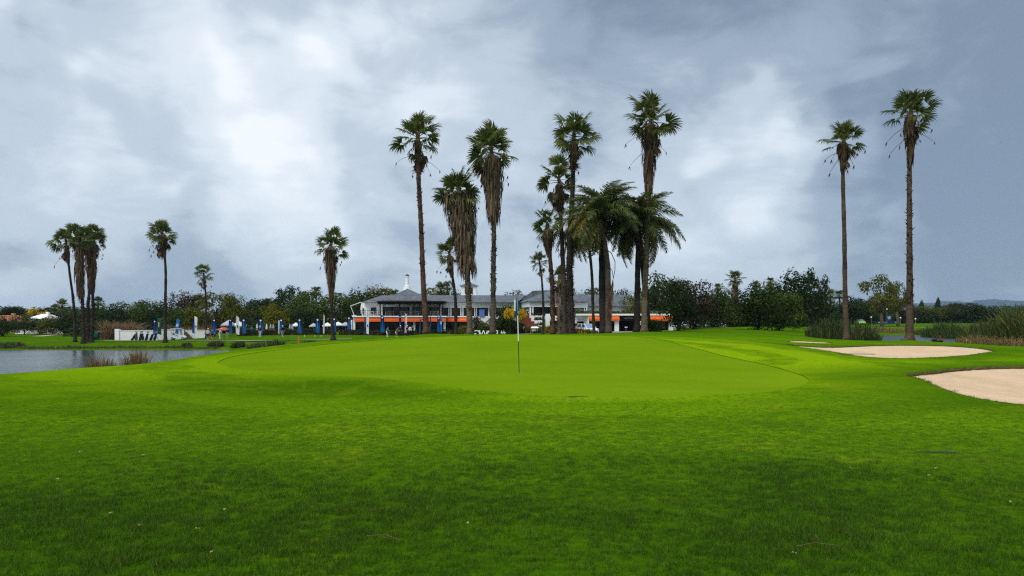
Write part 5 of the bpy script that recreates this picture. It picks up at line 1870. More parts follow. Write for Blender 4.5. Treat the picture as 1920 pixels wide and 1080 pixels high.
# ---- entrance wing
YW = 122.0
ubox(1080, 1261, 588.2, 591.6, YW, 6.0, 'parapet', M_WHITE2)
h = hedge(X(1072, YW + .5), X(1262, YW + .5), YW + .4, YW + 1.6, ZV(588.3, YW), .38, None, 'mid', 46, name='roof_hedge', parent=club)
for vtx in h.data.vertices:
    vtx.co = vtx.co - club.location
# splayed wall at the corner
b = MB()
A, B = Vector((X(1078, 127), 127, 0)), Vector((X(1104, YW), YW, 0))
for z0_, z1_, t0, t1 in ((ZV(602.5, YW), ZV(588.3, YW), 0, 1), (ZV(623.5, YW), ZV(602.5, YW), 0, .16), (ZV(623.5, YW), ZV(602.5, YW), .66, 1)):
    a_, b_ = A.lerp(B, t0), A.lerp(B, t1)
    b.add([(a_.x, a_.y, z0_), (b_.x, b_.y, z0_), (b_.x, b_.y, z1_), (a_.x, a_.y, z1_), (a_.x + .15, a_.y + .4, z0_), (b_.x + .15, b_.y + .4, z0_), (b_.x + .15, b_.y + .4, z1_), (a_.x + .15, a_.y + .4, z1_)],
          [(0, 1, 2, 3), (0, 4, 5, 1), (0, 3, 7, 4), (1, 5, 6, 2)])
cpart('wall', b, M_WHITE)
b = MB()
a_, b_ = A.lerp(B, .12) + Vector((.4, 1.2, 0)), A.lerp(B, .7) + Vector((.4, 1.2, 0))
b.add([(a_.x, a_.y, ZV(623.5, YW)), (b_.x, b_.y, ZV(623.5, YW)), (b_.x, b_.y, ZV(602, YW)), (a_.x, a_.y, ZV(602, YW))], [(0, 1, 2, 3)])
cpart('door', b, M_DOOR)
ubox(1104.5, 1161, 591.7, 602.5, YW + .5, .4, 'wall', M_WHITE)
ubox(1104.5, 1161, 602.6, 624, YW + 2.2, .3, 'wall', M_SHADOWROOM)
for u0, u1 in ((1107, 1121), (1123, 1137), (1139, 1152)):
    window(u0, u1, 603, 622.5, YW + 1.9, 2)
awning(1104, 1131.8, 591.8, 601.2, YW + .4, 1.1, True)
awning(1132.2, 1160, 591.8, 601.2, YW + .4, 1.1, True)
ubox(1152.5, 1160.5, 601.4, 622.5, YW - .3, .7, 'column', M_WHITE2)
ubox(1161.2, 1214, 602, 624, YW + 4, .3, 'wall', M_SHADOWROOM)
ubox(1161.2, 1214, 590.6, 593, YW + .3, .5, 'fascia', M_BRICK)
ubox(1161.2, 1214, 593.1, 602, YW + .9, .4, 'sign_board', M_TIMBER)
ubox(1199, 1203, 602.2, 622.5, YW + .3, .6, 'column', M_WHITE2)
ubox(1212, 1261, 591.7, 602, YW + .5, .4, 'wall', M_WHITE)
ubox(1212, 1254, 602.1, 623, YW + 1.4, .3, 'wall', M_CREAM)
for u0, u1 in ((1218, 1224), (1235, 1242.5), (1246.5, 1253.5)):
    ubox(u0, u1, 603.5, 622.5, YW + 1.25, .1, 'door', M_DOOR)
awning(1213, 1235.8, 591.8, 601.4, YW + .4, 1.1, True)
awning(1236.2, 1259, 591.8, 601.4, YW + .4, 1.1, True)
ubox(1254.5, 1260.5, 602.2, 622.5, YW - .2, .7, 'column', M_WHITE2)
ubox(1204, 1262, 584, 588.1, YW + 6.2, .3, 'wall', M_WHITE)


def lettering(txt, u, v, h_px, Y, mat, name='lettering', parent=None, flip=False, ext=.02, align='CENTER', world=False, font_w=1.0):
    cu = bpy.data.curves.new(name, 'FONT')
    cu.body = txt
    cu.align_x = align
    cu.size = h_px * Y / FPX / .69
    cu.extrude = ext
    tmp = bpy.data.objects.new('tmp_text', cu)
    COL.objects.link(tmp)
    dg = bpy.context.evaluated_depsgraph_get()
    me = bpy.data.meshes.new_from_object(tmp.evaluated_get(dg))
    bpy.data.objects.remove(tmp)
    bpy.data.curves.remove(cu)
    me.name = name
    me.materials.clear()
    me.materials.append(mat)
    M = Matrix.Translation((X(u, Y), Y, ZV(v, Y))) @ Matrix.Rotation(math.pi if flip else 0, 4, 'Z') @ Matrix.Rotation(R(90), 4, 'X') @ Matrix.Scale(font_w, 4, (1, 0, 0))
    me.transform(M)
    if parent is not None and not world:
        me.transform(Matrix.Translation(-parent.location))
    return mesh_obj(name, me, parent)


lettering('HALFWAY PLA', 1182, 597.6, 2.6, YW + .86, M_WHITE2, parent=club)
lettering('OFFICES', 1089, 600.2, 2.2, YW + 2.0, M_DARKMETAL, parent=club)
lettering('GENERAL', 1048, 597.6, 2.0, 127.36, M_DARKMETAL, parent=club)

# ---- roof lanterns
b = MB()
m_ = 146 / FPX
c0 = Vector((X(763.5, 146), 146, ZV(548, 146)))
b.lathe([(8.6 * m_, 0), (8.6 * m_, 5 * m_), (6.6 * m_, 5.5 * m_), (6.6 * m_, 9 * m_), (5.4 * m_, 9.4 * m_), (5.4 * m_, 12 * m_), (3.9 * m_, 12.6 * m_), (3.5 * m_, 28 * m_), (4.1 * m_, 28.3 * m_), (4.1 * m_, 30 * m_)], 14, c=c0)
lan = cpart('roof_lantern', b, M_WHITE2, smooth=False)
b = MB()
b.lathe([(4.1 * m_, 30.1 * m_), (3.6 * m_, 31.8 * m_), (2.2 * m_, 33.2 * m_), (.4 * m_, 33.8 * m_)], 12, c=c0)
cpart('lantern_cap', b, M_DARKMETAL, lan)
b = MB()
Yc = 147
b.box(X(864.5, Yc), X(893.5, Yc), Yc, Yc + 2.9, ZV(556, Yc), ZV(536, Yc))
cup = cpart('roof_cupola', b, M_WHITE2)
for u0, u1 in ((871.5, 877.5), (880.5, 886.5)):
    ubox(u0, u1, 539, 551, Yc - .03, .05, 'window', M_GLASS, cup)
b = MB()
e0, e1 = X(861, Yc), X(897, Yc)
zc0 = ZV(535.8, Yc)
mid_ = (e0 + e1) / 2
b.add([(e0, Yc - .3, zc0), (e1, Yc - .3, zc0), (e1, Yc + 3.2, zc0), (e0, Yc + 3.2, zc0), (mid_ - .5, Yc + 1.0, zc0 + .55), (mid_ + .5, Yc + 1.0, zc0 + .55), (mid_ + .5, Yc + 1.9, zc0 + .55), (mid_ - .5, Yc + 1.9, zc0 + .55),
       (mid_, Yc + 1.45, zc0 + 1.15)], [(3, 2, 1, 0), (0, 1, 5, 4), (1, 2, 6, 5), (2, 3, 7, 6), (3, 0, 4, 7), (4, 5, 8), (5, 6, 8), (6, 7, 8), (7, 4, 8)])
cpart('cupola_roof', b, M_SLATE, cup)

# ---- terrace furniture
def terrace_chair(u, Y, rz, label):
    b = MB()
    z0 = ZV(592.1, 131.8)
    Mx = Matrix.Translation((X(u, Y), Y, z0)) @ Matrix.Rotation(rz, 4, 'Z')
    for sx in (-.2, .2):
        for sy in (-.2, .2):
            b.box(sx - .02, sx + .02, sy - .02, sy + .02, 0, .45 if sy < 0 else .85, M=Mx)
    b.box(-.24, .24, -.24, .24, .45, .50, M=Mx)
    b.box(-.24, .24, .19, .23, .55, .88, M=Mx)
    return tag(b.build('terrace_chair', M_CREAMCHAIR), label, 'chair', 'chairs on the terrace')


def terrace_table(u, Y, label):
    b = MB()
    z0 = ZV(592.1, 131.8)
    b.lathe([(.28, 0), (.28, .03), (.04, .05), (.04, .70), (.5, .71), (.5, .75)], 12, c=(X(u, Y), Y, z0))
    return tag(b.build('terrace_table', M_WHITE2), label, 'table', 'tables on the terrace')


M_CREAMCHAIR = plain('cream_chair', (.60, .55, .46), .6, .1, 2.0)
rr = random.Random(5)
for k, (u, lab) in enumerate(((686, 'beside the closed terrace umbrella'), (700, 'under the small terrace window'), (730, 'behind the first pergola bay'), (758, 'in the middle of the pergola'), (785, 'near the leaning palm trunk'), (814, 'at the far end of the pergola'))):
    terrace_table(u, 133.5, 'small round white terrace table ' + lab)
    terrace_chair(u - 5, 133.4, R(90) + rr.uniform(-.4, .4), 'cream chair on the near side of the table ' + lab)
    terrace_chair(u + 5, 133.6, R(-90) + rr.uniform(-.4, .4), 'cream chair on the far side of the table ' + lab)

b = MB()
zt = ZV(592.1, 131.8)
ur = empty('terrace_umbrella', (X(664, 132.3), 132.3, zt))
tag(ur, 'closed white umbrella hanging from a bent white cantilever arm', 'umbrella')
mm = 132.3 / FPX
b.box(-.35, .35, -.35, .35, 0, .1)
b.build('base', M_WHITE2, ur)
b = MB()
b.tube([(0, 0, .1), (-6.5 * mm, 0, 18 * mm), (-6.8 * mm, 0, 18.4 * mm), (13 * mm, 0, 25.5 * mm)], .05, 6)
b.build('arm', M_WHITE2, ur)
b = MB()
b.lathe([(.03, 4 * mm), (2.0 * mm, 5 * mm), (1.5 * mm, 9 * mm), (2.2 * mm, 12 * mm), (1.9 * mm, 15 * mm), (1.2 * mm, 20 * mm), (.5 * mm, 24 * mm), (.03, 25.3 * mm)], 9, c=(14 * mm, 0, 0))
b.build('canopy', M_WHITE2, ur, True)
# ================================================================== walls, houses, banners, vehicles, people, course furniture
M_BLACK = plain('black_plastic', (.012, .012, .014), .45, .2, 2.0, .4)
M_TYRE = plain('tyre_rubber', (.012, .012, .012), .85, .2, 2.0, .2)
M_CHROME = plain('steel', (.42, .43, .45), .3, .1, 2.0, .5, metal=.8)
M_RED = plain('red_paint', (.42, .05, .025), .6, .15, 2.0)
M_TILE = plain('red_roof_tile', (.40, .12, .065), .8, .25, 1.2, .2, bump=.5, bscale=4)
M_TAN = plain('tan_plaster', (.36, .24, .12), .85, .15, .8)
M_CANVAS = plain('white_canvas', (.68, .69, .69), .8, .06, 1.2, .1)
M_CANVAS_GREY = plain('grey_canvas', (.36, .38, .39), .8, .1, 1.2, .1)
M_NAVY = plain('navy_cloth', (.010, .030, .130), .7, .2, 1.0, .15)
M_BLUE = plain('blue_cloth', (.015, .090, .300), .7, .2, 1.0, .15)
M_AQUA = plain('bright_blue_cloth', (.020, .130, .42), .7, .2, 1.0, .15)
M_GREENCLOTH = plain('green_cloth', (.005, .085, .050), .7, .2, 1.0, .15)
M_PINKCLOTH = plain('pale_pink_cloth', (.62, .55, .60), .7, .1, 1.0, .15)
M_TEAL = plain('teal_flag_cloth', (.005, .085, .18), .7, .25, 3.0, .15)
M_YELLOW = plain('yellow_print', (.60, .52, .16), .7, .1, 2.0)
M_PALEBLUE = plain('pale_blue_print', (.16, .26, .46), .7, .1, 1.0)
M_POSTWOOD = plain('post_wood', (.10, .065, .04), .9, .3, 3.0)


def _fade(c1, c2, z0, z1):
    """banner cloth dyed from one blue into another"""
    def fn(t):
        co = t.n('ShaderNodeTexCoord').outputs['Object']
        z = t.n('ShaderNodeSeparateXYZ', ins={0: co}).outputs[2]
        c = t.mix(t.maprange(z, z0, z1), c1, c2)
        p = t.n('ShaderNodeBsdfPrincipled', ins={'Base Color': c, 'Roughness': .7, 'Specular IOR Level': .15})
        tr = t.n('ShaderNodeBsdfTranslucent', ins={0: c})
        ms = t.n('ShaderNodeMixShader', ins={0: .25, 1: p.outputs[0], 2: tr.outputs[0]})
        t.n('ShaderNodeOutputMaterial', ins={0: ms.outputs[0]})
    return fn


M_FADE = material('blue_banner_cloth', _fade((.012, .115, .34), (.008, .014, .110), .9, 2.6))

# ---- white retaining wall on the far bank
def wall_run(pts_, h, thick, mat, name, label, coping=True, base_z=None):
    root = empty(name, (pts_[0][0], pts_[0][1], gz(*pts_[0])))
    tag(root, label, 'wall')
    for (x0, y0), (x1, y1) in zip(pts_[:-1], pts_[1:]):
        z0 = min(gz(x0, y0), gz(x1, y1)) - .3
        zt = max(gz(x0, y0), gz(x1, y1)) + h
        d = Vector((x1 - x0, y1 - y0, 0))
        L_ = d.length
        Mx = Matrix.Translation(Vector((x0, y0, 0)) - root.location) @ Matrix.Rotation(math.atan2(d.y, d.x), 4, 'Z')
        b = MB()
        b.box(0, L_, 0, thick, z0, zt, M=Mx)
        b.build('wall_face', mat, root)
        if coping:
            b = MB()
            b.box(-.02, L_ + .02, -.05, thick + .05, zt + .002, zt + .09, M=Mx)
            b.build('coping', M_WHITE2, root)
    return root


wl = wall_run([(X(219.5, 124), 124), (X(300, 125), 125), (X(345, 126), 126)], 1.55, .25, M_WHITE, 'retaining_wall', 'long white retaining wall behind the golf bags')
b = MB()
b.box(-.35, .35, -.1, .45, -.3, 1.85)
b.build('end_pier', M_WHITE2, wl)
wall_run([(X(347.5, 126.5), 126.5), (X(386, 127.5), 127.5)], 1.25, .25, M_WHITE, 'retaining_wall', 'short white wall piece behind the white banner')
wall_run([(X(28, 172), 172), (X(75, 172), 172), (X(118, 171), 171)], .95, .2, M_WHITE, 'garden_wall', 'low white garden wall under the distant trees')
# wooden steps between the two wall pieces
st = empty('garden_steps', (X(346, 125), 125, gz(X(346, 125), 125)))
tag(st, 'small flight of wooden steps beside the golf cart', 'steps')
for k in range(5):
    b = MB()
    b.box(-.2 - .25 * k + .6, 1.3 - .35 * k, .28 * k, .28 * k + .27, .24 * (4 - k) * 0 + .0, .22 + .24 * k)
    b.build('step', M_POSTWOOD, st)

# ---- houses far left
def house(u0, u1, v_eave, v_ridge, v_base, Y, wall_m, roof_m, label, depth=9.0):
    x0, x1 = X(u0, Y), X(u1, Y)
    z0 = gz((x0 + x1) / 2, Y) - .2
    root = empty('house', (x0, Y, z0))
    tag(root, label, 'house', 'houses beyond the pond')
    w = x1 - x0
    ze_, zr_ = ZV(v_eave, Y) - z0, ZV(v_ridge, Y) - z0
    b = MB()
    b.box(0, w, 0, depth, 0, ze_)
    b.build('wall', wall_m, root)
    b = MB()
    o_ = .5
    b.add([(-o_, -o_, ze_), (w + o_, -o_, ze_), (w + o_, depth + o_, ze_), (-o_, depth + o_, ze_), (w * .22, depth / 2, zr_), (w * .78, depth / 2, zr_)],
          [(3, 2, 1, 0), (0, 1, 5, 4), (1, 2, 5), (2, 3, 4, 5), (3, 0, 4)])
    rf = b.build('roof', roof_m, root)
    b = MB()
    b.box(w * .65, w * .65 + .7, depth * .4, depth * .4 + .7, ze_ + .4, zr_ + .5)
    b.build('chimney', wall_m, rf)
    for k in range(3):
        xx = w * (.12 + .3 * k)
        b = MB()
        b.box(xx, xx + w * .14, -.06, -.01, ze_ * .38, ze_ * .72)
        wn = b.build('window', M_GLASS, root)
        b = MB()
        b.box(xx - .08, xx + w * .14 + .08, -.12, -.065, ze_ * .38 - .1, ze_ * .38 - .01)
        b.build('sill', M_WHITE2, wn)
    return root


house(-45, 28, 605, 591, 628, 182, M_TAN, M_TILE, 'tan house with a red tiled roof at the photo edge')
house(52, 78, 598, 588.5, 628, 188, M_WHITE, M_WHITE2, 'white house with a pale roof among the trees')
house(92, 108, 606, 596, 628, 186, M_WHITE, M_CANVAS_GREY, 'small white house glimpsed behind the broad dark tree', 7)

# ---- feather banners
def banner(u, Y, v_top, v_base, w_px, kind_, label, logo=True, lean=0.0, text=True, curve=.25):
    x = X(u, Y)
    z0 = gz(x, Y)
    m_ = Y / FPX
    root = empty('feather_banner', (x, Y, z0), 0)
    tag(root, label, 'banner', 'feather banners along the lawn')
    H = ZV(v_top, Y) - z0
    b0 = max(.35, ZV(v_base, Y) - z0)
    w = w_px * m_
    rr = random.Random(int(u * 3))
    b = MB()
    b.tube([(0, 0, -.1), (lean * H * .5, 0, H * .6), (lean * H * .9 + .02, 0, H * .94), (lean * H + .12, 0, H)], [.022, .018, .014, .010], 5)
    b.build('pole', M_CHROME if kind_ != 'fade' else M_BLACK, root)
    n = 12
    vs = []
    for i in range(n + 1):
        t = i / n
        z = b0 + (H - b0) * t
        ww = w * (1.0 - .10 * t) * min(1, ((1 - t) / .10 + .10) ** .5 if t > .9 else 1)
        if i == 0:
            ww *= .95
        for k in range(4):
            f = k / 3
            yv = .10 * math.sin(f * 3.1 + t * 5 + u) * (1 - .4 * t)
            vs.append((lean * z + f * ww, yv, z - .18 * f * (1 - t)))
    fs = [(i * 4 + k, i * 4 + k + 1, i * 4 + k + 5, i * 4 + k + 4) for i in range(n) for k in range(3)]
    b = MB()
    b.add(vs, fs)
    mat = {'fade': M_FADE, 'white': M_CANVAS, 'blue': M_AQUA, 'green': M_GREENCLOTH, 'navy': M_NAVY, 'pink': M_PINKCLOTH}[kind_]
    sail = b.build('sail', mat, root, True)
    if logo:
        b = MB()
        zc = b0 + (H - b0) * .86
        rad_ = .20 * w
        cx_ = lean * zc + w * .48
        pts_ = [(cx_ + rad_ * math.cos(a * math.tau / 14), -.13, zc + rad_ * math.sin(a * math.tau / 14)) for a in range(14)]
        b.add(pts_, [tuple(range(14))])
        b.build('emblem', M_WHITE2 if kind_ not in ('white', 'pink') else M_RED, sail)
    if text and kind_ in ('fade', 'navy'):
        b = MB()
        z = b0 + (H - b0) * .30
        zend = b0 + (H - b0) * .72
        while z < zend:
            hh = rr.uniform(.09, .16)
            b.box(lean * z + w * .44, lean * z + w * .56, -.135, -.13, z, z + hh * .75)
            z += hh
        b.build('lettering', M_AQUA if rr.random() < .5 else M_PALEBLUE, sail)
    if kind_ == 'green':
        b = MB()
        b.box(w * .38, w * .62, -.135, -.13, b0 + (H - b0) * .42, b0 + (H - b0) * .72)
        b.build('print', M_YELLOW, sail)
    if kind_ == 'blue':
        b = MB()
        for k in range(3):
            zc = b0 + (H - b0) * .42 + k * .16
            b.add([(w * .2 + lean * zc, -.13, zc), (w * .5 + lean * zc, -.13, zc + .22), (w * .8 + lean * zc, -.13, zc), (w * .8 + lean * zc, -.13, zc + .10), (w * .5 + lean * zc, -.13, zc + .32), (w * .2 + lean * zc, -.13, zc + .10)], [(0, 1, 4, 5), (1, 2, 3, 4)])
        b.build('print', M_WHITE2, sail)
    if kind_ in ('white', 'pink') and w_px > 3.5:
        b = MB()
        zc = b0 + (H - b0) * .36
        b.box(lean * zc + w * .3, lean * zc + w * .7, -.13, -.125, zc, zc + .35)
        b.build('print', M_RED if u < 380 else M_NAVY, sail)
    return root


BAN = [
    (287.5, 123, 599, 627, 7, 'fade', 'dark blue banner paired with the green one', True, -.01),
    (294.5, 122.6, 596, 626, 8, 'green', 'dark green banner with a pale yellow print', False, .01),
    (327, 124, 598, 625, 6.5, 'blue', 'tilted bright blue banner with white chevrons by the golf cart', False, .11),
    (360, 122.5, 600, 624, 6, 'fade', 'blue banner tucked behind the white one with red print', False, .02),
    (364.5, 121.5, 593, 626, 5.5, 'white', 'white banner with a red print before the short wall', False, .01),
    (398, 128, 597, 624, 7, 'fade', 'blue banner nearest the group of walking golfers', True, .02),
    (428, 127, 597, 624, 6.5, 'fade', 'blue banner just left of the tall white one', True, .04),
    (442.5, 121, 592, 626, 6.5, 'white', 'tall plain white banner among the blue ones', False, 0),
    (453.5, 127, 597, 624, 8, 'fade', 'blue banner just right of the tall white one', True, 0),
    (485, 127, 597.5, 623, 8, 'fade', 'blue banner behind the golfer in white trousers', True, .01),
    (521.5, 122, 600, 625, 2.2, 'white', 'narrow white banner edge-on beside a blue one', False, .02),
    (523.5, 127, 597, 624, 8, 'fade', 'blue banner under the yellow green tree', True, .01),
    (558, 127, 597, 623, 7.5, 'fade', 'blue banner left of the orange marker post', True, .01),
    (591.5, 127, 596, 623, 8, 'fade', 'blue banner between the marker post and the skirted palm', True, .01),
    (605.5, 121, 589, 624, 2.8, 'pink', 'narrow pale pink banner beside the skirted palm', False, .02),
    (623.5, 127, 595, 622, 7, 'fade', 'blue banner half hidden by the skirted palm trunk', True, 0),
    (651.5, 128, 593, 621, 7.5, 'fade', 'blue banner at the clubhouse corner', True, -.02),
    (683, 126.4, 594, 622, 3.2, 'navy', 'dark blue strip of the twisted two tone banner', False, 0),
    (686.5, 122, 590, 625, 5, 'white', 'white twisted banner in front of the terrace', False, .02),
    (713.5, 126.3, 591, 622, 7.5, 'fade', 'blue banner under the first pergola post', True, .0),
    (748.5, 126.3, 590, 622, 4.5, 'fade', 'narrow blue banner behind the putting golfers', True, -.01),
    (758.5, 121.5, 588, 623, 4, 'pink', 'pale banner right beside the putting golfers', False, .03),
    (787, 126.3, 597, 622, 2.4, 'navy', 'thin navy banner seen edge-on near the leaning palm', False, 0),
    (806, 126.3, 592, 622, 2.2, 'navy', 'thin navy banner just past the leaning palm', False, 0),
    (819.5, 126.3, 593, 621, 4.5, 'fade', 'first of two crossed blue banners under the awning end', True, .02),
    (825, 126.6, 592, 621, 4.5, 'blue', 'second of two crossed blue banners under the awning end', False, -.02),
]
for a in BAN:
    banner(*a)

# ---- parasols and shelters behind the banner row
def parasol(u, Y, v_top, w_px, label, closed=False, mat=None):
    x = X(u, Y)
    z0 = gz(x, Y)
    root = empty('garden_parasol', (x, Y, z0))
    tag(root, label, 'parasol', 'garden parasols behind the hedge')
    H = ZV(v_top, Y) - z0
    w = w_px * Y / FPX / 2
    b = MB()
    b.tube([(0, 0, 0), (0, 0, H)], .035, 6)
    b.build('pole', M_CHROME, root)
    b = MB()
    if closed:
        b.lathe([(.06, H * .30), (w * .9, H * .36), (w, H * .5), (w * .75, H * .75), (w * .35, H * .95), (.03, H)], 8)
    else:
        for i in range(8):
            a0, a1 = math.tau * i / 8, math.tau * (i + 1) / 8
            am = (a0 + a1) / 2
            b.add([(0, 0, H), (w * math.cos(a0), w * math.sin(a0), H - .55), (w * math.cos(a1), w * math.sin(a1), H - .55), (w * math.cos(a0), w * math.sin(a0), H - .75), (w * .97 * math.cos(am), w * .97 * math.sin(am), H - .68), (w * math.cos(a1), w * math.sin(a1), H - .75)],
                  [(0, 1, 2), (1, 3, 4, 2), (2, 4, 5)])
    b.build('canopy', mat or M_CANVAS, root)
    return root


parasol(555, 133, 604.5, 16, 'open white parasol behind a blue banner left of the marker post')
parasol(588, 134, 605.5, 18, 'open grey parasol between two blue banners', mat=M_CANVAS_GREY)
parasol(614, 133, 604.5, 20, 'open white parasol left of the skirted palm')
parasol(634, 131, 603, 22, 'open white parasol right of the skirted palm')
parasol(648, 131, 603.5, 22, 'open pale parasol against the clubhouse corner', mat=M_CANVAS_GREY)
parasol(472, 134, 612, 14, 'open teal parasol behind the banner row', mat=M_GREENCLOTH)
for k, (u, lab) in enumerate(((482, 'beside the golfer in white trousers'), (500, 'left of the yellow green tree'), (507.5, 'under the yellow green tree'), (512.5, 'second under the yellow green tree'), (543.5, 'left of the open white parasol'), (548, 'touching the open white parasol'))):
    parasol(u, 131 + k * .2, 607, 4.6, 'closed pale parasol ' + lab, True, M_CANVAS if k < 2 else M_CANVAS_GREY)


def shelter(u0, u1, Y, v_top, label, mat):
    x0, x1 = X(u0, Y), X(u1, Y)
    z0 = gz((x0 + x1) / 2, Y)
    root = empty('shade_shelter', (x0, Y, z0))
    tag(root, label, 'shelter', 'shade shelters behind the banners')
    H = ZV(v_top, Y) - z0
    w = x1 - x0
    for sx in (0.05, w - .05):
        for sy in (.05, 2.95):
            b = MB()
            b.box(sx - .04, sx + .04, sy - .04, sy + .04, 0, H * .68)
            b.build('post', M_CHROME, root)
    b = MB()
    b.add([(0, 0, H * .68), (w, 0, H * .68), (w, 3, H * .68), (0, 3, H * .68), (w / 2, 1.5, H), (0, 0, H * .60), (w, 0, H * .60), (w, 3, H * .6), (0, 3, H * .6)],
          [(0, 1, 4), (1, 2, 4), (2, 3, 4), (3, 0, 4), (5, 6, 1, 0), (6, 7, 2, 1), (7, 8, 3, 2), (8, 5, 0, 3)])
    b.build('roof', mat, root)
    return root


shelter(414, 432, 140, 599.5, 'grey peaked shelter behind the walking golfers', M_CANVAS_GREY)
shelter(434, 452, 142, 602, 'second peaked shelter behind the tall white banner', M_CANVAS)
shelter(403, 424, 132, 613, 'low red edged stall behind the walking golfers', M_RED)

# ---- people
SKIN = plain('skin', (.42, .24, .16), .6, .08, 4.0)
HAIR = plain('hair_dark', (.02, .015, .012), .7, .2, 6.0)
CLOTH = {n: plain('cloth_' + n, c, .8, .12, 6.0, .1) for n, c in {
    'white': (.70, .70, .69), 'black': (.015, .015, .018), 'navy': (.018, .025, .060), 'grey': (.16, .16, .16), 'khaki': (.40, .33, .22), 'pink': (.60, .42, .46), 'blue': (.10, .17, .30), 'mint': (.50, .62, .58), 'red': (.40, .05, .05), 'olive': (.20, .19, .13)}.items()}
SHOE = plain('shoe_white', (.60, .60, .60), .6, .1, 5.0)


def person(u, Y, shirt, trousers, label, pose='stand', rz=0.0, hat=None, shorts=False, height=1.74, hold=None):
    """one continuous body grown over a skeleton; clothes are regions of its surface, hat and club are children"""
    x = X(u, Y)
    z0 = gz(x, Y)
    s = height / 1.74
    lean = {'stand': .03, 'putt': .42, 'walk': .06, 'bend': .75}[pose]
    stp = .22 if pose == 'walk' else .03
    hip = Vector((0, .10 * (lean > .3), .92 if pose != 'bend' else .86))

    def up(d, side=0.0, fwd=0.0):
        return hip + Vector((side, -math.sin(lean) * d - fwd, math.cos(lean) * d))
    V, Rd, E_, lab = [], [], [], []

    def nv(p, r, l, par=None):
        V.append(Vector(p) * s)
        Rd.append(r * s)
        lab.append(l)
        if par is not None:
            E_.append((par, len(V) - 1))
        return len(V) - 1
    pel = nv(hip, .145, 't')
    waist = nv(up(.16), .135, 's', pel)
    chest = nv(up(.36), .155, 's', waist)
    shd = nv(up(.50), .105, 's', chest)
    neck = nv(up(.58), .052, 'k', shd)
    hd0 = nv(up(.66, fwd=.015), .082, 'k', neck)
    hd1 = nv(up(.75, fwd=.01), .090, 'h' if hat is None else 'k', hd0)
    nv(up(.82, fwd=-.01), .062, 'h', hd1)
    for sd in (-1, 1):
        k_off = -.05 if pose in ('putt', 'bend') else 0
        hj = nv(hip + Vector((sd * .10, 0, -.08)), .098, 't', pel)
        f = stp * sd
        kn = nv(Vector((sd * (.11 if pose != 'putt' else .17), -f * .6 + k_off, .49)), .062, 't' if not shorts else 'k', hj)
        an = nv(Vector((sd * (.11 if pose != 'putt' else .20), f * .9, .09)), .044, 't' if not shorts else 'k', kn)
        hl = nv(Vector((sd * (.12 if pose != 'putt' else .21), f * .9 + .02, .045)), .045, 'o', an)
        nv(Vector((sd * (.14 if pose != 'putt' else .23), f * .9 - .16, .035)), .036, 'o', hl)
        sh = nv(up(.48, sd * .19), .062, 's', shd)
        if pose in ('putt', 'bend'):
            el = nv(up(.26, sd * .20, .16), .045, 's', sh)
            wr = nv(up(.10, sd * .05, .38), .032, 'k', el)
            hn = nv(up(.04, sd * .03, .42), .036, 'k', wr)
        elif pose == 'walk':
            el = nv(up(.22, sd * .25, .10 * sd), .045, 's', sh)
            wr = nv(up(.0, sd * .25, .18 * sd + .06), .032, 'k', el)
            hn = nv(up(-.08, sd * .24, .22 * sd + .08), .036, 'k', wr)
        else:
            bend_ = .16 if sd > 0 else .02
            el = nv(up(.22, sd * .26, -.02), .045, 's', sh)
            wr = nv(up(.02 + bend_ * .6, sd * (.24 - bend_ * .5), .08 + bend_), .032, 'k', el)
            hn = nv(up(-.06 + bend_ * .7, sd * (.22 - bend_ * .6), .12 + bend_), .036, 'k', wr)
        for q in range(3):
            nv(V[hn] / s + Vector((sd * .012 + (q - 1) * .018, -.02, -.055)), .010, 'k', hn)
    me = bpy.data.meshes.new('person')
    me.from_pydata([tuple(p) for p in V], E_, [])
    o = bpy.data.objects.new('person_skeleton', me)
    COL.objects.link(o)
    sk = o.modifiers.new('skin', 'SKIN')
    sk.use_smooth_shade = True
    for i, sv in enumerate(me.skin_vertices[0].data):
        sv.radius = (Rd[i] * (1.25 if lab[i] in 's' and i < 4 else 1.0), Rd[i])
        sv.use_root = (i == 0)
    sb = o.modifiers.new('sub', 'SUBSURF')
    sb.levels = sb.render_levels = 1
    dg = bpy.context.evaluated_depsgraph_get()
    body = bpy.data.meshes.new_from_object(o.evaluated_get(dg))
    bpy.data.objects.remove(o)
    body.name = 'person'
    body.materials.clear()
    for m_ in (CLOTH[shirt], CLOTH[trousers], SKIN, HAIR, SHOE):
        body.materials.append(m_)
    idx = {'s': 0, 't': 1, 'k': 2, 'h': 3, 'o': 4}
    VA = np.array([tuple(p) for p in V])
    for p in body.polygons:
        c = np.array(p.center)
        p.material_index = idx[lab[int(np.argmin(((VA - c) ** 2).sum(1)))]]
        p.use_smooth = True
    root = mesh_obj('person', body)
    root.location = (x, Y, z0)
    root.rotation_euler = (0, 0, rz)
    tag(root, label, 'person')
    if hat:
        b = MB()
        c = up(.80, fwd=.0) * s
        b.lathe([(.105, -.02), (.105, .02), (.09, .07), (.04, .10), (.005, .105)], 10, c=c)
        b.box(c.x - .07, c.x + .07, c.y - .20, c.y - .08, c.z - .02, c.z - .005)
        b.build('cap', CLOTH[hat], root, True)
    hand = up(.04, 0, .42) * s
    if pose == 'putt':
        b = MB()
        tip = Vector((0, hand.y - .18, .04))
        b.tube([hand + Vector((0, .03, .10)), tip], .011, 5)
        b.box(tip.x - .06, tip.x + .05, tip.y - .02, tip.y + .015, .01, .035)
        tag(b.build('putter', M_CHROME, root))
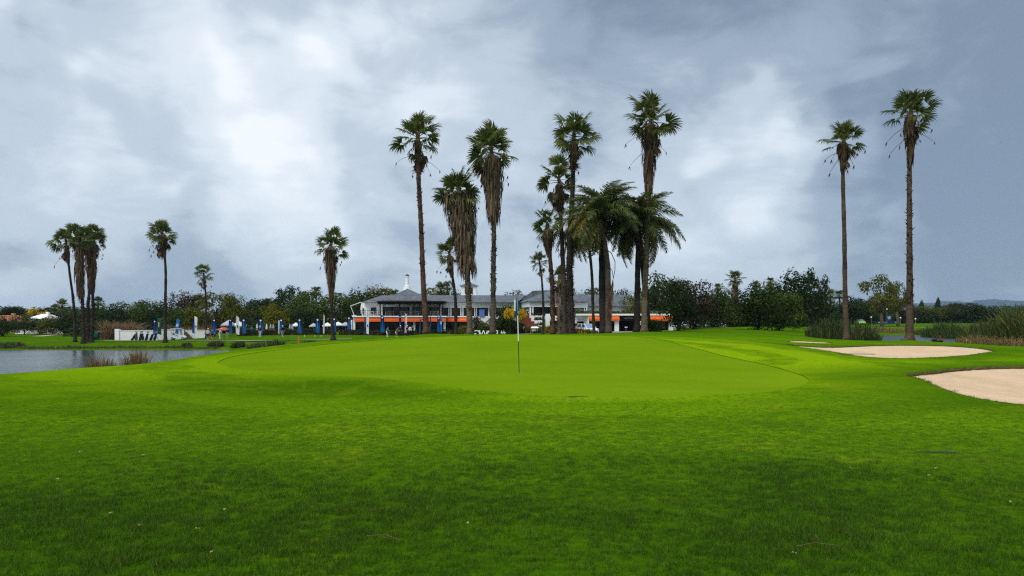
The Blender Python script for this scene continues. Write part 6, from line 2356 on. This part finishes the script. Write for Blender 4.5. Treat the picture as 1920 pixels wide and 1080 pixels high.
    if hold == 'umbrella':
        b = MB()
        c = Vector((.35, -.25, 0))
        b.tube([c + Vector((0, 0, .9)), c + Vector((0, 0, 2.1))], .012, 5)
        for i in range(8):
            a0, a1 = math.tau * i / 8, math.tau * (i + 1) / 8
            b.add([c + Vector((0, 0, 2.1)), c + Vector((.65 * math.cos(a0), .65 * math.sin(a0), 1.75)), c + Vector((.65 * math.cos(a1), .65 * math.sin(a1), 1.75))], [(0, 1, 2)])
        b.build('umbrella', CLOTH['olive'], root)
    return root


person(185.5, 117, 'black', 'black', 'person in black by the pampas bush near the palm cluster', 'stand', 2.6)
person(387, 117.5, 'khaki', 'black', 'person in a tan top half behind the one in a white cap', 'walk', 1.2)
person(390, 117, 'white', 'black', 'person in white shirt, black shorts and white cap before the short wall', 'walk', 1.0, 'white', True)
person(397.5, 118.5, 'blue', 'navy', 'person in a blue shirt and dark shorts walking with a companion', 'walk', 1.1, None, True)
person(412.5, 119, 'mint', 'white', 'person in a pale mint top leaning forward by the stall', 'putt', 1.4, 'white')
person(426.5, 119.5, 'navy', 'khaki', 'person in navy top and light trousers below a blue banner', 'stand', 3.0)
person(487.5, 121.5, 'navy', 'white', 'golfer in dark top and white trousers before a blue banner', 'stand', .4, 'white')
person(529.5, 121.5, 'black', 'khaki', 'golfer in black top and khaki trousers carrying a pale bag', 'walk', 1.3, 'white')
person(726, 119.5, 'grey', 'white', 'golfer in grey top and white trousers putting alone', 'putt', 1.4)
person(743.5, 119.8, 'olive', 'white', 'golfer in white shorts bending low over the ball', 'bend', .9, 'red', True)
person(751, 120.3, 'navy', 'black', 'golfer all in navy standing over the bending one', 'stand', .2, 'white')
person(764, 120.5, 'black', 'black', 'golfer in black with a white cap beside the white sweater', 'stand', -.5, 'white')
person(769, 119.6, 'white', 'black', 'golfer in a white sweater and black trousers', 'stand', .5)
person(773, 120.8, 'black', 'black', 'golfer in black standing behind the white sweater', 'stand', .7)
person(1534.5, 150, 'white', 'grey', 'person in a white top beyond the rushes on the lawn', 'stand', .3)

# ---- golf bags in front of the wall
BAGC = {'black': M_BLACK, 'navy': M_NAVY, 'grey': plain('bag_grey', (.06, .065, .06), .6, .2, 3.0)}


def golf_bag(u, Y, tilt, col, label, rz=0.0):
    x = X(u, Y)
    root = empty('golf_bag', (x, Y, gz(x, Y)), rz)
    tag(root, label, 'golf bag', 'golf bags standing in front of the white wall')
    Mx = Matrix.Translation((0, 0, .05)) @ Matrix.Rotation(tilt, 4, 'Y')
    b = MB()
    b.lathe([(.11, 0), (.14, .04), (.13, .5), (.15, .84), (.145, .88)], 9)
    b.v = [tuple(Mx @ Vector(v)) for v in b.v]
    b.build('bag_body', BAGC[col], root, True)
    b = MB()
    b.box(.09, .18, -.09, .09, .14, .5, M=Mx)
    b.build('pocket', BAGC[col], root)
    rr = random.Random(int(u * 10))
    b = MB()
    for k in range(5):
        a = rr.uniform(-.07, .07)
        c = rr.uniform(-.07, .07)
        L_ = rr.uniform(1.02, 1.22)
        b.tube([Mx @ Vector((a, c, .8)), Mx @ Vector((a * 1.5, c * 1.5, L_))], .012, 4)
        b.box(a * 1.5 - .05, a * 1.5 + .05, c * 1.5 - .03, c * 1.5 + .03, L_ - .03, L_ + .05, M=Mx)
    b.build('clubs', M_CHROME, root)
    b = MB()
    for sd in (-1, 1):
        b.tube([Mx @ Vector((0, .05 * sd, .70)), (math.sin(tilt) * .7 + (.42 if tilt > 0 else -.42), .22 * sd, 0)], .012, 4)
    b.build('stand', M_BLACK, root)
    root.scale = (1.3, 1.3, 1.25)
    return root


for u, t_, c, lab in ((246.5, .55, 'black', 'leaning black golf bag at the end of the bag row'), (254.5, .12, 'grey', 'upright grey golf bag second in the row'), (262, .2, 'black', 'upright black golf bag third in the row'), (267.5, -.08, 'black', 'black golf bag standing tight against its neighbour'), (273, .35, 'navy', 'navy golf bag tilted towards the gap'), (281.5, .5, 'black', 'tilted black golf bag under the green banner'), (289, .25, 'navy', 'last small navy golf bag under the green banner')):
    golf_bag(u, 121.5, t_, c, lab, random.Random(int(u)).uniform(-.4, .4))

# ---- vehicles
def wheel(parent, p, r, w):
    b = MB()
    prof = [(r * .62, -w / 2), (r * .96, -w / 2), (r, -w * .3), (r, w * .3), (r * .96, w / 2), (r * .62, w / 2)]
    b.lathe(prof, 14)
    b.v = [(v[0], v[2], v[1]) for v in b.v]
    wh = b.build('wheel', M_TYRE, parent)
    wh.location = p
    b = MB()
    b.lathe([(r * .6, -w * .52), (r * .6, w * .52)], 12)
    b.v = [(v[0], v[2], v[1]) for v in b.v]
    b.build('rim', M_CHROME, wh)
    return wh


def car(u, Y, rz, paint, label, s=1.0, z_add=0.0):
    """hatchback: nose towards +X before turning"""
    x = X(u, Y)
    root = empty('parked_car', (x, Y, gz(x, Y) + z_add), rz)
    tag(root, label, 'car')
    L_, W_ = 4.1, 1.75
    # lower body: cross sections along the length (x, half width, z low, z high)
    secs = [(-2.05, .70, .38, .86), (-1.95, .82, .28, .98), (-1.3, .87, .24, .96), (0, .88, .24, .93), (1.0, .87, .24, .92), (1.75, .82, .26, .80), (2.0, .74, .30, .68), (2.06, .62, .36, .58)]
    b = MB()
    vs, fs = [], []
    for (sx, hw, zl, zh) in secs:
        vs += [(sx, -hw * .94, zl), (sx, -hw, zl + .18), (sx, -hw, zh - .10), (sx, -hw * .90, zh), (sx, hw * .90, zh), (sx, hw, zh - .10), (sx, hw, zl + .18), (sx, hw * .94, zl)]
    n = 8
    for i in range(len(secs) - 1):
        for k in range(n):
            fs.append((i * n + k, i * n + (k + 1) % n, (i + 1) * n + (k + 1) % n, (i + 1) * n + k))
    fs += [tuple(range(n)), tuple(range((len(secs) - 1) * n + n - 1, (len(secs) - 1) * n - 1, -1))]
    b.add(vs, fs)
    body = b.build('body', paint, root, False)
    # cabin shell: glass all round under a painted roof
    b = MB()
    low = [(-1.85, .78, .94), (1.05, .80, .90)]
    top_ = [(-1.45, .60, 1.46), (.10, .62, 1.48)]
    vs = [(-1.85, -.76, .95), (1.05, -.78, .90), (1.05, .78, .90), (-1.85, .76, .95), (-1.40, -.60, 1.44), (.15, -.62, 1.46), (.15, .62, 1.46), (-1.40, .60, 1.44)]
    b.add(vs, [(0, 1, 5, 4), (2, 3, 7, 6)])
    b.build('side_window', M_GLASS, body)
    b = MB()
    b.add([vs[1], vs[2], vs[6], vs[5]], [(0, 1, 2, 3)])
    b.build('windscreen', M_WINDSCREEN, body)
    b = MB()
    b.add([vs[3], vs[0], vs[4], vs[7]], [(0, 1, 2, 3)])
    b.build('rear_window', M_GLASS, body)
    b = MB()
    b.box(-1.46, .20, -.63, .63, 1.44, 1.50)
    for sd in (-1, 1):
        for a, c in ((vs[0], vs[4]), (vs[1], vs[5]), (Vector((-.45, -.775, .93)), Vector((-.5, -.615, 1.45)))):
            p0, p1 = Vector(a), Vector(c)
            p0.y *= -sd
            p1.y *= -sd
            b.tube([p0, p1], .045, 4)
    b.build('roof', paint, body)
    for sd in (-1, 1):
        b = MB()
        b.box(1.86, 2.03, sd * .52 - .16, sd * .52 + .16, .58, .72)
        b.build('headlight', M_WINDSCREEN, body)
        b = MB()
        b.box(.70, .88, sd * .90 - .08, sd * .90 + .08, .93, 1.07)
        b.build('mirror', paint, body)
        for wx in (-1.28, 1.28):
            wheel(root, (wx, sd * .78, .31), .31, .20)
    b = MB()
    b.box(2.03, 2.075, -.45, .45, .36, .50)
    b.build('grille', M_BLACK, body)
    root.scale = (s, s, s)
    return root


M_WINDSCREEN = plain('windscreen_glass', (.12, .24, .38), .08, .2, 1.0, .6)
M_CARWHITE = plain('white_car_paint', (.78, .79, .80), .25, .03, 1.0, .5)
M_CARLIME = plain('lime_car_paint', (.42, .70, .03), .25, .05, 1.0, .5)
M_CARSILVER = plain('silver_car_paint', (.42, .45, .48), .3, .05, 1.0, .5, metal=.3)
car(1101, 108, R(-62), M_CARWHITE, 'white hatchback parked beside the driveway')
car(1612, 188, R(-94), M_CARLIME, 'lime green car on the far fairway')
car(1268, 124, R(-12), M_CARWHITE, 'white car behind the thin trunk at the clubhouse end')
car(1294, 128, R(8), M_CARSILVER, 'silver car half hidden under the brownish dark tree')
car(1344, 135, R(20), M_CARWHITE, 'pale car in the shade under the lawn trees')
car(1068, 124, R(185), M_CARWHITE, 'white car nose hidden behind the bushy palm foot')

# golf cart
x = X(334, 122.5)
gc = empty('golf_cart', (x, 122.5, gz(x, 122.5)), R(8))
tag(gc, 'white golf cart parked against the retaining wall', 'golf cart')
b = MB()
prof = [(-1.15, .30), (-1.15, .62), (-.85, .74), (-.25, .74), (-.1, .42), (.35, .42), (.50, .80), (.95, .72), (1.18, .52), (1.18, .30)]
n = len(prof)
b.add([(a, -.55, c) for a, c in prof] + [(a, .55, c) for a, c in prof], [tuple(range(n)), tuple(range(2 * n - 1, n - 1, -1))] + [(i, n + i, n + (i + 1) % n, (i + 1) % n) for i in range(n)])
b.build('body', M_CARWHITE, gc)
b = MB()
b.box(-.75, -.25, -.5, .5, .745, .84)
b.box(-.80, -.70, -.5, .5, .84, 1.15)
b.build('seat', M_CANVAS_GREY, gc)
for sx, tx in ((-.95, -.80), (.55, .30)):
    for sy in (-.5, .5):
        b = MB()
        b.tube([(sx, sy, .7), (tx, sy, 1.82)], .022, 5)
        b.build('roof_post', M_BLACK, gc)
b = MB()
b.prism([(-1.05, -.58), (.55, -.58), (.62, -.4), (.62, .4), (.55, .58), (-1.05, .58)], 1.82, 1.88)
b.build('roof', M_CARWHITE, gc)
b = MB()
b.add([(.60, -.48, .85), (.60, .48, .85), (.36, .48, 1.78), (.36, -.48, 1.78)], [(0, 1, 2, 3)])
b.build('windscreen', plain('cart_screen', (.28, .36, .30), .15, .1, 1.0, .5), gc)
for sx in (-.78, .82):
    for sy in (-.5, .5):
        wheel(gc, (sx, sy, .23), .23, .18)
b = MB()
b.tube([(.42, .2, .8), (.22, .2, 1.05)], .02, 5)
b.build('steering_column', M_BLACK, gc)

# green push trolley near the palm cluster
x = X(178, 119)
tr = empty('bag_trolley', (x, 119, gz(x, 119)), .3)
tag(tr, 'green covered bag trolley beside the palm cluster', 'trolley')
b = MB()
b.lathe([(.25, .1), (.45, .25), (.5, .7), (.35, 1.25), (.12, 1.5)], 9)
b.build('cover', M_GREENCLOTH, tr, True)
for sy in (-.4, .4):
    wheel(tr, (-.3, sy, .16), .16, .06)
b = MB()
b.tube([(.2, 0, 1.2), (.65, 0, 1.15), (.75, 0, .95)], .02, 5)
b.build('handle', M_BLACK, tr)
# white van behind the trolley
x = X(186, 150)
car(190, 148, R(176), M_CARWHITE, 'pale car roof showing behind the pampas bush')

# ---- white free standing letters seen from behind
for ch, u, lab in (('G', 894.5, 'first rounded white letter of the hashtag sign'), ('W', 906.5, 'white letter of the hashtag sign with zigzag strokes'), ('M', 919, 'white letter of the hashtag sign cut off by the palm trunk'), ('B', 930, 'white letter of the hashtag sign behind the palm trunk'), ('#', 943.5, 'white hash symbol standing on the lawn')):
    Y = 117.0
    x = X(u, Y)
    o = lettering(ch, 960, 598, 11.5, Y, M_WHITE2, name='sign_letter', flip=True, ext=.12)
    o.data.transform(Matrix.Translation((0, -Y, -EYE)))
    o.location = (x, Y, ZV(630.5, Y))
    o.data.update()
    tag(o, lab, 'letter', 'white letters of the hashtag sign')
    # footing under each letter
    b = MB()
    b.box(-.5, .5, -.25, .25, gz(x, Y) - o.location.z - .05, -.01)
    b.build('footing', M_WHITE, o)

# ---- flagstick on the green
Yf = 21.6
xf_ = X(973.5, Yf)
zf = gz(xf_, Yf) - .018
fs_ = empty('flagstick', (xf_, Yf, zf))
tag(fs_, 'golf flagstick with a limp blue flag standing in the hole', 'flagstick')
mf = Yf / FPX
Hf = 156 * mf
tilt = -4.0 * mf / Hf
b = MB()
b.tube([(0, 0, -.08), (tilt * Hf * .38, 0, Hf * .38)], .011, 8)
b.build('pole_lower', M_BLACK, fs_)
b = MB()
b.tube([(tilt * Hf * .38, 0, Hf * .38), (tilt * Hf, 0, Hf)], [.014, .0125], 8)
b.build('pole_upper', M_WHITE2, fs_)
b = MB()
n, k_ = 14, 9
vs = []
top_w = .05
for i in range(n + 1):
    t = i / n
    for j in range(k_ + 1):
        f = j / k_
        z = Hf * (1.0 - .002) - t * .62 - (f ** 1.5) * .30 * (1 - .3 * t)
        wdt = (.012 + .10 * min(1, t * 1.2 + f * .2))
        xx = tilt * Hf * (1 - t * .25) + (-f * wdt * .72 + .038 * math.sin(f * 9 + t * 2) * (.1 + t)) + .025 * t
        yy = -.014 - .07 * f * math.sin(f * 11 + t * 1.5) * (.3 + t * .7)
        vs.append((xx, yy, z))
b.add(vs, [(i * (k_ + 1) + j, i * (k_ + 1) + j + 1, (i + 1) * (k_ + 1) + j + 1, (i + 1) * (k_ + 1) + j) for i in range(n) for j in range(k_)])
fl_ = b.build('flag', M_TEAL, fs_, True)
b = MB()
b.box(tilt * Hf - .085, tilt * Hf - .045, -.105, -.1, Hf - .62, Hf - .30)
b.build('flag_print', M_CANVAS, fl_)
b = MB()
b.lathe([(.054, 0), (.054, .0035)], 20)
cup_ = b.build('hole', M_BLACK, fs_)
cup_.location = (0, 0, .004)
b = MB()
for i in range(20):
    a0, a1 = math.tau * i / 20, math.tau * (i + 1) / 20
    b.add([(.054 * math.cos(a0), .054 * math.sin(a0), .008), (.054 * math.cos(a1), .054 * math.sin(a1), .008), (.066 * math.cos(a1), .066 * math.sin(a1), .008), (.066 * math.cos(a0), .066 * math.sin(a0), .008)], [(0, 3, 2, 1)])
b.build('cup_rim', M_WHITE2, fs_)

# ---- stakes, posts, lamps, signs
def stake(u, Y, v_top, w, mat, name, label, cat):
    x = X(u, Y)
    z0 = gz(x, Y)
    b = MB()
    h = ZV(v_top, Y) - z0
    b.prism([(-w, -w), (w, -w), (w, w), (-w, w)], -.1, h - .05)
    b.add([(-w, -w, h - .048), (w, -w, h - .048), (w, w, h - .048), (-w, w, h - .048), (0, 0, h + .02)], [(0, 1, 4), (1, 2, 4), (2, 3, 4), (3, 0, 4)])
    o = b.build(name, mat)
    o.location = (x, Y, z0)
    return tag(o, label, cat)


stake(560.5, 72, 632, .06, plain('orange_paint', (.50, .13, .02), .6, .15), 'marker_post', 'orange marker post at the end of the rushes', 'post')
stake(842, 112, 623, .05, M_RED, 'marker_stake', 'thin red stake by the clubhouse hedge', 'stake')
stake(1763, 66, 629, .035, M_RED, 'marker_stake', 'red stake at the edge of the right hand water', 'stake')
stake(1689.5, 66, 635, .03, M_BLACK, 'marker_stake', 'dark stake in front of the white patch of water', 'stake')
for u, lab in ((571, 'left'), (590.5, 'middle'), (602, 'right')):
    stake(u, 119, 628, .025, M_WHITE2, 'cup_marker', 'thin pale practice marker, %s of three on the practice lawn' % lab, 'marker')
for u, Y, vt, lab in ((1256.5, 118, 580, 'tall globe lamp at the end of the entrance wing'), (1633.5, 195, 595, 'globe lamp beside the sponsor board'), (1663, 200, 580, 'tallest globe lamp behind the airy gum tree'), (1688.5, 198, 596, 'globe lamp just left of the tallest bunker palm'), (1716.5, 198, 598, 'globe lamp just right of the tallest bunker palm')):
    x = X(u, Y)
    z0 = gz(x, Y)
    lp = empty('globe_lamp', (x, Y, z0))
    tag(lp, lab, 'lamp post', 'globe lamps on thin poles')
    H = ZV(vt, Y) - z0
    b = MB()
    b.tube([(0, 0, -.1), (0, 0, H - .2)], [.06, .04], 6)
    b.build('pole', M_BLACK if Y < 150 else M_CHROME, lp)
    b = MB()
    b.lathe([(.05, H - .22), (.16, H - .16), (.21, H), (.16, H + .15), (.05, H + .2)], 10)
    b.build('globe', M_WHITE2, lp, True)


def signboard(u, Y, v0, v1, w_px, mat, label, legs=True, name='sign_board'):
    x = X(u, Y)
    z0 = gz(x, Y)
    root = empty(name, (x, Y, z0))
    tag(root, label, 'sign')
    w = w_px * Y / FPX / 2
    b = MB()
    b.box(-w, w, -.03, .03, ZV(v1, Y) - z0, ZV(v0, Y) - z0)
    b.build('panel', mat, root)
    for sx in ((-w * .7, w * .7) if w > .5 else (0,)):
        b = MB()
        b.tube([(sx, .05, -.1), (sx, .05, ZV(v1, Y) - z0 + .05)], .03, 5)
        b.build('post', M_CHROME, root)
    return root


signboard(1258, 92, 613.5, 619.5, 8.5, M_CANVAS, 'small pale sign on the lawn before the thin trunk')
signboard(1174, 108, 612.5, 614.5, 5, M_CANVAS, 'little white sign on a thin pole in the driveway')
sb_ = signboard(1003, 121, 616, 621, 12, M_WHITE2, 'small white signboard with a roof beside the clipped hedge')
b = MB()
w = 8 * 121 / FPX
z_ = ZV(614, 121) - sb_.location.z
b.add([(-w, -.4, z_ - .1), (w, -.4, z_ - .1), (w, .4, z_ - .1), (-w, .4, z_ - .1), (-w * .7, 0, z_ + .15), (w * .7, 0, z_ + .15)], [(3, 2, 1, 0), (0, 1, 5, 4), (1, 2, 5), (2, 3, 4, 5), (3, 0, 4)])
b.build('roof', M_WHITE2, sb_)
sp_ = signboard(1662, 205, 602, 607, 50, plain('navy_board', (.008, .028, .075), .6, .1, 1.0), 'long dark blue sponsor board on the far fairway')
for txt, u in (('BMW', 1650), ('GOLF CUP', 1659), ('GOLF', 1681)):
    o = lettering(txt, 960, 598, 1.9, 205, M_WHITE2 if txt == 'BMW' else M_CANVAS, name='lettering', ext=.01)
    o.data.transform(Matrix.Translation((X(u, 205) - sp_.location.x, -205 - .06, ZV(605.6, 205) - EYE - sp_.location.z)))
    o.parent = sp_
# teardrop banner with the quartered emblem
Yb = 203.0
x = X(1667.5, Yb)
tb = empty('teardrop_banner', (x, Yb, gz(x, Yb)))
tag(tb, 'dark blue teardrop banner with a round quartered emblem', 'banner')
mb_ = Yb / FPX
b = MB()
pts_ = [(-3.5, 3), (-4.8, 10), (-4.6, 15), (-2.8, 18.4), (0, 19.6), (2.8, 18.4), (4.6, 15), (4.8, 11), (3.6, 6), (1.6, 3)]
b.add([(a * mb_, 0, c * mb_) for a, c in pts_] + [(a * mb_, .03, c * mb_) for a, c in pts_], [tuple(range(10)), tuple(range(19, 9, -1))] + [(i, 10 + i, 10 + (i + 1) % 10, (i + 1) % 10) for i in range(10)])
bs = b.build('sail', M_NAVY, tb)
b = MB()
b.tube([(-3.6 * mb_, .05, -.2), (-3.6 * mb_, .05, 4 * mb_)], .03, 5)
b.build('pole', M_BLACK, tb)
ec, er = Vector((-.2 * mb_, -.02, 12.6 * mb_)), 3.1 * mb_


def disc(r, y, a0, a1, mat, name, n=10, r0=0.0):
    b = MB()
    vs = [ec + Vector((r * math.cos(a0 + (a1 - a0) * i / n), y, r * math.sin(a0 + (a1 - a0) * i / n))) for i in range(n + 1)]
    if r0:
        vs2 = [ec + Vector((r0 * math.cos(a0 + (a1 - a0) * i / n), y, r0 * math.sin(a0 + (a1 - a0) * i / n))) for i in range(n + 1)]
        b.add(vs + vs2, [(i, i + 1, n + 2 + i, n + 1 + i) for i in range(n)])
    else:
        b.add([ec + Vector((0, y, 0))] + vs, [(0, i + 1, i + 2) for i in range(n)])
    return b.build(name, mat, bs)


disc(er, 0, 0, math.tau, M_WHITE2, 'emblem_ring', 24, er * .90)
disc(er * .90, 0, 0, math.tau, M_BLACK, 'emblem_band', 24, er * .62)
for k in range(4):
    disc(er * .60, 0, k * math.pi / 2, (k + 1) * math.pi / 2, M_WHITE2 if k % 2 == 0 else M_AQUA, 'emblem_quarter', 6)

# rake in the far bunker, dark birds by the water, fallen leaves and divots
Yr = 33.4
x = X(1600, Yr)
rk = empty('bunker_rake', (x, Yr, gz(x, Yr) - .02), R(-4))
tag(rk, 'dark rake lying at the front edge of the far bunker', 'rake')
b = MB()
b.tube([(-.55, 0, .06), (.95, 0, .05)], .016, 6)
b.build('handle', M_POSTWOOD, rk)
b = MB()
b.box(-.58, -.54, -.28, .28, .02, .07)
for k in range(9):
    b.box(-.60, -.57, -.27 + .065 * k, -.25 + .065 * k, -.04, .03)
b.build('head', M_BLACK, rk)


def goose(u, Y, rz, label):
    x = X(u, Y)
    z0 = max(gz(x, Y), -.75)
    b = MB()
    b.tube([(-.38, 0, .20), (-.25, 0, .20), (-.05, 0, .19), (.15, 0, .21), (.25, 0, .24)], [.02, .10, .16, .14, .06], 9)
    b.tube([(.18, 0, .26), (.26, 0, .38), (.27, 0, .46), (.33, 0, .48), (.42, 0, .46)], [.06, .035, .04, .038, .008], 7)
    b.tube([(.02, .05, .1), (.02, .05, -.02)], .014, 4)
    b.tube([(.02, -.05, .1), (.02, -.05, -.02)], .014, 4)
    o = b.build('goose', M_BLACK, smooth=True)
    o.location = (x, Y, z0)
    o.rotation_euler = (0, 0, rz)
    return tag(o, label, 'bird')


goose(1752, 63, .3, 'dark waterbird resting left of the red stake')
goose(1760, 63.5, 2.8, 'dark waterbird resting right below the red stake')
M_LITTER = plain('dead_leaf', (.30, .24, .11), .8, .3, 30.0)
M_TWIG = plain('dry_twig', (.10, .065, .03), .9, .3, 30.0)
M_BARESOIL = plain('bare_soil', (.024, .036, .010), .95, .4, 12.0)
rr = random.Random(9)
LIT = [(262, 994), (372, 1000), (398, 1045), (110, 905), (210, 970), (420, 964), (598, 842), (690, 771), (1594, 886), (1745, 902), (1755, 887), (1896, 955), (152, 851), (270, 858), (880, 990), (1490, 1050)]
LITL = ['star shaped pale leaf, largest of the pair low at left', 'pale dead leaf right of the star shaped one', 'pale leaf nearest the bottom edge at left', 'pale leaf fleck highest at far left', 'small leaf just left of the star shaped pair',
        'tiny pale leaf above the star shaped pair', 'lone leaf fleck in the left middle of the lawn', 'leaf fleck below the front of the green', 'dry leaf under the scuffed divot', 'dry leaf below and left of the scuffed divot',
        'dry leaf just below the scuffed divot', 'dry leaf at the right edge of the rough', 'leaf at the left edge where the lawn meets the rough', 'leaf fleck right of the one at the left lawn edge', 'leaf in the middle of the rough', 'leaf beside the curved twig']
for k, (u, v) in enumerate(LIT):
    Y = EYE * FPX / (v - 598)
    x = X(u, Y)
    z = gz(x, Y)
    b = MB()
    for q in range(3):
        a = rr.uniform(0, math.tau)
        L_ = rr.uniform(.016, .036)
        d = Vector((math.cos(a), math.sin(a), 0)) * L_
        s_ = Vector((-d.y, d.x, 0)) * .3
        b.add([(0, 0, 0), d * .5 + s_ + Vector((0, 0, .012)), d + Vector((0, 0, .006)), d * .5 - s_ + Vector((0, 0, .016))], [(0, 1, 2, 3)])
    o = b.build('fallen_leaf', M_LITTER)
    o.location = (x, Y, z + .03)
    tag(o, LITL[k], 'leaf', 'dead leaves on the lawn')
for k, (u, v, L_, lab) in enumerate(((720, 1022, .30, 'thin dry twig lying in the rough left of the middle'), (1530, 1040, .30, 'curved dry twig lying in the rough on the right'), (1800, 870, .2, 'short straw on the mown lawn'))):
    Y = EYE * FPX / (v - 598)
    x = X(u, Y)
    b = MB()
    b.tube([(-L_ / 2, 0, .03), (0, .02, .045), (L_ / 2, -.03, .035)], .003, 4)
    o = b.build('fallen_twig', M_TWIG)
    o.location = (x, Y, gz(x, Y) + .02)
    o.rotation_euler = (0, 0, rr.uniform(-.4, .4))
    tag(o, lab, 'twig')
for k, (u, v, w, d_, lab) in enumerate(((1082, 746.5, .26, .07, 'dark worn dip at the front edge of the green'), (1763, 848, .28, .07, 'dark scuffed divot on the lawn below the near bunker'))):
    Y = EYE * FPX / (v - 598)
    x = X(u, Y)
    b = MB()
    n = 22
    ring = [(math.cos(math.tau * i / n) * w * rr.uniform(.75, 1.1), math.sin(math.tau * i / n) * d_ * rr.uniform(.7, 1.2)) for i in range(n)]
    zs = ground([x + a for a, c in ring], [Y + c for a, c in ring])
    zc = gz(x, Y)
    b.add([(a, c, z - zc + .012) for (a, c), z in zip(ring, zs)] + [(0, 0, .018)], [(i, (i + 1) % n, n) for i in range(n)])
    o = b.build('divot', M_BARESOIL)
    o.location = (x, Y, zc)
    tag(o, lab, 'divot')

# bird in the sky
b = MB()
b.tube([(-.3, 0, 0), (-.1, 0, 0), (.15, 0, .02), (.3, 0, .03)], [.02, .07, .06, .01], 6)
b.add([(-.05, 0, .03), (.1, 0, .03), (-.1, .5, .16), (-.28, .85, .08)], [(0, 1, 2), (0, 2, 3)])
b.add([(-.05, 0, .03), (.1, 0, .03), (-.1, -.5, .16), (-.28, -.85, .08)], [(0, 2, 1), (0, 3, 2)])
o = b.build('bird', M_BLACK)
o.location = (X(1876, 260), 260, ZV(267, 260))
o.rotation_euler = (0, 0, .6)
tag(o, 'tiny dark bird flying high over the right hand pond', 'bird')

# ------------------------------------------------------------------ blue hills and the air between
def hills(name, u0, u1, Y, prof, tint, seed):
    rr = random.Random(seed)
    n = 120
    vs, fs = [], []
    rows = 7
    for i in range(n + 1):
        u = u0 + (u1 - u0) * i / n
        hv_ = np.interp(u, [p[0] for p in prof], [p[1] for p in prof])
        top = (598 - hv_) / FPX * Y + EYE
        top += 7 * math.sin(i * .9 + seed) + 5 * math.sin(i * 2.3) + rr.uniform(-3.0, 3.0)
        for k in range(rows):
            f = k / (rows - 1)
            vs.append((X(u, Y), Y + f * 900 + 60 * math.sin(i * .4 + k), max(-4, (top + 4) * math.sin(f * math.pi / 2) ** 1.0 - 4 + (6 * math.sin(i * .7 + k * 1.9) if 0 < k < rows - 1 else 0))))
    for i in range(n):
        for k in range(rows - 1):
            a = i * rows + k
            fs.append((a, a + rows, a + rows + 1, a + 1))
    b = MB()
    b.add(vs, fs)
    return tag(b.build(name, tint, smooth=True), kind='structure')


M_HILL = plain('wooded_hill', (.022, .042, .030), .95, .5, .012, .05)
hills('hill', 1640, 2250, 6000, [(1640, 590), (1700, 580), (1740, 573), (1800, 568), (1850, 565), (1885, 561), (1920, 562), (2000, 558), (2250, 572)], M_HILL, 3)
hz = MB()
hz.box(-5200, 7000, -60, 7400, -6, 210)
haze = hz.build('haze', [])


def _haze(t):
    v = t.n('ShaderNodeVolumePrincipled', ins={'Color': (.50, .70, .96), 'Density': .00007, 'Anisotropy': .1})
    t.n('ShaderNodeOutputMaterial', ins={1: v.outputs[0]})


haze.data.materials.append(material('haze_air', _haze))
tag(haze, 'thin bluish air over the whole course', kind='stuff')
